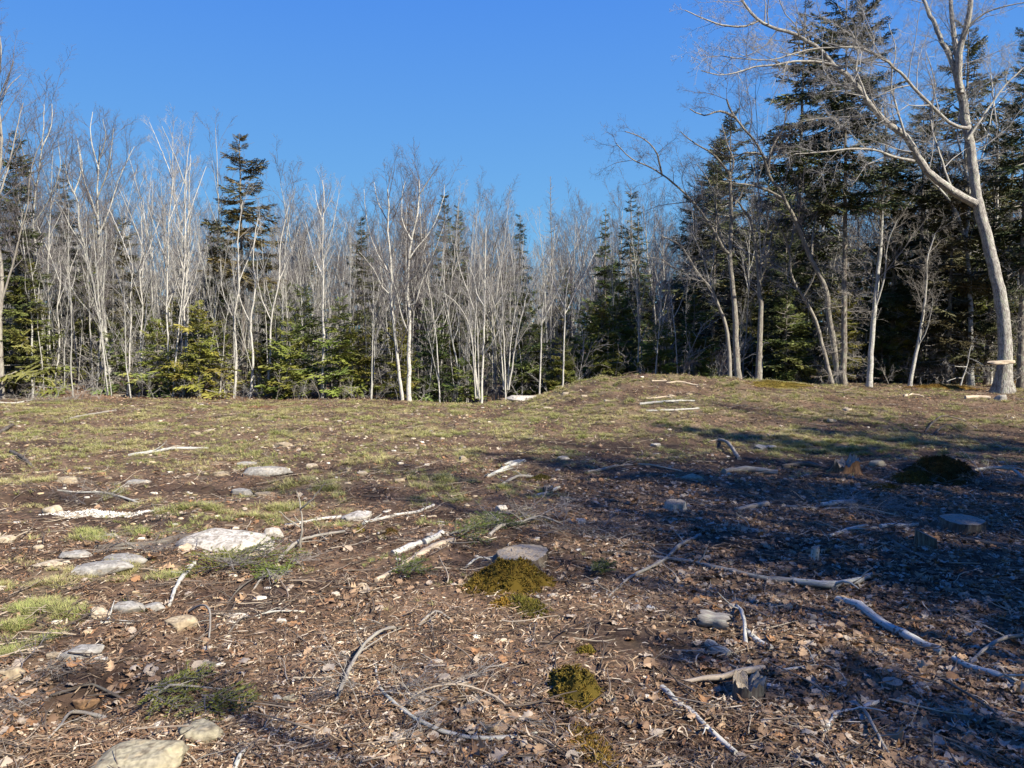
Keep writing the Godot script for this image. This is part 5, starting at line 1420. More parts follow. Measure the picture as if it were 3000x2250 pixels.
	tag(conifer("young_fir", on(-13.419, -21.3, -0.03), {"h": 3.81, "r": 0.03, "low": 0.1, "wide": 0.896, "per": 5.0, "thin": 0.08, "tint": Color(0.128, 0.138, 0.036), "shape": 0.62, "up": -0.03, "dead": 0.35, "fine": 0.85}), "yellowish spruce-like fir under the left-edge maple", "fir", "")
	tag(conifer("young_fir", on(10.484, -21.8, -0.03), {"h": 1.398, "r": 0.03, "low": 0.1, "wide": 0.655, "per": 5.0, "thin": 0.08, "tint": Color(0.064, 0.09, 0.028), "shape": 0.62, "up": -0.03, "dead": 0.35, "fine": 0.85}), "low fir right of the pale lichen-spotted trunk", "fir", "")
	tag(conifer("young_fir", on(12.134, -22.3, -0.03), {"h": 1.159, "r": 0.03, "low": 0.1, "wide": 0.603, "per": 5.0, "thin": 0.08, "tint": Color(0.09, 0.11, 0.034), "shape": 0.62, "up": -0.03, "dead": 0.35, "fine": 0.85}), "low scrubby fir left of the dead leaning sapling", "fir", "")
const KEEP_CLEAR := [Vector2(11.356, 17.8), Vector2(12.227, 20.5), Vector2(13.38, 21.5), Vector2(8.911, 19.2), Vector2(8.286, 19.5), Vector2(5.765, 19.6), Vector2(5.734, 20.2), Vector2(6.401, 20), Vector2(7.747, 20.8), Vector2(10.34, 20), Vector2(11.059, 19), Vector2(-2.768, 20.7), Vector2(-0.803, 20.2), Vector2(-0.174, 20.6), Vector2(-1.398, 21.5), Vector2(0.742, 20.9), Vector2(1.37, 20.9), Vector2(-5.235, 21.2), Vector2(-7.818, 21.6), Vector2(-7.348, 21.6), Vector2(-7.003, 21.9), Vector2(-12.506, 24), Vector2(-13.81, 20.8), Vector2(-14.093, 22.5), Vector2(-10.906, 21.8), Vector2(-10.579, 21.8), Vector2(-9.766, 21.8), Vector2(-9.293, 21.8), Vector2(-12.947, 21.8), Vector2(-8.178, 23.5), Vector2(-13.894, 21.6), Vector2(-14.555, 25.5), Vector2(-13.623, 27), Vector2(-2.036, 24.5), Vector2(-1.664, 24.9), Vector2(-3.086, 25.5), Vector2(-4.757, 25), Vector2(0.303, 28), Vector2(3.036, 25.5), Vector2(3.972, 25.8), Vector2(4.229, 25.3), Vector2(6.337, 24.5), Vector2(8.36, 19.4), Vector2(12.898, 19.5), Vector2(11.374, 21.5), Vector2(11.642, 20.6), Vector2(10.844, 22), Vector2(12.942, 21), Vector2(8.081, 23), Vector2(1.478, 27), Vector2(-8.672, 21.3), Vector2(-9.989, 21.8), Vector2(-8.54, 22.3), Vector2(-6.234, 21.3), Vector2(-5.92, 21.8), Vector2(-4.445, 22.3), Vector2(-4.758, 21.3), Vector2(-2.639, 21.8), Vector2(-2.256, 22.3), Vector2(-1.295, 21.3), Vector2(2.18, 22.8), Vector2(3.279, 23.3), Vector2(4.211, 22.3), Vector2(5.403, 22.8), Vector2(-11.492, 22.3), Vector2(-13.419, 21.3), Vector2(10.484, 21.8), Vector2(12.134, 22.3)]
const SHADE := [[5.233, -1.592, 1, 0.62, 1, 0.758],
	[6.465, -1.226, 0, 6.4, 0.292, 0.807],
	[7.031, -0.392, 1, 0.85, 0, 2.404],
	[7.712, 0.069, 0, 7.6, 0.348, 0.865],
	[8.016, 1.141, 0, 8.4, 0.36, 0.903],
	[9.514, 0.996, 1, 1.0, 1, 0.537],
	[8.993, 2.545, 0, 10.2, 0.283, 0.99],
	[9.83, 3.403, 1, 1.05, 1, 2.846],
	[12.447, 1.976, 0, 10.4, 0.382, 0.999],
	[11.616, 3.806, 1, 1.1, 0, 5.95],
	[11.227, 5.37, 0, 9.6, 0.367, 0.961],
	[13.266, 4.736, 1, 1.0, 0, 2.031],
	[13.084, 6.113, 0, 9.0, 0.35, 0.932],
	[13.778, 6.966, 1, 0.95, 0, 3.489],
	[7.834, -3.004, 1, 0.75, 0, 3.238],
	[12.084, 0.42, 1, 1.15, 0, 0.889],
	[10.623, -2.163, 1, 1.0, 1, 4.374],
	[10.794, 0.511, 1, 1.2, 1, 3.344],
	[11.873, -1.813, 1, 1.25, 1, 0.81]]
func build_things() -> void:
	boulder("tan oblong stone with a rounded right end, beside dark bare soil at left", -5.087, -8.716, Vector3(0.251, 0.119, 0.151), 200, "tan", 0.012)
	boulder("pale squared block of stone just left of the white powder patch", -4.309, -7.154, Vector3(0.155, 0.097, 0.093), 201, "cream", 0.138)
	boulder("largest white-topped boulder, behind the mossy evergreen sprigs", -2.212, -5.792, Vector3(0.627, 0.235, 0.389), 202, "white", -0.196)
	boulder("white pointed stone touching the right end of the largest white boulder", -1.973, -6.293, Vector3(0.151, 0.123, 0.091), 203, "white", 0.124)
	boulder("long flat grey slab lying level among grass at left", -2.838, -5.172, Vector3(0.389, 0.107, 0.175), 204, "grey", 0.149)
	boulder("cream flat stone left of the long flat grey slab", -3.259, -5.332, Vector3(0.231, 0.063, 0.115), 205, "cream", 0.18)
	boulder("low grey slab behind the right end of the long flat slab", -2.79, -5.432, Vector3(0.287, 0.079, 0.144), 206, "grey", -0.232)
	boulder("small grey slab behind the cream flat stone", -3.207, -5.572, Vector3(0.201, 0.055, 0.1), 207, "grey", 0.223)
	boulder("small upright cream stone at left, beside a thin pale stick", -3.656, -5.873, Vector3(0.071, 0.053, 0.056), 208, "cream", -0.204)
	boulder("tan flat stone left of the broad grey and tan slab", -3.522, -9.297, Vector3(0.212, 0.074, 0.127), 209, "tan", -0.08)
	boulder("broad grey and tan slab half sunk in grass", -2.967, -9.196, Vector3(0.553, 0.152, 0.276), 210, "grey", 0.055)
	boulder("thin grey stone behind the broad slab, tilted", -3.49, -10.017, Vector3(0.205, 0.064, 0.123), 211, "grey", 0.209)
	boulder("grey block left of two, in front of the broad slab", -3.005, -8.492, Vector3(0.204, 0.092, 0.122), 212, "grey", -0.08)
	boulder("tan rounded stone right of the grey block, grass between them", -2.701, -8.412, Vector3(0.212, 0.08, 0.127), 213, "tan", 0.212)
	boulder("tan wedge-shaped stone standing alone beyond the broad slab", -3.426, -11.5, Vector3(0.235, 0.106, 0.165), 214, "tan", 0.023)
	boulder("small cream stone right of the broad slab", -2.598, -9.897, Vector3(0.143, 0.064, 0.1), 215, "cream", -0.094)
	boulder("small cream stone farthest up the grass on the left", -5.401, -13.684, Vector3(0.197, 0.069, 0.138), 216, "cream", -0.092)
	boulder("small tan stone just left of the farthest cream stone", -5.428, -13.203, Vector3(0.159, 0.056, 0.111), 217, "tan", -0.161)
	boulder("small tan stone in front of the burnt wood at far left", -6.319, -10.358, Vector3(0.137, 0.051, 0.096), 218, "tan", -0.211)
	boulder("rusty tan stone, upper of a pair on dark soil", -4.948, -9.196, Vector3(0.099, 0.062, 0.07), 219, "rust", -0.176)
	boulder("tan stone, lower of a pair on dark soil", -4.696, -8.896, Vector3(0.08, 0.04, 0.056), 220, "tan", 0.095)
	boulder("cream stone cut by the left edge of the view", -4.064, -6.113, Vector3(0.147, 0.066, 0.088), 221, "cream", 0.248)
	boulder("thin grey slab nearly flush with the soil", -4.346, -8.796, Vector3(0.328, 0.09, 0.148), 222, "grey", -0.169)
	boulder("little white stone with grass at its right side", -3.308, -6.273, Vector3(0.098, 0.044, 0.069), 223, "white", -0.226)
	boulder("small tan stone near the long white branch", -5.093, -11.66, Vector3(0.182, 0.068, 0.128), 224, "tan", 0.243)
	boulder("grey-white stone, left of two that touch, beside the birch stick", -2.246, -4.411, Vector3(0.164, 0.082, 0.107), 225, "grey", 0.017)
	boulder("pale grey stone, right of two that touch", -2.127, -4.491, Vector3(0.124, 0.059, 0.075), 226, "grey", -0.047)
	boulder("cream wedge stone left of the two touching grey stones", -2.359, -4.311, Vector3(0.13, 0.068, 0.091), 227, "cream", -0.131)
	boulder("tan block of stone with flat top, beside an arched twig", -1.811, -4.11, Vector3(0.153, 0.086, 0.1), 228, "tan", 0.047)
	boulder("pinkish grey flat-topped stone, biggest beside the grass at left", -2.167, -3.79, Vector3(0.205, 0.087, 0.113), 229, "grey", 0.163)
	boulder("small tan stone pressed against the pinkish grey stone", -2.29, -3.77, Vector3(0.077, 0.04, 0.054), 230, "tan", -0.022)
	boulder("tan stone cut by the left edge below the grass", -2.376, -3.55, Vector3(0.119, 0.075, 0.072), 231, "tan", -0.039)
	boulder("greenish banded rounded stone lying below the fir twig", -1.248, -3.009, Vector3(0.166, 0.075, 0.108), 232, "banded", -0.222)
	boulder("large greenish banded boulder cut by the bottom edge", -1.409, -2.749, Vector3(0.306, 0.115, 0.199), 233, "banded", 0.208)
	boulder("greenish tilted stone half buried above the fir twig", -1.473, -3.65, Vector3(0.097, 0.043, 0.048), 234, "banded", -0.234)
	boulder("flat tan stone at the lower end of the tilted stone", -1.516, -3.57, Vector3(0.064, 0.024, 0.045), 235, "tan", -0.003)
	boulder("rust-brown stone in the dark hollow at lower left", -1.957, -3.445, Vector3(0.116, 0.052, 0.058), 236, "rust", 0.169)
	boulder("first of three little greenish stones in a row", -1.106, -3.349, Vector3(0.034, 0.024, 0.027), 237, "banded", -0.185)
	boulder("middle of three little greenish stones in a row", -1.044, -3.35, Vector3(0.044, 0.028, 0.035), 238, "grey", 0.116)
	boulder("third and widest of three little greenish stones in a row", -0.983, -3.349, Vector3(0.062, 0.031, 0.044), 239, "banded", 0.225)
	boulder("tiny upright tan stone in front of the dark hollow", -2.119, -3.325, Vector3(0.026, 0.023, 0.021), 240, "tan", 0.065)
	boulder("pale stone almost buried under crossing twigs", -1.568, -4.331, Vector3(0.115, 0.04, 0.069), 241, "white", 0.144)
	boulder("pale boulder with yellow tinge behind a white birch stick", -1.393, -6.914, Vector3(0.258, 0.122, 0.18), 242, "white", -0.197)
	boulder("cream stone right of the grass tufts", -1.811, -9.236, Vector3(0.117, 0.08, 0.093), 243, "cream", -0.033)
	boulder("little tan stone left of the cream stone by the tufts", -2.051, -9.577, Vector3(0.075, 0.056, 0.06), 244, "tan", -0.175)
	boulder("tan flat stone left of the pale dry grass tuft", -1.312, -8.776, Vector3(0.127, 0.057, 0.089), 245, "tan", 0.172)
	boulder("upright tan stone alone in the middle of the clearing", -0.673, -10.498, Vector3(0.139, 0.13, 0.111), 246, "tan", -0.103)
	boulder("pale square block of stone among dry leaves", -0.107, -7.334, Vector3(0.11, 0.099, 0.088), 247, "white", -0.023)
	boulder("pale stone under a tangle of twigs beyond the mossy stump", 0.586, -6.614, Vector3(0.151, 0.064, 0.106), 248, "white", 0.25)
	boulder("small pale stone lying in the shade band", 0.707, -10.538, Vector3(0.152, 0.065, 0.106), 249, "white", 0.176)
	boulder("small white stone in the grass right of centre", 2.228, -11.861, Vector3(0.143, 0.089, 0.114), 250, "white", 0.238)
	boulder("long white boulder in the grass below the mound", 0.32, -18.979, Vector3(0.707, 0.194, 0.424), 251, "white", -0.023)
	boulder("small cream stone left of the long white boulder", -0.382, -25.345, Vector3(0.305, 0.095, 0.213), 252, "cream", -0.006)
	boulder("tan stone in front of the long white boulder", 0.54, -16.896, Vector3(0.183, 0.082, 0.128), 253, "tan", 0.115)
	boulder("flat cream stone right of the tan stone, below the mound", 0.793, -16.457, Vector3(0.198, 0.054, 0.138), 254, "cream", -0.01)
	boulder("yellow-green lichened stone in front of the pale boulder", -1.281, -6.333, Vector3(0.069, 0.043, 0.055), 255, "banded", -0.104)
	boulder("grey half of a split stone in the shaded grass", 3.705, -11.42, Vector3(0.206, 0.103, 0.144), 256, "grey", -0.048)
	boulder("white half of a split stone in the shaded grass", 3.877, -11.48, Vector3(0.179, 0.067, 0.126), 257, "white", -0.177)
	boulder("round yellow lichened stone behind the splintered stump", 4.635, -9.64, Vector3(0.185, 0.127, 0.148), 258, "banded", -0.061)
	boulder("dark grey upright stone touching the splintered stump", 4.319, -9.559, Vector3(0.126, 0.126, 0.101), 259, "grey", 0.244)
	boulder("cream tan stone in sunlit grass at right", 5.732, -13.711, Vector3(0.173, 0.087, 0.121), 260, "cream", 0.23)
	boulder("cream stone farther up the sunlit grass at right", 6.484, -14.818, Vector3(0.178, 0.08, 0.125), 261, "cream", 0.063)
	boulder("grey pointed stone in front of the big maple foot", 10.327, -16.205, Vector3(0.234, 0.219, 0.187), 262, "grey", 0)
	boulder("greenish flat stone in the shade near the small pale stump", 2.108, -8.976, Vector3(0.237, 0.095, 0.142), 263, "banded", -0.081)
	boulder("cream stone at the left foot of the mound", 1.275, -17.789, Vector3(0.192, 0.096, 0.135), 264, "cream", -0.205)
	boulder("tiny cream stone below the middle of the mound", 1.617, -17.208, Vector3(0.124, 0.078, 0.099), 265, "cream", -0.114)
	boulder("tiny white stone high on the dark face of the mound", 5.18, -45.083, Vector3(0.19, 0.19, 0.152), 266, "white", 0.141)
	boulder("pale stone below the mound, left of a brown pair", 3.446, -16.59, Vector3(0.15, 0.075, 0.105), 267, "cream", 0.184)
	boulder("tan stone right of the pale one below the mound", 3.831, -16.61, Vector3(0.12, 0.067, 0.096), 268, "tan", -0.069)
	boulder("cream flat stone on reddish soil before the mound", 2.003, -16.144, Vector3(0.165, 0.072, 0.132), 269, "cream", 0.143)
	boulder("yellowish tan stone at the wood edge under the forked maple", -11.069, -21.599, Vector3(0.351, 0.131, 0.245), 270, "tan", 0.137)
	stick("fallen_branch", "mottled bent branch, longest on the shaded ground right of the mossy stump", "branch", [Vector3(1, 0, -5.592), Vector3(1.293, 0, -5.532), Vector3(1.425, 0, -5.332), Vector3(1.556, 0, -5.172), Vector3(1.705, 0, -5.052), Vector3(1.86, 0, -4.971)], 0.013, 0.022, M.grey, 3, 0)
	stick("fallen_branch", "birch end of the bent branch, broken off and curving up to the right", "branch", [Vector3(1.841, 0, -4.951), Vector3(1.927, 0, -4.871), Vector3(2.023, 0, -4.851), Vector3(2.215, 0, -4.951), Vector3(2.435, 0, -5.132)], 0.024, 0.019, M.pale, 2, 0.03)
	stick("fallen_log", "long white birch log with dark bands running to the right edge", "log", [Vector3(1.997, 0, -4.651), Vector3(2.035, 0, -4.451), Vector3(2.071, 0, -4.271), Vector3(2.094, 0, -4.01), Vector3(2.178, 0, -3.83)], 0.027, 0.021, M.birch, 0, 0.01)
	stick("fallen_log", "rotten white birch end continuing the long log at the right edge", "log", [Vector3(2.202, 0, -3.77), Vector3(2.223, 0, -3.65), Vector3(2.272, 0, -3.55), Vector3(2.333, 0, -3.43)], 0.019, 0.015, M.birch, 1, 0)
	stick("fallen_branch", "mottled grey birch stick slanting down left of the dark round stump", "branch", [Vector3(0.689, 0, -3.47), Vector3(0.729, 0, -3.31), Vector3(0.772, 0, -3.189), Vector3(0.823, 0, -3.049), Vector3(0.873, 0, -2.929)], 0.016, 0.011, M.birch, 2, 0)
	stick("fallen_log", "barkless pale log lying slanted left of the mossy stump", "log", [Vector3(-0.908, 0, -5.072), Vector3(-0.801, 0, -5.352), Vector3(-0.698, 0, -5.573), Vector3(-0.567, 0, -5.793), Vector3(-0.454, 0, -5.934)], 0.018, 0.027, M.peeled, 0, 0)
	stick("fallen_log", "short white birch piece, left of two behind the barkless log", "log", [Vector3(-0.887, 0, -5.652), Vector3(-0.8, 0, -5.773), Vector3(-0.709, 0, -5.893)], 0.025, 0.025, M.birch, 0, 0)
	stick("fallen_log", "short white birch piece, right of two behind the barkless log", "log", [Vector3(-0.681, 0, -5.893), Vector3(-0.619, 0, -5.994), Vector3(-0.559, 0, -6.094)], 0.027, 0.027, M.birch, 0, 0.01)
	stick("fallen_branch", "white birch stick lying in the open above the evergreen sprigs", "branch", [Vector3(-1.285, 0, -6.593), Vector3(-1.2, 0, -6.794), Vector3(-1.047, 0, -7.014), Vector3(-0.906, 0, -7.254), Vector3(-0.764, 0, -7.454)], 0.016, 0.013, M.birch, 3, 0.01)
	stick("fallen_branch", "birch stick standing out white left of the mossy sprigs, bent", "branch", [Vector3(-2.268, 0, -5.432), Vector3(-2.233, 0, -5.232), Vector3(-2.203, 0, -5.071), Vector3(-2.127, 0, -4.791), Vector3(-2.055, 0, -4.551)], 0.016, 0.01, M.birch, 2, 0.02)
	stick("fallen_log", "thick dark rotten log beside the largest white boulder", "log", [Vector3(-3.163, 0, -5.772), Vector3(-3, 0, -5.832), Vector3(-2.808, 0, -5.952), Vector3(-2.688, 0, -6.093), Vector3(-2.576, 0, -6.273)], 0.017, 0.03, M.dark, 3, 0.01)
	stick("fallen_branch", "thinner dark rotten branch in front of the thick rotten log", "branch", [Vector3(-3.104, 0, -5.632), Vector3(-2.984, 0, -5.732), Vector3(-2.832, 0, -5.853)], 0.017, 0.012, M.dark, 2, 0)
	stick("fallen_branch", "grey branch arching from the sprigs towards the birch stick", "branch", [Vector3(-1.71, 0, -5.532), Vector3(-1.653, 0, -5.832), Vector3(-1.577, 0, -6.093), Vector3(-1.384, 0, -6.313)], 0.015, 0.011, M.grey, 4, 0.05)
	stick("fallen_branch", "pale stick lying behind the grey arching branch", "branch", [Vector3(-1.983, 0, -6.653), Vector3(-1.834, 0, -6.774), Vector3(-1.703, 0, -6.914), Vector3(-1.561, 0, -6.974)], 0.014, 0.017, M.birch, 2, 0)
	stick("fallen_branch", "grey stick crossing the litter, its upper end snapped pale", "branch", [Vector3(-0.771, 0, -3.27), Vector3(-0.751, 0, -3.49), Vector3(-0.722, 0, -3.73), Vector3(-0.67, 0, -3.97), Vector3(-0.612, 0, -4.21)], 0.009, 0.009, M.grey, 5, 0.06)
	stick("bare_root", "long thin mottled root curving along the lower middle ground", "root", [Vector3(-0.673, 0, -3.69), Vector3(-0.606, 0, -3.43), Vector3(-0.547, 0, -3.289), Vector3(-0.435, 0, -3.129), Vector3(-0.349, 0, -3.049), Vector3(-0.27, 0, -3.009), Vector3(-0.177, 0, -2.989), Vector3(-0.085, 0, -2.989), Vector3(0.007, 0, -2.989), Vector3(0.101, 0, -3.029)], 0.006, 0.011, M.pale, 3, 0.02)
	stick("fallen_branch", "thin pale arched stem over the curved root", "branch", [Vector3(-0.483, 0, -3.249), Vector3(-0.378, 0, -3.31), Vector3(-0.278, 0, -3.33), Vector3(-0.175, 0, -3.31), Vector3(-0.072, 0, -3.269), Vector3(0.025, 0, -3.17)], 0.005, 0.004, M.peeled, 2, 0.05)
	stick("fallen_branch", "second thin pale stem under the arched one, shorter", "branch", [Vector3(-0.246, 0, -3.309), Vector3(-0.173, 0, -3.269), Vector3(-0.09, 0, -3.169)], 0.004, 0.003, M.peeled, 1, 0.03)
	stick("fallen_log", "grey bark-covered log piece lying under the curled birch bark", "log", [Vector3(1.007, 0, -3.91), Vector3(1.046, 0, -3.85), Vector3(1.09, 0, -3.79)], 0.029, 0.027, M.maple, 0, 0)
	stick("wood_piece", "red-brown rotten piece of wood beside the grey log piece", "wood", [Vector3(0.937, 0, -3.79), Vector3(0.973, 0, -3.73), Vector3(1.017, 0, -3.69)], 0.013, 0.014, M.red, 0, 0)
	stick("fallen_branch", "small birch stick standing up from the litter near the bark", "branch", [Vector3(1.315, 0, -4.431), Vector3(1.283, 0, -4.25), Vector3(1.247, 0, -4.07), Vector3(1.2, 0, -3.89)], 0.011, 0.011, M.birch, 2, 0.05)
	stick("fallen_log", "short white birch piece with dark bands near the small upright stick", "log", [Vector3(1.257, 0, -4.03), Vector3(1.284, 0, -3.93), Vector3(1.319, 0, -3.85)], 0.017, 0.015, M.birch, 0, 0)
	stick("fallen_branch", "mottled stick running on from the grey log piece", "branch", [Vector3(1.118, 0, -3.83), Vector3(1.156, 0, -3.73), Vector3(1.212, 0, -3.67), Vector3(1.277, 0, -3.63)], 0.009, 0.008, M.pale, 1, 0)
	stick("fallen_branch", "straight pale stick pointing right, above the dark round stump", "branch", [Vector3(1.175, 0, -3.59), Vector3(1.314, 0, -3.61), Vector3(1.402, 0, -3.61), Vector3(1.492, 0, -3.63)], 0.008, 0.007, M.pale, 2, 0.01)
	stick("wood_piece", "bone-pale peeled wood piece bridging to the dark splintered stump", "wood", [Vector3(0.801, 0, -3.53), Vector3(0.891, 0, -3.51), Vector3(0.971, 0, -3.49), Vector3(1.086, 0, -3.55), Vector3(1.203, 0, -3.61)], 0.011, 0.02, M.peeled, 0, 0.04)
	stick("fallen_log", "white forked birch piece, lower arm pointing at the viewer", "log", [Vector3(1.25, 0, -3.029), Vector3(1.307, 0, -3.109), Vector3(1.368, 0, -3.189)], 0.011, 0.012, M.birch, 0, 0)
	stick("fallen_log", "white birch piece, upper arm lying across the thin grey stick", "log", [Vector3(1.372, 0, -3.189), Vector3(1.427, 0, -3.209), Vector3(1.478, 0, -3.229), Vector3(1.607, 0, -3.309)], 0.012, 0.012, M.birch, 1, 0)
	stick("fallen_branch", "thin grey stick slanting to the bottom edge over birch pieces", "branch", [Vector3(1.499, 0, -3.309), Vector3(1.482, 0, -3.169), Vector3(1.452, 0, -3.029), Vector3(1.429, 0, -2.909), Vector3(1.41, 0, -2.769)], 0.008, 0.007, M.grey, 2, 0.04)
	stick("fallen_log", "grey smooth stick slanting down at the lower right", "log", [Vector3(1.852, 0, -3.249), Vector3(1.848, 0, -3.169), Vector3(1.839, 0, -3.089), Vector3(1.831, 0, -3.009), Vector3(1.828, 0, -2.929)], 0.015, 0.011, M.grey, 0, 0)
	stick("fallen_branch", "long thin dark branch crossing the lower right corner", "branch", [Vector3(1.941, 0, -3.65), Vector3(1.986, 0, -3.53), Vector3(2.013, 0, -3.39), Vector3(2.026, 0, -3.27), Vector3(2.034, 0, -3.149), Vector3(1.991, 0, -2.929)], 0.007, 0.006, M.dark, 3, 0.03)
	stick("fallen_branch", "grey branch leaning in from the right edge over the birch log", "branch", [Vector3(2.762, 0, -4.07), Vector3(2.57, 0, -3.93), Vector3(2.397, 0, -3.81), Vector3(2.236, 0, -3.71)], 0.012, 0.007, M.grey, 3, 0.05)
	stick("fallen_branch", "birch-barked stick lit by the sun behind the slanted stump", "branch", [Vector3(3.129, 0, -6.473), Vector3(3.269, 0, -6.533), Vector3(3.398, 0, -6.553), Vector3(3.496, 0, -6.573)], 0.019, 0.018, M.birch, 1, 0)
	stick("fallen_branch", "dull stick to the left of the sunlit birch stick", "branch", [Vector3(2.565, 0, -6.153), Vector3(2.794, 0, -6.353), Vector3(3.02, 0, -6.493)], 0.017, 0.014, M.pale, 2, 0.01)
	stick("wood_piece", "split weathered board lying in the shade", "wood", [Vector3(2.112, 0, -7.194), Vector3(2.315, 0, -7.354), Vector3(2.508, 0, -7.494)], 0.019, 0.034, M.peeled, 0, 0.01)
	stick("fallen_log", "white birch piece in a jumble of sticks in the shade", "log", [Vector3(2.976, 0, -7.334), Vector3(3.157, 0, -7.374), Vector3(3.327, 0, -7.394)], 0.031, 0.029, M.birch, 0, 0)
	stick("fallen_branch", "dark bent stick left of the birch piece in the shade", "branch", [Vector3(2.635, 0, -7.314), Vector3(2.672, 0, -7.174), Vector3(2.856, 0, -7.154)], 0.02, 0.013, M.grey, 2, 0.01)
	stick("fallen_branch", "thin pale stick behind the shaded birch piece", "branch", [Vector3(2.82, 0, -7.514), Vector3(3.138, 0, -7.634), Vector3(3.408, 0, -7.454)], 0.011, 0.009, M.peeled, 2, 0.01)
	stick("fallen_branch", "thin pale stick in front of the shaded birch piece", "branch", [Vector3(2.933, 0, -7.174), Vector3(3.236, 0, -7.074), Vector3(3.47, 0, -6.814)], 0.011, 0.008, M.peeled, 2, 0.01)
	stick("fallen_branch", "white forked branch reaching in from the right edge by the mossy mound", "branch", [Vector3(5.528, 0, -9.099), Vector3(5.723, 0, -9.058), Vector3(5.874, 0, -8.978), Vector3(5.898, 0, -8.776)], 0.022, 0.016, M.birch, 3, 0.06)
	stick("fallen_branch", "dark thin twig arching up out of the sunlit grass at right", "branch", [Vector3(6.97, 0, -12.946), Vector3(7.4, 0, -13.449), Vector3(7.815, 0, -13.871), Vector3(8.267, 0, -13.972)], 0.016, 0.013, M.dark, 1, 0.12)
	stick("fallen_branch", "second dark twig arching lower beside the first", "branch", [Vector3(7.06, 0, -12.825), Vector3(7.427, 0, -13.107), Vector3(7.634, 0, -13.027)], 0.015, 0.012, M.dark, 1, 0.08)
	stick("fallen_branch", "dark stick propped up in the grass near the split stone", "branch", [Vector3(3.292, 0, -12.223), Vector3(3.238, 0, -11.5), Vector3(3.087, 0, -10.398)], 0.022, 0.028, M.grey, 1, 0.1)
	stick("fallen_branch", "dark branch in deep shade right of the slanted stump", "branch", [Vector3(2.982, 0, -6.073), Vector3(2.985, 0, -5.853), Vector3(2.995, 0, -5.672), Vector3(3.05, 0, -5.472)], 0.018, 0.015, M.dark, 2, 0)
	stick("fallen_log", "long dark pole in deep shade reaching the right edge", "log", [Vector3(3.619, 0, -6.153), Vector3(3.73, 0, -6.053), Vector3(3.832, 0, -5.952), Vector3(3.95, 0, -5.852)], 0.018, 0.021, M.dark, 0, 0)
	stick("fallen_branch", "pale stick pointing away, one of two side by side, mid clearing", "branch", [Vector3(-0.308, 0, -9.096), Vector3(-0.177, 0, -9.437), Vector3(-0.053, 0, -9.777), Vector3(0.176, 0, -10.398)], 0.025, 0.025, M.pale, 1, 0)
	stick("fallen_branch", "second pale stick lying alongside the first, mid clearing", "branch", [Vector3(-0.125, 0, -9.857), Vector3(0.012, 0, -10.158), Vector3(0.15, 0, -10.318)], 0.021, 0.019, M.pale, 1, 0.02)
	stick("fallen_branch", "bowed grey stick just behind the small green moss patch", "branch", [Vector3(-0.115, 0, -8.656), Vector3(0.077, 0, -9.036), Vector3(0.288, 0, -9.156)], 0.016, 0.017, M.grey, 2, 0.03)
	stick("fallen_branch", "pale stick slanting beside the small brown stump", "branch", [Vector3(0.258, 0, -7.895), Vector3(0.386, 0, -8.055), Vector3(0.511, 0, -8.275)], 0.019, 0.017, M.pale, 1, 0.01)
	stick("fallen_branch", "grey stick in the shade band right of centre", "branch", [Vector3(0.921, 0, -9.397), Vector3(1.131, 0, -9.637), Vector3(1.376, 0, -9.977)], 0.02, 0.018, M.grey, 2, 0.01)
	stick("fallen_branch", "long thin white stick in the shade band", "branch", [Vector3(1.451, 0, -10.078), Vector3(1.76, 0, -9.897), Vector3(2.101, 0, -9.437)], 0.012, 0.009, M.peeled, 2, 0.02)
	stick("fallen_branch", "knotted grey branch in the twig tangle beyond the mossy stump", "branch", [Vector3(-0.177, 0, -5.955), Vector3(-0.097, 0, -6.155), Vector3(-0.008, 0, -6.315), Vector3(0.179, 0, -6.714)], 0.016, 0.014, M.grey, 5, 0.04)
	stick("fallen_branch", "grey branch in the tangle, lying across the knotted one", "branch", [Vector3(-0.102, 0, -6.454), Vector3(0.055, 0, -6.474), Vector3(0.239, 0, -6.674), Vector3(0.436, 0, -6.594)], 0.012, 0.008, M.grey, 6, 0.05)
	stick("fallen_branch", "long dark grey stick running up to the right from the sunlit chips", "branch", [Vector3(0.592, 0, -4.711), Vector3(0.718, 0, -4.931), Vector3(0.819, 0, -5.092), Vector3(1.075, 0, -5.452), Vector3(1.313, 0, -5.933), Vector3(1.533, 0, -6.213)], 0.008, 0.017, M.grey, 4, 0.02)
	stick("fallen_branch", "low dark branch at the left of the long bent branch", "branch", [Vector3(0.669, 0, -5.673), Vector3(0.845, 0, -5.693), Vector3(1.011, 0, -5.612)], 0.014, 0.015, M.dark, 2, 0)
	stick("fallen_branch", "long white branch lying in the grass at left", "branch", [Vector3(-5.441, 0, -10.859), Vector3(-5.157, 0, -11.039), Vector3(-5.052, 0, -11.36), Vector3(-4.931, 0, -11.56), Vector3(-4.621, 0, -11.66)], 0.026, 0.018, M.pale, 3, 0.02)
	stick("fallen_branch", "grey branch with a side fork near the far grass at left", "branch", [Vector3(-8.993, 0, -15.648), Vector3(-9.039, 0, -16.189), Vector3(-9.035, 0, -16.669), Vector3(-8.983, 0, -17.411)], 0.024, 0.021, M.grey, 3, 0.03)
	stick("fallen_branch", "dark charred stick at the far left", "branch", [Vector3(-7.252, 0, -11.079), Vector3(-6.747, 0, -10.518), Vector3(-6.289, 0, -10.017)], 0.027, 0.021, M.dark, 2, 0.03)
	stick("fallen_branch", "dark charred stump piece at the left edge", "branch", [Vector3(-9.007, 0, -13.443), Vector3(-9.14, 0, -13.844), Vector3(-9.317, 0, -14.325)], 0.036, 0.03, M.dark, 1, 0.03)
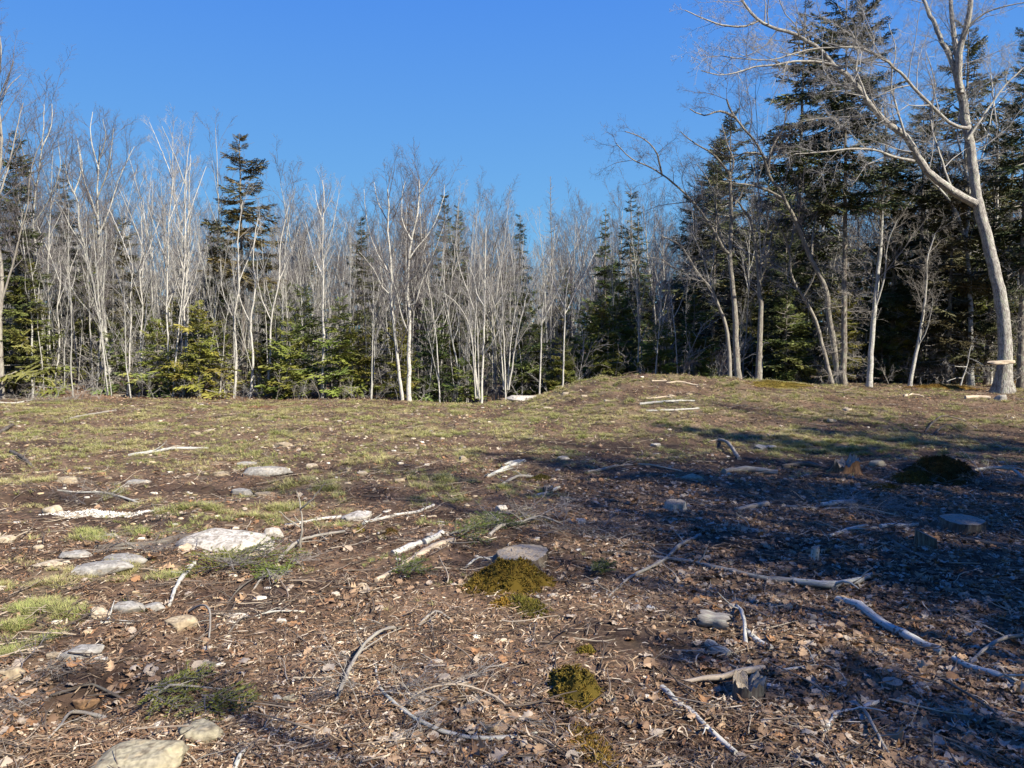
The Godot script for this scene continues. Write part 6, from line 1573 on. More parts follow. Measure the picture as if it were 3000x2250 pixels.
	stick("fallen_branch", "long thin dark pole on bare soil left of centre", "branch", [Vector3(-3.194, 0, -7.494), Vector3(-3.028, 0, -7.614), Vector3(-2.812, 0, -7.654), Vector3(-2.654, 0, -7.835)], 0.011, 0.009, M.dark, 3, 0.01)
	stick("fallen_branch", "pale forked root lying on dark soil above the white powder", "branch", [Vector3(-4.894, 0, -8.235), Vector3(-4.662, 0, -8.195), Vector3(-4.392, 0, -8.154), Vector3(-4.109, 0, -8.013), Vector3(-3.818, 0, -7.812)], 0.01, 0.012, M.pale, 3, 0.02)
	stick("fallen_branch", "dark stick forming a vee with a pale twig, by the tan block", "branch", [Vector3(-1.511, 0, -4.01), Vector3(-1.492, 0, -4.131), Vector3(-1.483, 0, -4.291)], 0.008, 0.006, M.dark, 1, 0.02)
	stick("fallen_branch", "straight pale stick leading right from the vee", "branch", [Vector3(-1.482, 0, -4.271), Vector3(-1.371, 0, -4.351), Vector3(-1.212, 0, -4.451)], 0.006, 0.005, M.pale, 2, 0.02)
	stick("fallen_branch", "thin pale twig curving left from the vee", "branch", [Vector3(-1.785, 0, -4.391), Vector3(-1.676, 0, -4.351), Vector3(-1.55, 0, -4.271)], 0.005, 0.005, M.peeled, 1, 0.02)
	stick("bare_root", "arched dark root hooped over the tan block", "root", [Vector3(-1.913, 0, -4.471), Vector3(-1.818, 0, -4.391), Vector3(-1.724, 0, -4.271), Vector3(-1.651, 0, -4.15), Vector3(-1.588, 0, -3.97)], 0.007, 0.005, M.grey, 1, 0.09)
	stick("fallen_branch", "short white barked stick beside the tan block, lying level", "branch", [Vector3(-2.252, 0, -4.15), Vector3(-2.182, 0, -4.17), Vector3(-2.084, 0, -4.19)], 0.011, 0.013, M.birch, 1, 0)
	stick("bare_root", "dark root over the hollow at lower left", "root", [Vector3(-2.119, 0, -3.467), Vector3(-2.024, 0, -3.487), Vector3(-1.95, 0, -3.507), Vector3(-1.775, 0, -3.446)], 0.007, 0.006, M.dark, 2, 0.03)
	stick("bare_root", "dark root crossing in front of the hollow at lower left", "root", [Vector3(-1.874, 0, -3.029), Vector3(-1.877, 0, -3.128), Vector3(-1.979, 0, -3.404), Vector3(-1.807, 0, -3.365)], 0.005, 0.009, M.grey, 2, 0.03)
	stick("fallen_log", "white birch stub cut off by the bottom edge", "log", [Vector3(-1.022, 0, -2.749), Vector3(-1.025, 0, -2.829), Vector3(-1.025, 0, -2.909)], 0.011, 0.01, M.birch, 0, 0.02)
	stick("fallen_branch", "grey stick along the bottom, touching the white birch stub", "branch", [Vector3(-1.248, 0, -2.829), Vector3(-1.169, 0, -2.849), Vector3(-1.078, 0, -2.889), Vector3(-0.978, 0, -2.909)], 0.004, 0.005, M.grey, 2, 0.01)
	stick("fallen_branch", "dark stem lying over the fir twig", "branch", [Vector3(-1.584, 0, -3.269), Vector3(-1.565, 0, -3.329), Vector3(-1.528, 0, -3.369), Vector3(-1.4, 0, -3.389), Vector3(-1.192, 0, -3.389)], 0.007, 0.004, M.grey, 2, 0.04)
	stick("wood_piece", "pale splinter near the yellow flat moss", "wood", [Vector3(0.081, 0, -2.989), Vector3(0.1, 0, -2.909), Vector3(0.124, 0, -2.829)], 0.006, 0.007, M.peeled, 0, 0)
	stick("wood_piece", "dark splinter pointing at the yellow flat moss", "wood", [Vector3(0.21, 0, -2.789), Vector3(0.246, 0, -2.849), Vector3(0.278, 0, -2.889)], 0.004, 0.005, M.grey, 0, 0.02)
	stick("fallen_branch", "thin pale bow-shaped twig on the open chips", "branch", [Vector3(-0.124, 0, -3.61), Vector3(-0.068, 0, -3.59), Vector3(-0.02, 0, -3.61), Vector3(0.081, 0, -3.67)], 0.004, 0.004, M.peeled, 1, 0.01)
	stick("fallen_log", "pale log lying on the right slope of the mound", "log", [Vector3(3.557, 0, -17.7), Vector3(3.881, 0, -17.72), Vector3(4.168, 0, -17.578), Vector3(4.402, 0, -17.457)], 0.027, 0.021, M.peeled, 0, 0)
	stick("fallen_log", "short pale log on top of the mound slope", "log", [Vector3(3.264, 0, -17.963), Vector3(3.447, 0, -17.963), Vector3(3.602, 0, -17.922)], 0.022, 0.022, M.peeled, 0, 0)
	stick("fallen_branch", "white twisted branch below the mound", "branch", [Vector3(2.783, 0, -15.986), Vector3(3.035, 0, -16.047), Vector3(3.248, 0, -16.147), Vector3(3.421, 0, -15.866)], 0.019, 0.014, M.peeled, 3, 0.03)
	stick("fallen_branch", "longer pale branch in front of the twisted branch below the mound", "branch", [Vector3(2.571, 0, -15.462), Vector3(2.937, 0, -15.523), Vector3(3.328, 0, -15.604), Vector3(3.751, 0, -15.805)], 0.028, 0.019, M.pale, 3, 0.02)
	stick("fallen_branch", "pale branch lying in sunlit grass, right of the mound", "branch", [Vector3(2.578, 0, -14.798), Vector3(3.068, 0, -14.799), Vector3(3.638, 0, -14.939)], 0.022, 0.018, M.pale, 2, 0.02)
	stick("wood_piece", "pale wood scrap before the plank-braced maple", "wood", [Vector3(9.65, 0, -16.366), Vector3(10.027, 0, -16.466), Vector3(10.217, 0, -16.406)], 0.044, 0.035, M.peeled, 0, 0)
	stick("bare_root", "bleached branched root chunk lying left of the big maple", "root", [Vector3(8.441, 0, -16.547), Vector3(8.735, 0, -16.788), Vector3(8.924, 0, -16.668)], 0.03, 0.02, M.peeled, 3, 0.03)
	stick("fallen_branch", "thin pale stick at the far left edge by the wood", "branch", [Vector3(-12.928, 0, -19.314), Vector3(-12.612, 0, -19.454), Vector3(-12.603, 0, -20.195)], 0.029, 0.024, M.pale, 2, 0.01)
	stick("fallen_branch", "grey stick leaning out of the ravine beside the stem clump", "branch", [Vector3(-2.789, 0, -26.316), Vector3(-2.104, 0, -26.674), Vector3(-1.544, 0, -26.712)], 0.032, 0.032, M.grey, 2, 0.25)
	stick("fallen_branch", "long pale stick sloping beside the ravine", "branch", [Vector3(-2.437, 0, -25.607), Vector3(-1.913, 0, -26.248), Vector3(-1.219, 0, -26.631)], 0.031, 0.024, M.peeled, 2, 0.05)
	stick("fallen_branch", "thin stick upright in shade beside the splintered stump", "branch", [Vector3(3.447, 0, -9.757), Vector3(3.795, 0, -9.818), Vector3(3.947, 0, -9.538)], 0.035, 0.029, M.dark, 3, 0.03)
	stick("wood_piece", "rotten grey slab of wood in the shade left of the splintered stump", "wood", [Vector3(2.599, 0, -9.397), Vector3(2.908, 0, -9.537), Vector3(3.25, 0, -9.357)], 0.034, 0.042, M.grey, 0, 0)
	stick("fallen_branch", "slim grey stick half hidden in leaves above the slanted stump", "branch", [Vector3(2.754, 0, -6.133), Vector3(2.95, 0, -6.273), Vector3(3.102, 0, -6.393)], 0.009, 0.008, M.grey, 2, 0.01)
	stick("fallen_branch", "pale stick under the left sprig pointing at the viewer", "branch", [Vector3(-1.677, 0, -4.931), Vector3(-1.666, 0, -5.152), Vector3(-1.687, 0, -5.372)], 0.007, 0.008, M.grey, 2, 0.03)
	stick("fallen_branch", "dark twig beside the lower sprig", "branch", [Vector3(-1.725, 0, -4.591), Vector3(-1.733, 0, -4.851), Vector3(-1.726, 0, -5.152)], 0.006, 0.005, M.dark, 2, 0.05)
	stick("bare_root", "brown root over the chips left of the green moss", "root", [Vector3(-0.522, 0, -4.25), Vector3(-0.441, 0, -4.351), Vector3(-0.342, 0, -4.271)], 0.009, 0.006, M.grey, 2, 0.03)
	stick("fallen_branch", "white thin stick touching the mossy stump on its left", "branch", [Vector3(-0.329, 0, -5.353), Vector3(-0.235, 0, -5.433), Vector3(-0.12, 0, -5.473)], 0.008, 0.007, M.birch, 1, 0.05)
	stump("broad flat-cut stump with grey top, skirted with moss, in the middle", 0.071, -5.444, 0.186, 0.098, 0.05, M.cut, 0.9, 3, 3, 0)
	stump("small pale cut stump in the shade band right of centre", 1.562, -7.332, 0.096, 0.106, 0.05, M.pale, 0.35, 4, 5, 0.01)
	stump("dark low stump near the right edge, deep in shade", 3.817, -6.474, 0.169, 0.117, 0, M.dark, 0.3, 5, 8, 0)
	stump("slanted cut stump half in shade among leaves", 3.199, -5.899, 0.077, 0.135, -0.45, M.cut, 0.35, 3, 11, 0)
	stump("dark stout stump with splintered pale top, lower right", 1.061, -3.393, 0.072, 0.094, 0.1, M.dark, 0.3, 4, 14, 0.05)
	stump("dark round stump near the white birch end, lower right", 1.718, -3.415, 0.043, 0.07, 0.05, M.dark, 0.15, 5, 17, 0)
	stump("splintered orange-brown broken stump at right", 4.075, -9.324, 0.144, 0.168, 0.25, M.rotten, 1, 5, 20, 0.1)
	stump("small brown stump beside a pale slanted stick", 0.381, -8.087, 0.053, 0.097, 0.1, M.cut, 0.5, 4, 23, 0.03)
	stump("slim pale birch stub leaning, left of the slanted stump", 2.184, -5.489, 0.028, 0.125, 0.3, M.birch, 0.3, 3, 26, 0)
	stump("short dark stub right of the rounded moss cushion", 0.428, -3.307, 0.03, 0.052, 0.1, M.dark, 0.3, 4, 29, 0.03)
	moss("deep moss skirt heaped against the front of the broad flat-cut stump", -0.003, -4.972, 0.299, 0.27, 0.13, 0, Color(0.1215, 0.084, 0.0144), 300)
	moss("moss spreading left from the broad stump", -0.182, -4.891, 0.162, 0.15, 0.06, 0, Color(0.144, 0.1, 0.0168), 301)
	moss("bright green moss trail running down below the broad stump", 0.093, -4.491, 0.121, 0.26, 0.04, 0.4, Color(0.1035, 0.092, 0.0168), 302)
	moss("orange-yellow moss patch at the left of the green moss trail", -0.058, -4.531, 0.082, 0.1, 0.035, 0.3, Color(0.234, 0.144, 0.024), 303)
	moss("rounded moss cushion, sunlit top and dark underside", 0.285, -3.389, 0.127, 0.19, 0.11, 0.2, Color(0.1485, 0.108, 0.0192), 304)
	moss("flat yellow moss carpet at the bottom, below the rounded cushion", 0.314, -2.929, 0.092, 0.25, 0.03, 0.35, Color(0.252, 0.16, 0.036), 305)
	moss("small moss tuft above the rounded cushion", 0.377, -3.85, 0.046, 0.05, 0.03, 0, Color(0.135, 0.108, 0.018), 306)
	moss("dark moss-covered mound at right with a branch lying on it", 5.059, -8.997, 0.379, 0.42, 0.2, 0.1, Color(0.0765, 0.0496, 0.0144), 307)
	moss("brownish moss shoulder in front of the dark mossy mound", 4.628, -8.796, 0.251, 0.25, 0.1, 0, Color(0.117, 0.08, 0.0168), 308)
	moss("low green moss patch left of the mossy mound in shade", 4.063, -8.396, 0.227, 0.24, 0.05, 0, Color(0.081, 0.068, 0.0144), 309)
	moss("green moss dot under the bowed grey stick", 0.321, -8.996, 0.141, 0.14, 0.05, 0, Color(0.09, 0.076, 0.0168), 310)
	moss("golden moss bank along the roots left of the big maple", 10.453, -18.693, 0.955, 0.25, 0.1, 0, Color(0.216, 0.132, 0.03), 311)
	moss("golden moss on the roots right of the big maple", 14.006, -21.274, 0.384, 0.35, 0.2, 0, Color(0.198, 0.12, 0.03), 312)
	moss("yellow moss bank on the ridge left of the tallest spruce", 6.297, -17.917, 0.808, 0.45, 0.06, 0, Color(0.225, 0.168, 0.036), 313)
	moss("brown moss ball left of the birch pieces", -0.991, -6.273, 0.075, 0.09, 0.04, 0, Color(0.108, 0.072, 0.0192), 314)
	moss("small moss tuft left of the pale boulder", -1.277, -6.353, 0.046, 0.06, 0.03, 0, Color(0.18, 0.144, 0.024), 315)
	sprig("dark mossy-green evergreen sprig heap in front of the largest boulder", -2.042, -5.492, 0.545, 0.15, 0.2, Color(0.085, 0.1, 0.018))
	sprig("evergreen sprig lying right of the sprig heap", -1.509, -5.152, 0.341, 3, 0.1, Color(0.09, 0.115, 0.02))
	sprig("evergreen sprig at the left end of the sprig heap", -1.916, -5.372, 0.42, 2.9, 0.16, Color(0.1, 0.105, 0.016))
	sprig("evergreen sprig behind the birch pieces, mid clearing", -0.495, -5.994, 0.45, 0.1, 0.15, Color(0.075, 0.095, 0.02))
	sprig("evergreen sprig right of the mid-clearing one, under grey twigs", -0.251, -6.255, 0.395, 0.4, 0.14, Color(0.06, 0.08, 0.02))
	sprig("evergreen sprig along the barkless log", -0.822, -5.272, 0.349, 0.1, 0.22, Color(0.06, 0.08, 0.016))
	sprig("broad fir twig spread flat near the banded stone", -1.594, -3.368, 0.334, 0.12, 0.06, Color(0.125, 0.135, 0.03))
	sprig("second fir twig reaching right under the dark stem", -1.365, -3.289, 0.257, -0.5, 0.04, Color(0.12, 0.13, 0.03))
	sprig("small green sprig near the sunlit chips", 0.577, -5.152, 0.17, 0.5, 0.2, Color(0.07, 0.09, 0.02))
	big_leaf("big tan leaf standing on edge by the birch log", 1.977, -3.65, 0.13, 0)
	big_leaf("speckled brown leaf below the red rotten wood", 0.938, -3.61, 0.11, 1)
	big_leaf("orange-brown leaf beside the white birch piece", 1.534, -3.269, 0.12, 2)
	big_leaf("curled pale leaf at the rotten birch end", 2.247, -3.73, 0.11, 3)
	big_leaf("dark brown leaf near the thin grey stick", 1.495, -2.929, 0.13, 4)
	big_leaf("tan leaf beside the mottled birch stick", 0.643, -3.389, 0.09, 5)
	big_leaf("orange leaf beside the birch stick on the left", -1.655, -4.631, 0.1, 6)
	big_leaf("big tan leaf leaning on the largest boulder", -2.593, -5.492, 0.14, 7)
	big_leaf("brown leaf in the heap beside the boulder", -2.436, -5.672, 0.14, 8)
	big_leaf("wide tan leaf at the front of the leaf heap", -2.412, -5.312, 0.13, 9)
	big_leaf("tan leaf lying under the right sprig", -1.557, -5.052, 0.11, 10)
	big_leaf("big pale leaf inside the bend of the long root", -0.086, -3.049, 0.11, 11)
	big_leaf("brown folded leaf above the long root", -0.012, -3.129, 0.1, 12)
	big_leaf("broad brown leaf at the bottom below the root", -0.151, -2.849, 0.13, 13)
	big_leaf("orange leaf at the bottom by the pale splinter", -0.054, -2.809, 0.12, 14)
	big_leaf("brown leaf by three little greenish stones", -1.143, -3.229, 0.1, 15)
	big_leaf("tan leaf left of the short birch piece", -1.294, -5.812, 0.1, 16)
	big_leaf("rusty leaf beside the tan one, left of the birch piece", -1.234, -5.732, 0.1, 17)
	big_leaf("pale maple-like leaf in deep shade", 2.341, -4.491, 0.1, 18)
	big_leaf("bright leaf in a spot of sun at right", 2.866, -4.851, 0.12, 19)
	big_leaf("orange leaf at the right edge under the birch", 2.254, -3.389, 0.12, 20)
	big_leaf("tan leaf in the sun right of the upright birch stick", 1.592, -4.391, 0.1, 21)
	big_leaf("brown leaf in grass by the broad slab", -2.465, -8.735, 0.1, 22)
	big_leaf("curled leaf near the pale dry grass tuft", -0.627, -7.895, 0.11, 23)
	big_leaf("second curled leaf near the dry tuft", -0.476, -7.775, 0.11, 24)
	tangle("tangle of thin curved twigs around the knotted grey branch", 0.099, -6.814, 0.42, 0.35, 9, 0.45, true)
	tangle("dark twig tangle in the shade, between the tangle and long bent branch", 0.611, -6.134, 0.4, 0.3, 9, 0.4, true)
	tangle("dark twig tangle beneath the grey snapped stick", -0.611, -3.249, 0.2, 0.16, 4, 0.34, true)
	tangle("pale twig tangle over the curved root", -0.298, -3.209, 0.25, 0.14, 5, 0.3, false)
	tangle("dark twigs mixed into the evergreen sprig heap", -1.834, -5.372, 0.3, 0.22, 7, 0.36, true)
	tangle("twig heap lying along the thick rotten log", -2.715, -5.752, 0.4, 0.18, 7, 0.36, true)
	tangle("dark twigs on bare soil above the white powder", -4.427, -7.972, 0.45, 0.16, 6, 0.42, true)
	tangle("heap of pale twigs under the white forked branch at right edge", 5.429, -8.757, 0.55, 0.35, 12, 0.5, false)
	tangle("slash of thin sticks behind the shaded birch piece", 3.211, -7.114, 0.5, 0.25, 12, 0.45, false)
	tangle("dark twigs lying in the hollow at lower left", -2.125, -3.406, 0.3, 0.2, 6, 0.34, true)
	tangle("slash pile of sticks on the leafy bank at the wood edge", -10.541, -22.564, 1.2, 0.4, 16, 0.9, false)
	tangle("slash of grey branches at the foot of the layered spruce", -6.968, -21.998, 1.3, 0.4, 16, 0.9, false)
	tangle("brush heap at the mouth of the ravine", -2.016, -26.572, 0.9, 0.4, 14, 0.8, false)
	tangle("slash pile at the far left edge of the clearing", -12.58, -20.355, 1.2, 0.4, 14, 0.9, false)
	shrub("leafless forked shrub stem standing upright above the evergreen sprigs", -1.635, -5.832, [[Vector3(0, 0, 0), Vector3(0.035, 0.155, 0.02), Vector3(0.021, 0.318, 0), Vector3(-0.018, 0.455, -0.03)], [Vector3(0.025, 0.325, 0), Vector3(0.095, 0.383, 0.05), Vector3(0.158, 0.444, 0.06), Vector3(0.235, 0.542, 0.1)], [Vector3(0.032, 0.173, 0), Vector3(-0.06, 0.253, 0.05), Vector3(-0.116, 0.325, 0.1)]])
	powder("patch of white powdery chips on dark soil at left", -3.798, -7.114, 0.46, 0.17)
	bark_curl("curled sheet of grey birch bark, hollow, above the grey log piece", 1.103, -4.111)
	plank("rough tan plank fixed level across the big maple trunk", Vector3(11.084, 1.203, -17.45))

# ---------------------------------------------------------------- forest
const ORD := ["first", "second", "third", "fourth", "fifth", "sixth", "seventh", "eighth", "ninth", "tenth", "eleventh", "twelfth", "thirteenth", "fourteenth", "fifteenth", "sixteenth", "seventeenth", "eighteenth", "nineteenth", "twentieth", "twenty-first", "twenty-second", "twenty-third", "twenty-fourth", "twenty-fifth", "twenty-sixth", "twenty-seventh", "twenty-eighth", "twenty-ninth", "thirtieth"]
var planted := []       # [node, kind words, category, group]

func ord_of(k: int) -> String:
	return ORD[k] if k < ORD.size() else str(k + 1) + "th"

func plant(o: Node3D, words: String, category: String, group: String) -> void:
	planted.push_back([o, words, category, group])

func name_planted() -> void:      # says which tree each is: its kind, its row, and its place between trees that stand out
	var marks := [[-99.0, "left of the forked pale maple"], [-0.481, "between the forked maple and layered spruce"], [-0.325, "between the layered spruce and twin-trunk maple"], [-0.135, "between the twin-trunk maple and grassy mound"], [0.05, "behind the grassy mound"], [0.24, "between mound and tallest spruce"], [0.40, "between tallest spruce and big leaning maple"], [0.575, "right of the big leaning maple"]]
	var rows := {}
	for p in planted:
		var at: Vector3 = p[0].position
		var az := atan2(at.x, -at.z)
		var k := 0
		while k + 1 < marks.size() and az > marks[k + 1][0]:
			k += 1
		var deep := "front-row" if -at.z < 26.0 else ("second-rank" if -at.z < 34.0 else "far")
		if -at.z < 3.0 or absf(az) > 0.68:
			deep = "outlying"
		var key: String = deep + " " + p[1] + "|" + marks[k][1]
		if not rows.has(key):
			rows[key] = []
		rows[key].push_back([az, p])
	for key in rows:
		var l: Array = rows[key]
		l.sort_custom(func(a, b): return a[0] < b[0])
		for k in l.size():
			var w: PackedStringArray = key.split("|")
			var label := w[0] + " " + w[1] if l.size() == 1 else w[0] + " " + w[1] + ", " + ord_of(k) + " from left"
			tag(l[k][1][0], label, l[k][1][2], l[k][1][3])

func far_enough(at: Vector2, list: Array, gap: float) -> bool:
	for q in list:
		if at.distance_squared_to(q) < gap * gap:
			return false
	return true

func forest() -> void:
	rng.seed = 501
	# hidden moulds become the first of their kind
	var slims := []
	for k in 9:
		var h := rng.randf_range(3.9, 6.4)
		var o := bare_tree("slim_tree", Vector3.ZERO, wild_limbs(h, rng.randf_range(0.020, 0.036), 0.05, 6 + k % 3, 0.40, 0.19, 1.9), M.birch if k % 3 == 0 else M.pale, M.twig_pale if k % 2 == 0 else M.twig, SLIM, 0.35, 1.2)
		slims.push_back(o)
	var maples := []
	for k in 5:
		var h := rng.randf_range(5.4, 7.0)
		maples.push_back(bare_tree("bare_maple", Vector3.ZERO, wild_limbs(h, rng.randf_range(0.045, 0.068), 0.06, 10, 0.34, 0.36, 1.35), M.pale if k % 2 == 0 else M.maple, M.twig, MAPLE, 0.45, 1.3))
	var oaks := []
	for k in 2:
		oaks.push_back(bare_tree("bare_oak", Vector3(11.8 + 2.6 * k, 0, -1.5 - 5.0 * k), wild_limbs(9.4 + k, 0.15, 0.05, 13, 0.28, 0.42, 0.9), M.rough, M.twig, OAK, 0.5, 1.6))
		oaks[k].position.y = ground(oaks[k].position.x, oaks[k].position.z)
		plant(oaks[k], "dark spreading bare oak", "oak", "trees beside the clearing")
	var greens := []
	for k in 7:
		var h := rng.randf_range(4.6, 6.4)
		greens.push_back(conifer("spruce_tree", Vector3.ZERO, {"h": h, "r": h * 0.011, "low": [0.10, 0.22, 0.30, 0.15, 0.34, 0.25, 0.12][k], "wide": [0.95, 0.85, 1.0, 0.75, 1.05, 0.9, 0.8][k], "per": 4.2, "thin": [0.08, 0.15, 0.25, 0.08, 0.22, 0.15, 0.1][k], "up": -0.08, "shape": 0.6, "tint": [Color(0.068, 0.078, 0.024), Color(0.055, 0.070, 0.026), Color(0.085, 0.080, 0.030), Color(0.052, 0.072, 0.024), Color(0.078, 0.078, 0.028), Color(0.062, 0.073, 0.024), Color(0.07, 0.08, 0.022)][k], "dead": [0.5, 0.7, 0.9, 0.5, 1.0, 0.8, 0.5][k]}))
	var firs := []
	for k in 6:
		var h := rng.randf_range(1.9, 3.8)
		firs.push_back(conifer("young_fir", Vector3.ZERO, {"h": h, "r": 0.018 + h * 0.004, "low": 0.10, "wide": 0.72 + 0.06 * k, "per": 4.8, "thin": 0.12, "up": -0.04, "shape": 0.55, "tint": [Color(0.135, 0.14, 0.028), Color(0.115, 0.13, 0.03), Color(0.155, 0.148, 0.03), Color(0.10, 0.12, 0.03), Color(0.125, 0.135, 0.028), Color(0.09, 0.11, 0.03)][k], "dead": 0.4}))
	var taken := []
	for q in KEEP_CLEAR:
		taken.push_back(q)
	var lots := [   # mould list, how many, nearest, farthest, gap, words, category, group
		[firs, 140, 21.3, 34.0, 0.85, "young yellow-green fir", "fir", "young firs along the wood's edge"],
		[greens, 84, 22.5, 46.0, 1.5, "dark green spruce", "spruce", "spruces in the wood"],
		[maples, 74, 23.0, 48.0, 1.5, "grey bare maple", "maple", "bare maples in the wood"],
		[slims, 300, 20.9, 40.0, 0.62, "slim pale bare tree", "sapling", "slim bare trees in the wood"],
	]
	for l in lots:
		var made := 0
		var tries := 0
		var mine := []
		while made < l[1] and tries < 6000:
			tries += 1
			var d: float = l[2] + (l[3] - l[2]) * pow(rng.randf(), 1.25)
			var x := rng.randf_range(-0.80, 0.84) * d
			if x > 0.5 and x < 9.0 and d < 21.6:
				continue
			if l[0] == firs and x > -15.0 and x < -8.0 and d < 23.6 and rng.randf() < 0.8:
				continue
			if x > 9.5 and x < 11.0 and d < 21.0:
				continue
			var at := Vector2(x, d)
			if not far_enough(at, taken, l[4] * 0.62) or not far_enough(at, mine, l[4]):
				continue
			# firs shun the far right, where tall spruces stand; bare trees are fewer there too
			if l[0] == slims and x > 5.0 and rng.randf() < 0.72:
				continue
			if l[0] == greens and x < 4.0 and d < 27.0 and rng.randf() < 0.55:
				continue
			taken.push_back(at)
			mine.push_back(at)
			var mould: Node3D = l[0][rng.randi() % l[0].size()] if made >= l[0].size() else l[0][made]
			var size := rng.randf_range(0.80, 1.10) * (1.18 if x / d < -0.36 or x / d > 0.26 else 0.94)
			if l[0] == firs:
				size *= rng.randf_range(0.6, 1.0)
			if l[0] == greens:
				size *= 1.45 if x > 6.0 else 0.86
			var where := on(x, -d, -0.03)
			var o: Node3D
			if made < l[0].size():
				o = mould
				o.position = where
				o.rotation.y = rng.randf() * TAU
				o.scale = Vector3.ONE * size
			else:
				o = copy(mould, where, rng.randf() * TAU, size, rng.randf_range(0.92, 1.1))
			plant(o, l[5], l[6], l[7])
			made += 1
	# trees off to the right and behind, whose shade falls across the clearing
	for q in SHADE:
		var o: Node3D
		if q[2] == 0:
			o = conifer("spruce_tree", on(q[0], -q[1], -0.03), {"h": q[3], "r": q[3] * 0.013, "low": q[4], "wide": q[5], "per": 3.4, "thin": 0.22, "shape": 0.55, "up": -0.1, "tint": Color(0.055, 0.068, 0.024), "dead": 0.9})
		else:
			o = copy(oaks[int(q[4]) % 2], on(q[0], -q[1], -0.03), q[5], q[3])
		plant(o, "dark green spruce" if q[2] == 0 else "dark spreading bare oak", "spruce" if q[2] == 0 else "oak", "trees beside the clearing")
	# the wood goes on: far trunks and tops that read as one mass
	rng.seed = 77
	for kind in 3:
		var places := []
		for k in [190, 420, 260][kind]:
			var d := rng.randf_range(38.0, 80.0)
			var x := rng.randf_range(-0.95, 0.95) * d
			places.push_back(Transform3D(Basis(Vector3.UP, rng.randf() * TAU).scaled(Vector3.ONE * rng.randf_range(0.95, 1.35)), on(x, -d)))
		mass("far_woods", [greens[1], slims[1], firs[1]][kind], places)
	for kind in 2:
		var places := []
		for k in 130:
			var d := rng.randf_range(32.0, 60.0)
			var x := rng.randf_range(-0.90, 0.90) * d
			places.push_back(Transform3D(Basis(Vector3.UP, rng.randf() * TAU).scaled(Vector3.ONE * rng.randf_range(1.05, 1.5)), on(x, -d)))
		mass("far_woods", maples[kind * 2], places)
	# saplings past counting, and the brush under the trees
	for kind in 4:
		var places := []
		while places.size() < 75:
			var d := 21.2 + 20.0 * pow(rng.randf(), 1.2)
			var x := rng.randf_range(-0.82, 0.80) * d
			if x > 0.5 and d < 22.0 or x > 6.0 and rng.randf() < 0.6:
				continue
			places.push_back(Transform3D(Basis(Vector3.UP, rng.randf() * TAU).scaled(Vector3(0.6, rng.randf_range(0.55, 1.0), 0.6)), on(x, -d)))
		mass("thin_saplings", slims[2 + kind], places)
	for kind in 4:
		var places := []
		while places.size() < 300:
			var d := 20.6 + 17.0 * pow(rng.randf(), 1.5)
			var x := rng.randf_range(-0.82, 0.80) * d
			if x > 0.3 and x < 9.0 and d < 21.2:
				continue
			var ln := rng.randf_range(0.35, 0.9) if d < 21.8 else rng.randf_range(0.6, 2.3)
			places.push_back(spray_at(on(x, -d, -0.02), Vector3(rng.randfn() * 0.3, 1, rng.randfn() * 0.3).normalized(), ln))
		scatter("brush", spray_mesh("fine" if kind < 2 else "dead", M.twig_pale if kind % 2 == 0 else M.twig_dead), places, PackedColorArray())

func mass(called: String, src: Node3D, places: Array) -> void:
	for part in src.get_children():
		if part is MeshInstance3D:
			scatter(called, (part as MeshInstance3D).mesh, places, PackedColorArray())
		elif String(part.name).begins_with("crown"):
			var inner: MultiMesh = part.multimesh
			var all := []
			var cols := PackedColorArray()
			for t in places:
				for k in inner.instance_count:
					all.push_back(t * inner.get_instance_transform(k))
					if inner.use_colors:
						cols.push_back(inner.get_instance_color(k))
			scatter(called, inner.mesh, all, cols)

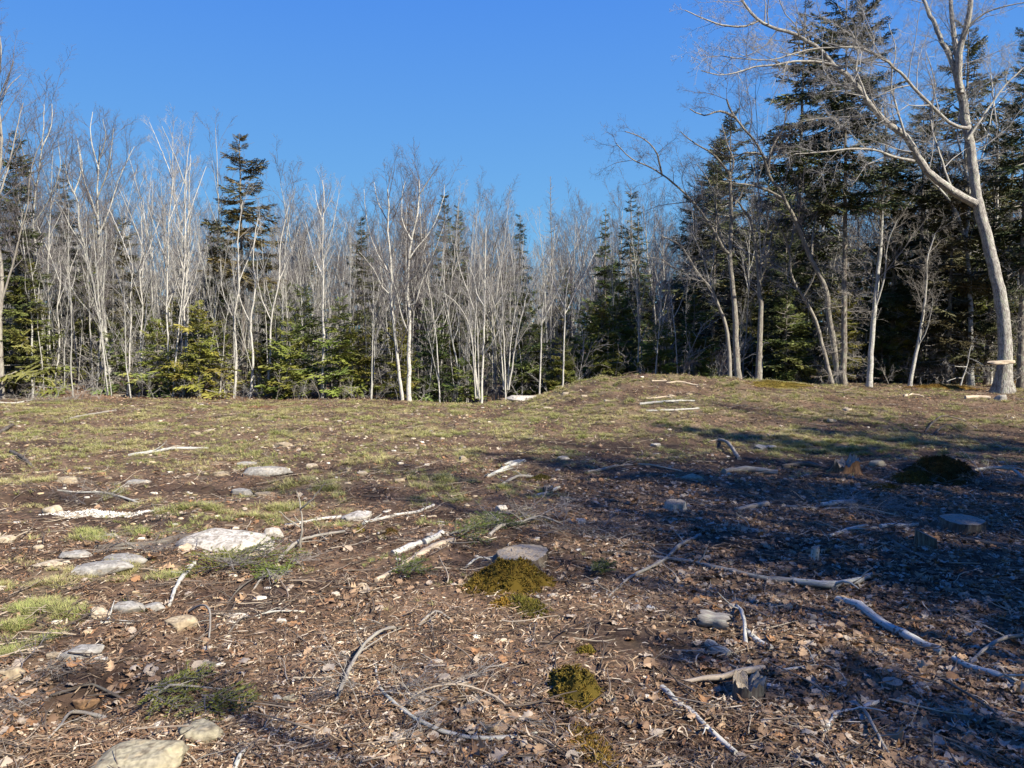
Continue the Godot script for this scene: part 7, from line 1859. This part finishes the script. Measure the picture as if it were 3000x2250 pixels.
func _ready() -> void:
	# camera, sky, sun, exposure
	var cam := Camera3D.new()
	cam.name = "camera"
	cam.fov = 53.0
	cam.near = 0.05
	cam.far = 900.0
	add_child(cam)
	cam.position = Vector3(0, 1.55, 0)
	cam.rotation_degrees = Vector3(-2.74, 0, 0)
	cam.current = true
	var env := Environment.new()
	env.background_mode = Environment.BG_SKY
	var sky_mat := ProceduralSkyMaterial.new()
	sky_mat.sky_top_color = Color(0.09, 0.44, 1.0)
	sky_mat.sky_horizon_color = Color(0.58, 0.87, 1.0)
	sky_mat.sky_curve = 0.26
	sky_mat.ground_bottom_color = Color(0.25, 0.22, 0.18)
	sky_mat.ground_horizon_color = Color(0.35, 0.34, 0.30)
	sky_mat.sun_angle_max = 1.0
	sky_mat.sky_energy_multiplier = 0.60
	env.sky = Sky.new()
	env.sky.sky_material = sky_mat
	env.tonemap_mode = Environment.TONE_MAPPER_LINEAR
	env.tonemap_exposure = 2.6
	env.sdfgi_enabled = true
	env.ssao_enabled = true
	env.ssil_enabled = true
	var we := WorldEnvironment.new()
	we.name = "world"
	we.environment = env
	add_child(we)
	var sun := DirectionalLight3D.new()
	sun.name = "sun"
	sun.light_energy = 1.6
	sun.light_color = Color(1.0, 0.965, 0.895)
	sun.light_angular_distance = 0.5
	sun.shadow_enabled = true
	add_child(sun)
	sun.look_at_from_position(Vector3(0.74, 0.80, 0.67), Vector3.ZERO, Vector3.UP)

	rng.seed = 4021
	micro.noise_type = FastNoiseLite.TYPE_SIMPLEX_SMOOTH
	micro.frequency = 0.03
	micro.fractal_octaves = 4
	micro.seed = 3
	patchy.noise_type = FastNoiseLite.TYPE_SIMPLEX_SMOOTH
	patchy.frequency = 0.03
	patchy.fractal_octaves = 3
	patchy.seed = 14
	lumpy.noise_type = FastNoiseLite.TYPE_SIMPLEX_SMOOTH
	lumpy.frequency = 0.03
	lumpy.fractal_octaves = 2
	lumpy.seed = 25
	materials()
	masks()
	make_ground()
	var sh := Shape.new()
	for k in 3:
		var a := TAU * k / 3.0
		sh.blade(Vector3.ZERO, Vector3(cos(a) * 0.006, 0.016, sin(a) * 0.006), Vector3(-sin(a), 0, cos(a)), 0.0028, 0.0008, Color(1, 1, 1))
	sh.c.clear()
	shoot = sh.mesh(M.moss)
	rng.seed = 90
	bough_moulds()
	build_trees()
	forest()
	name_planted()
	rng.seed = 1201
	build_things()
	rng.seed = 333
	grass()
	litter()
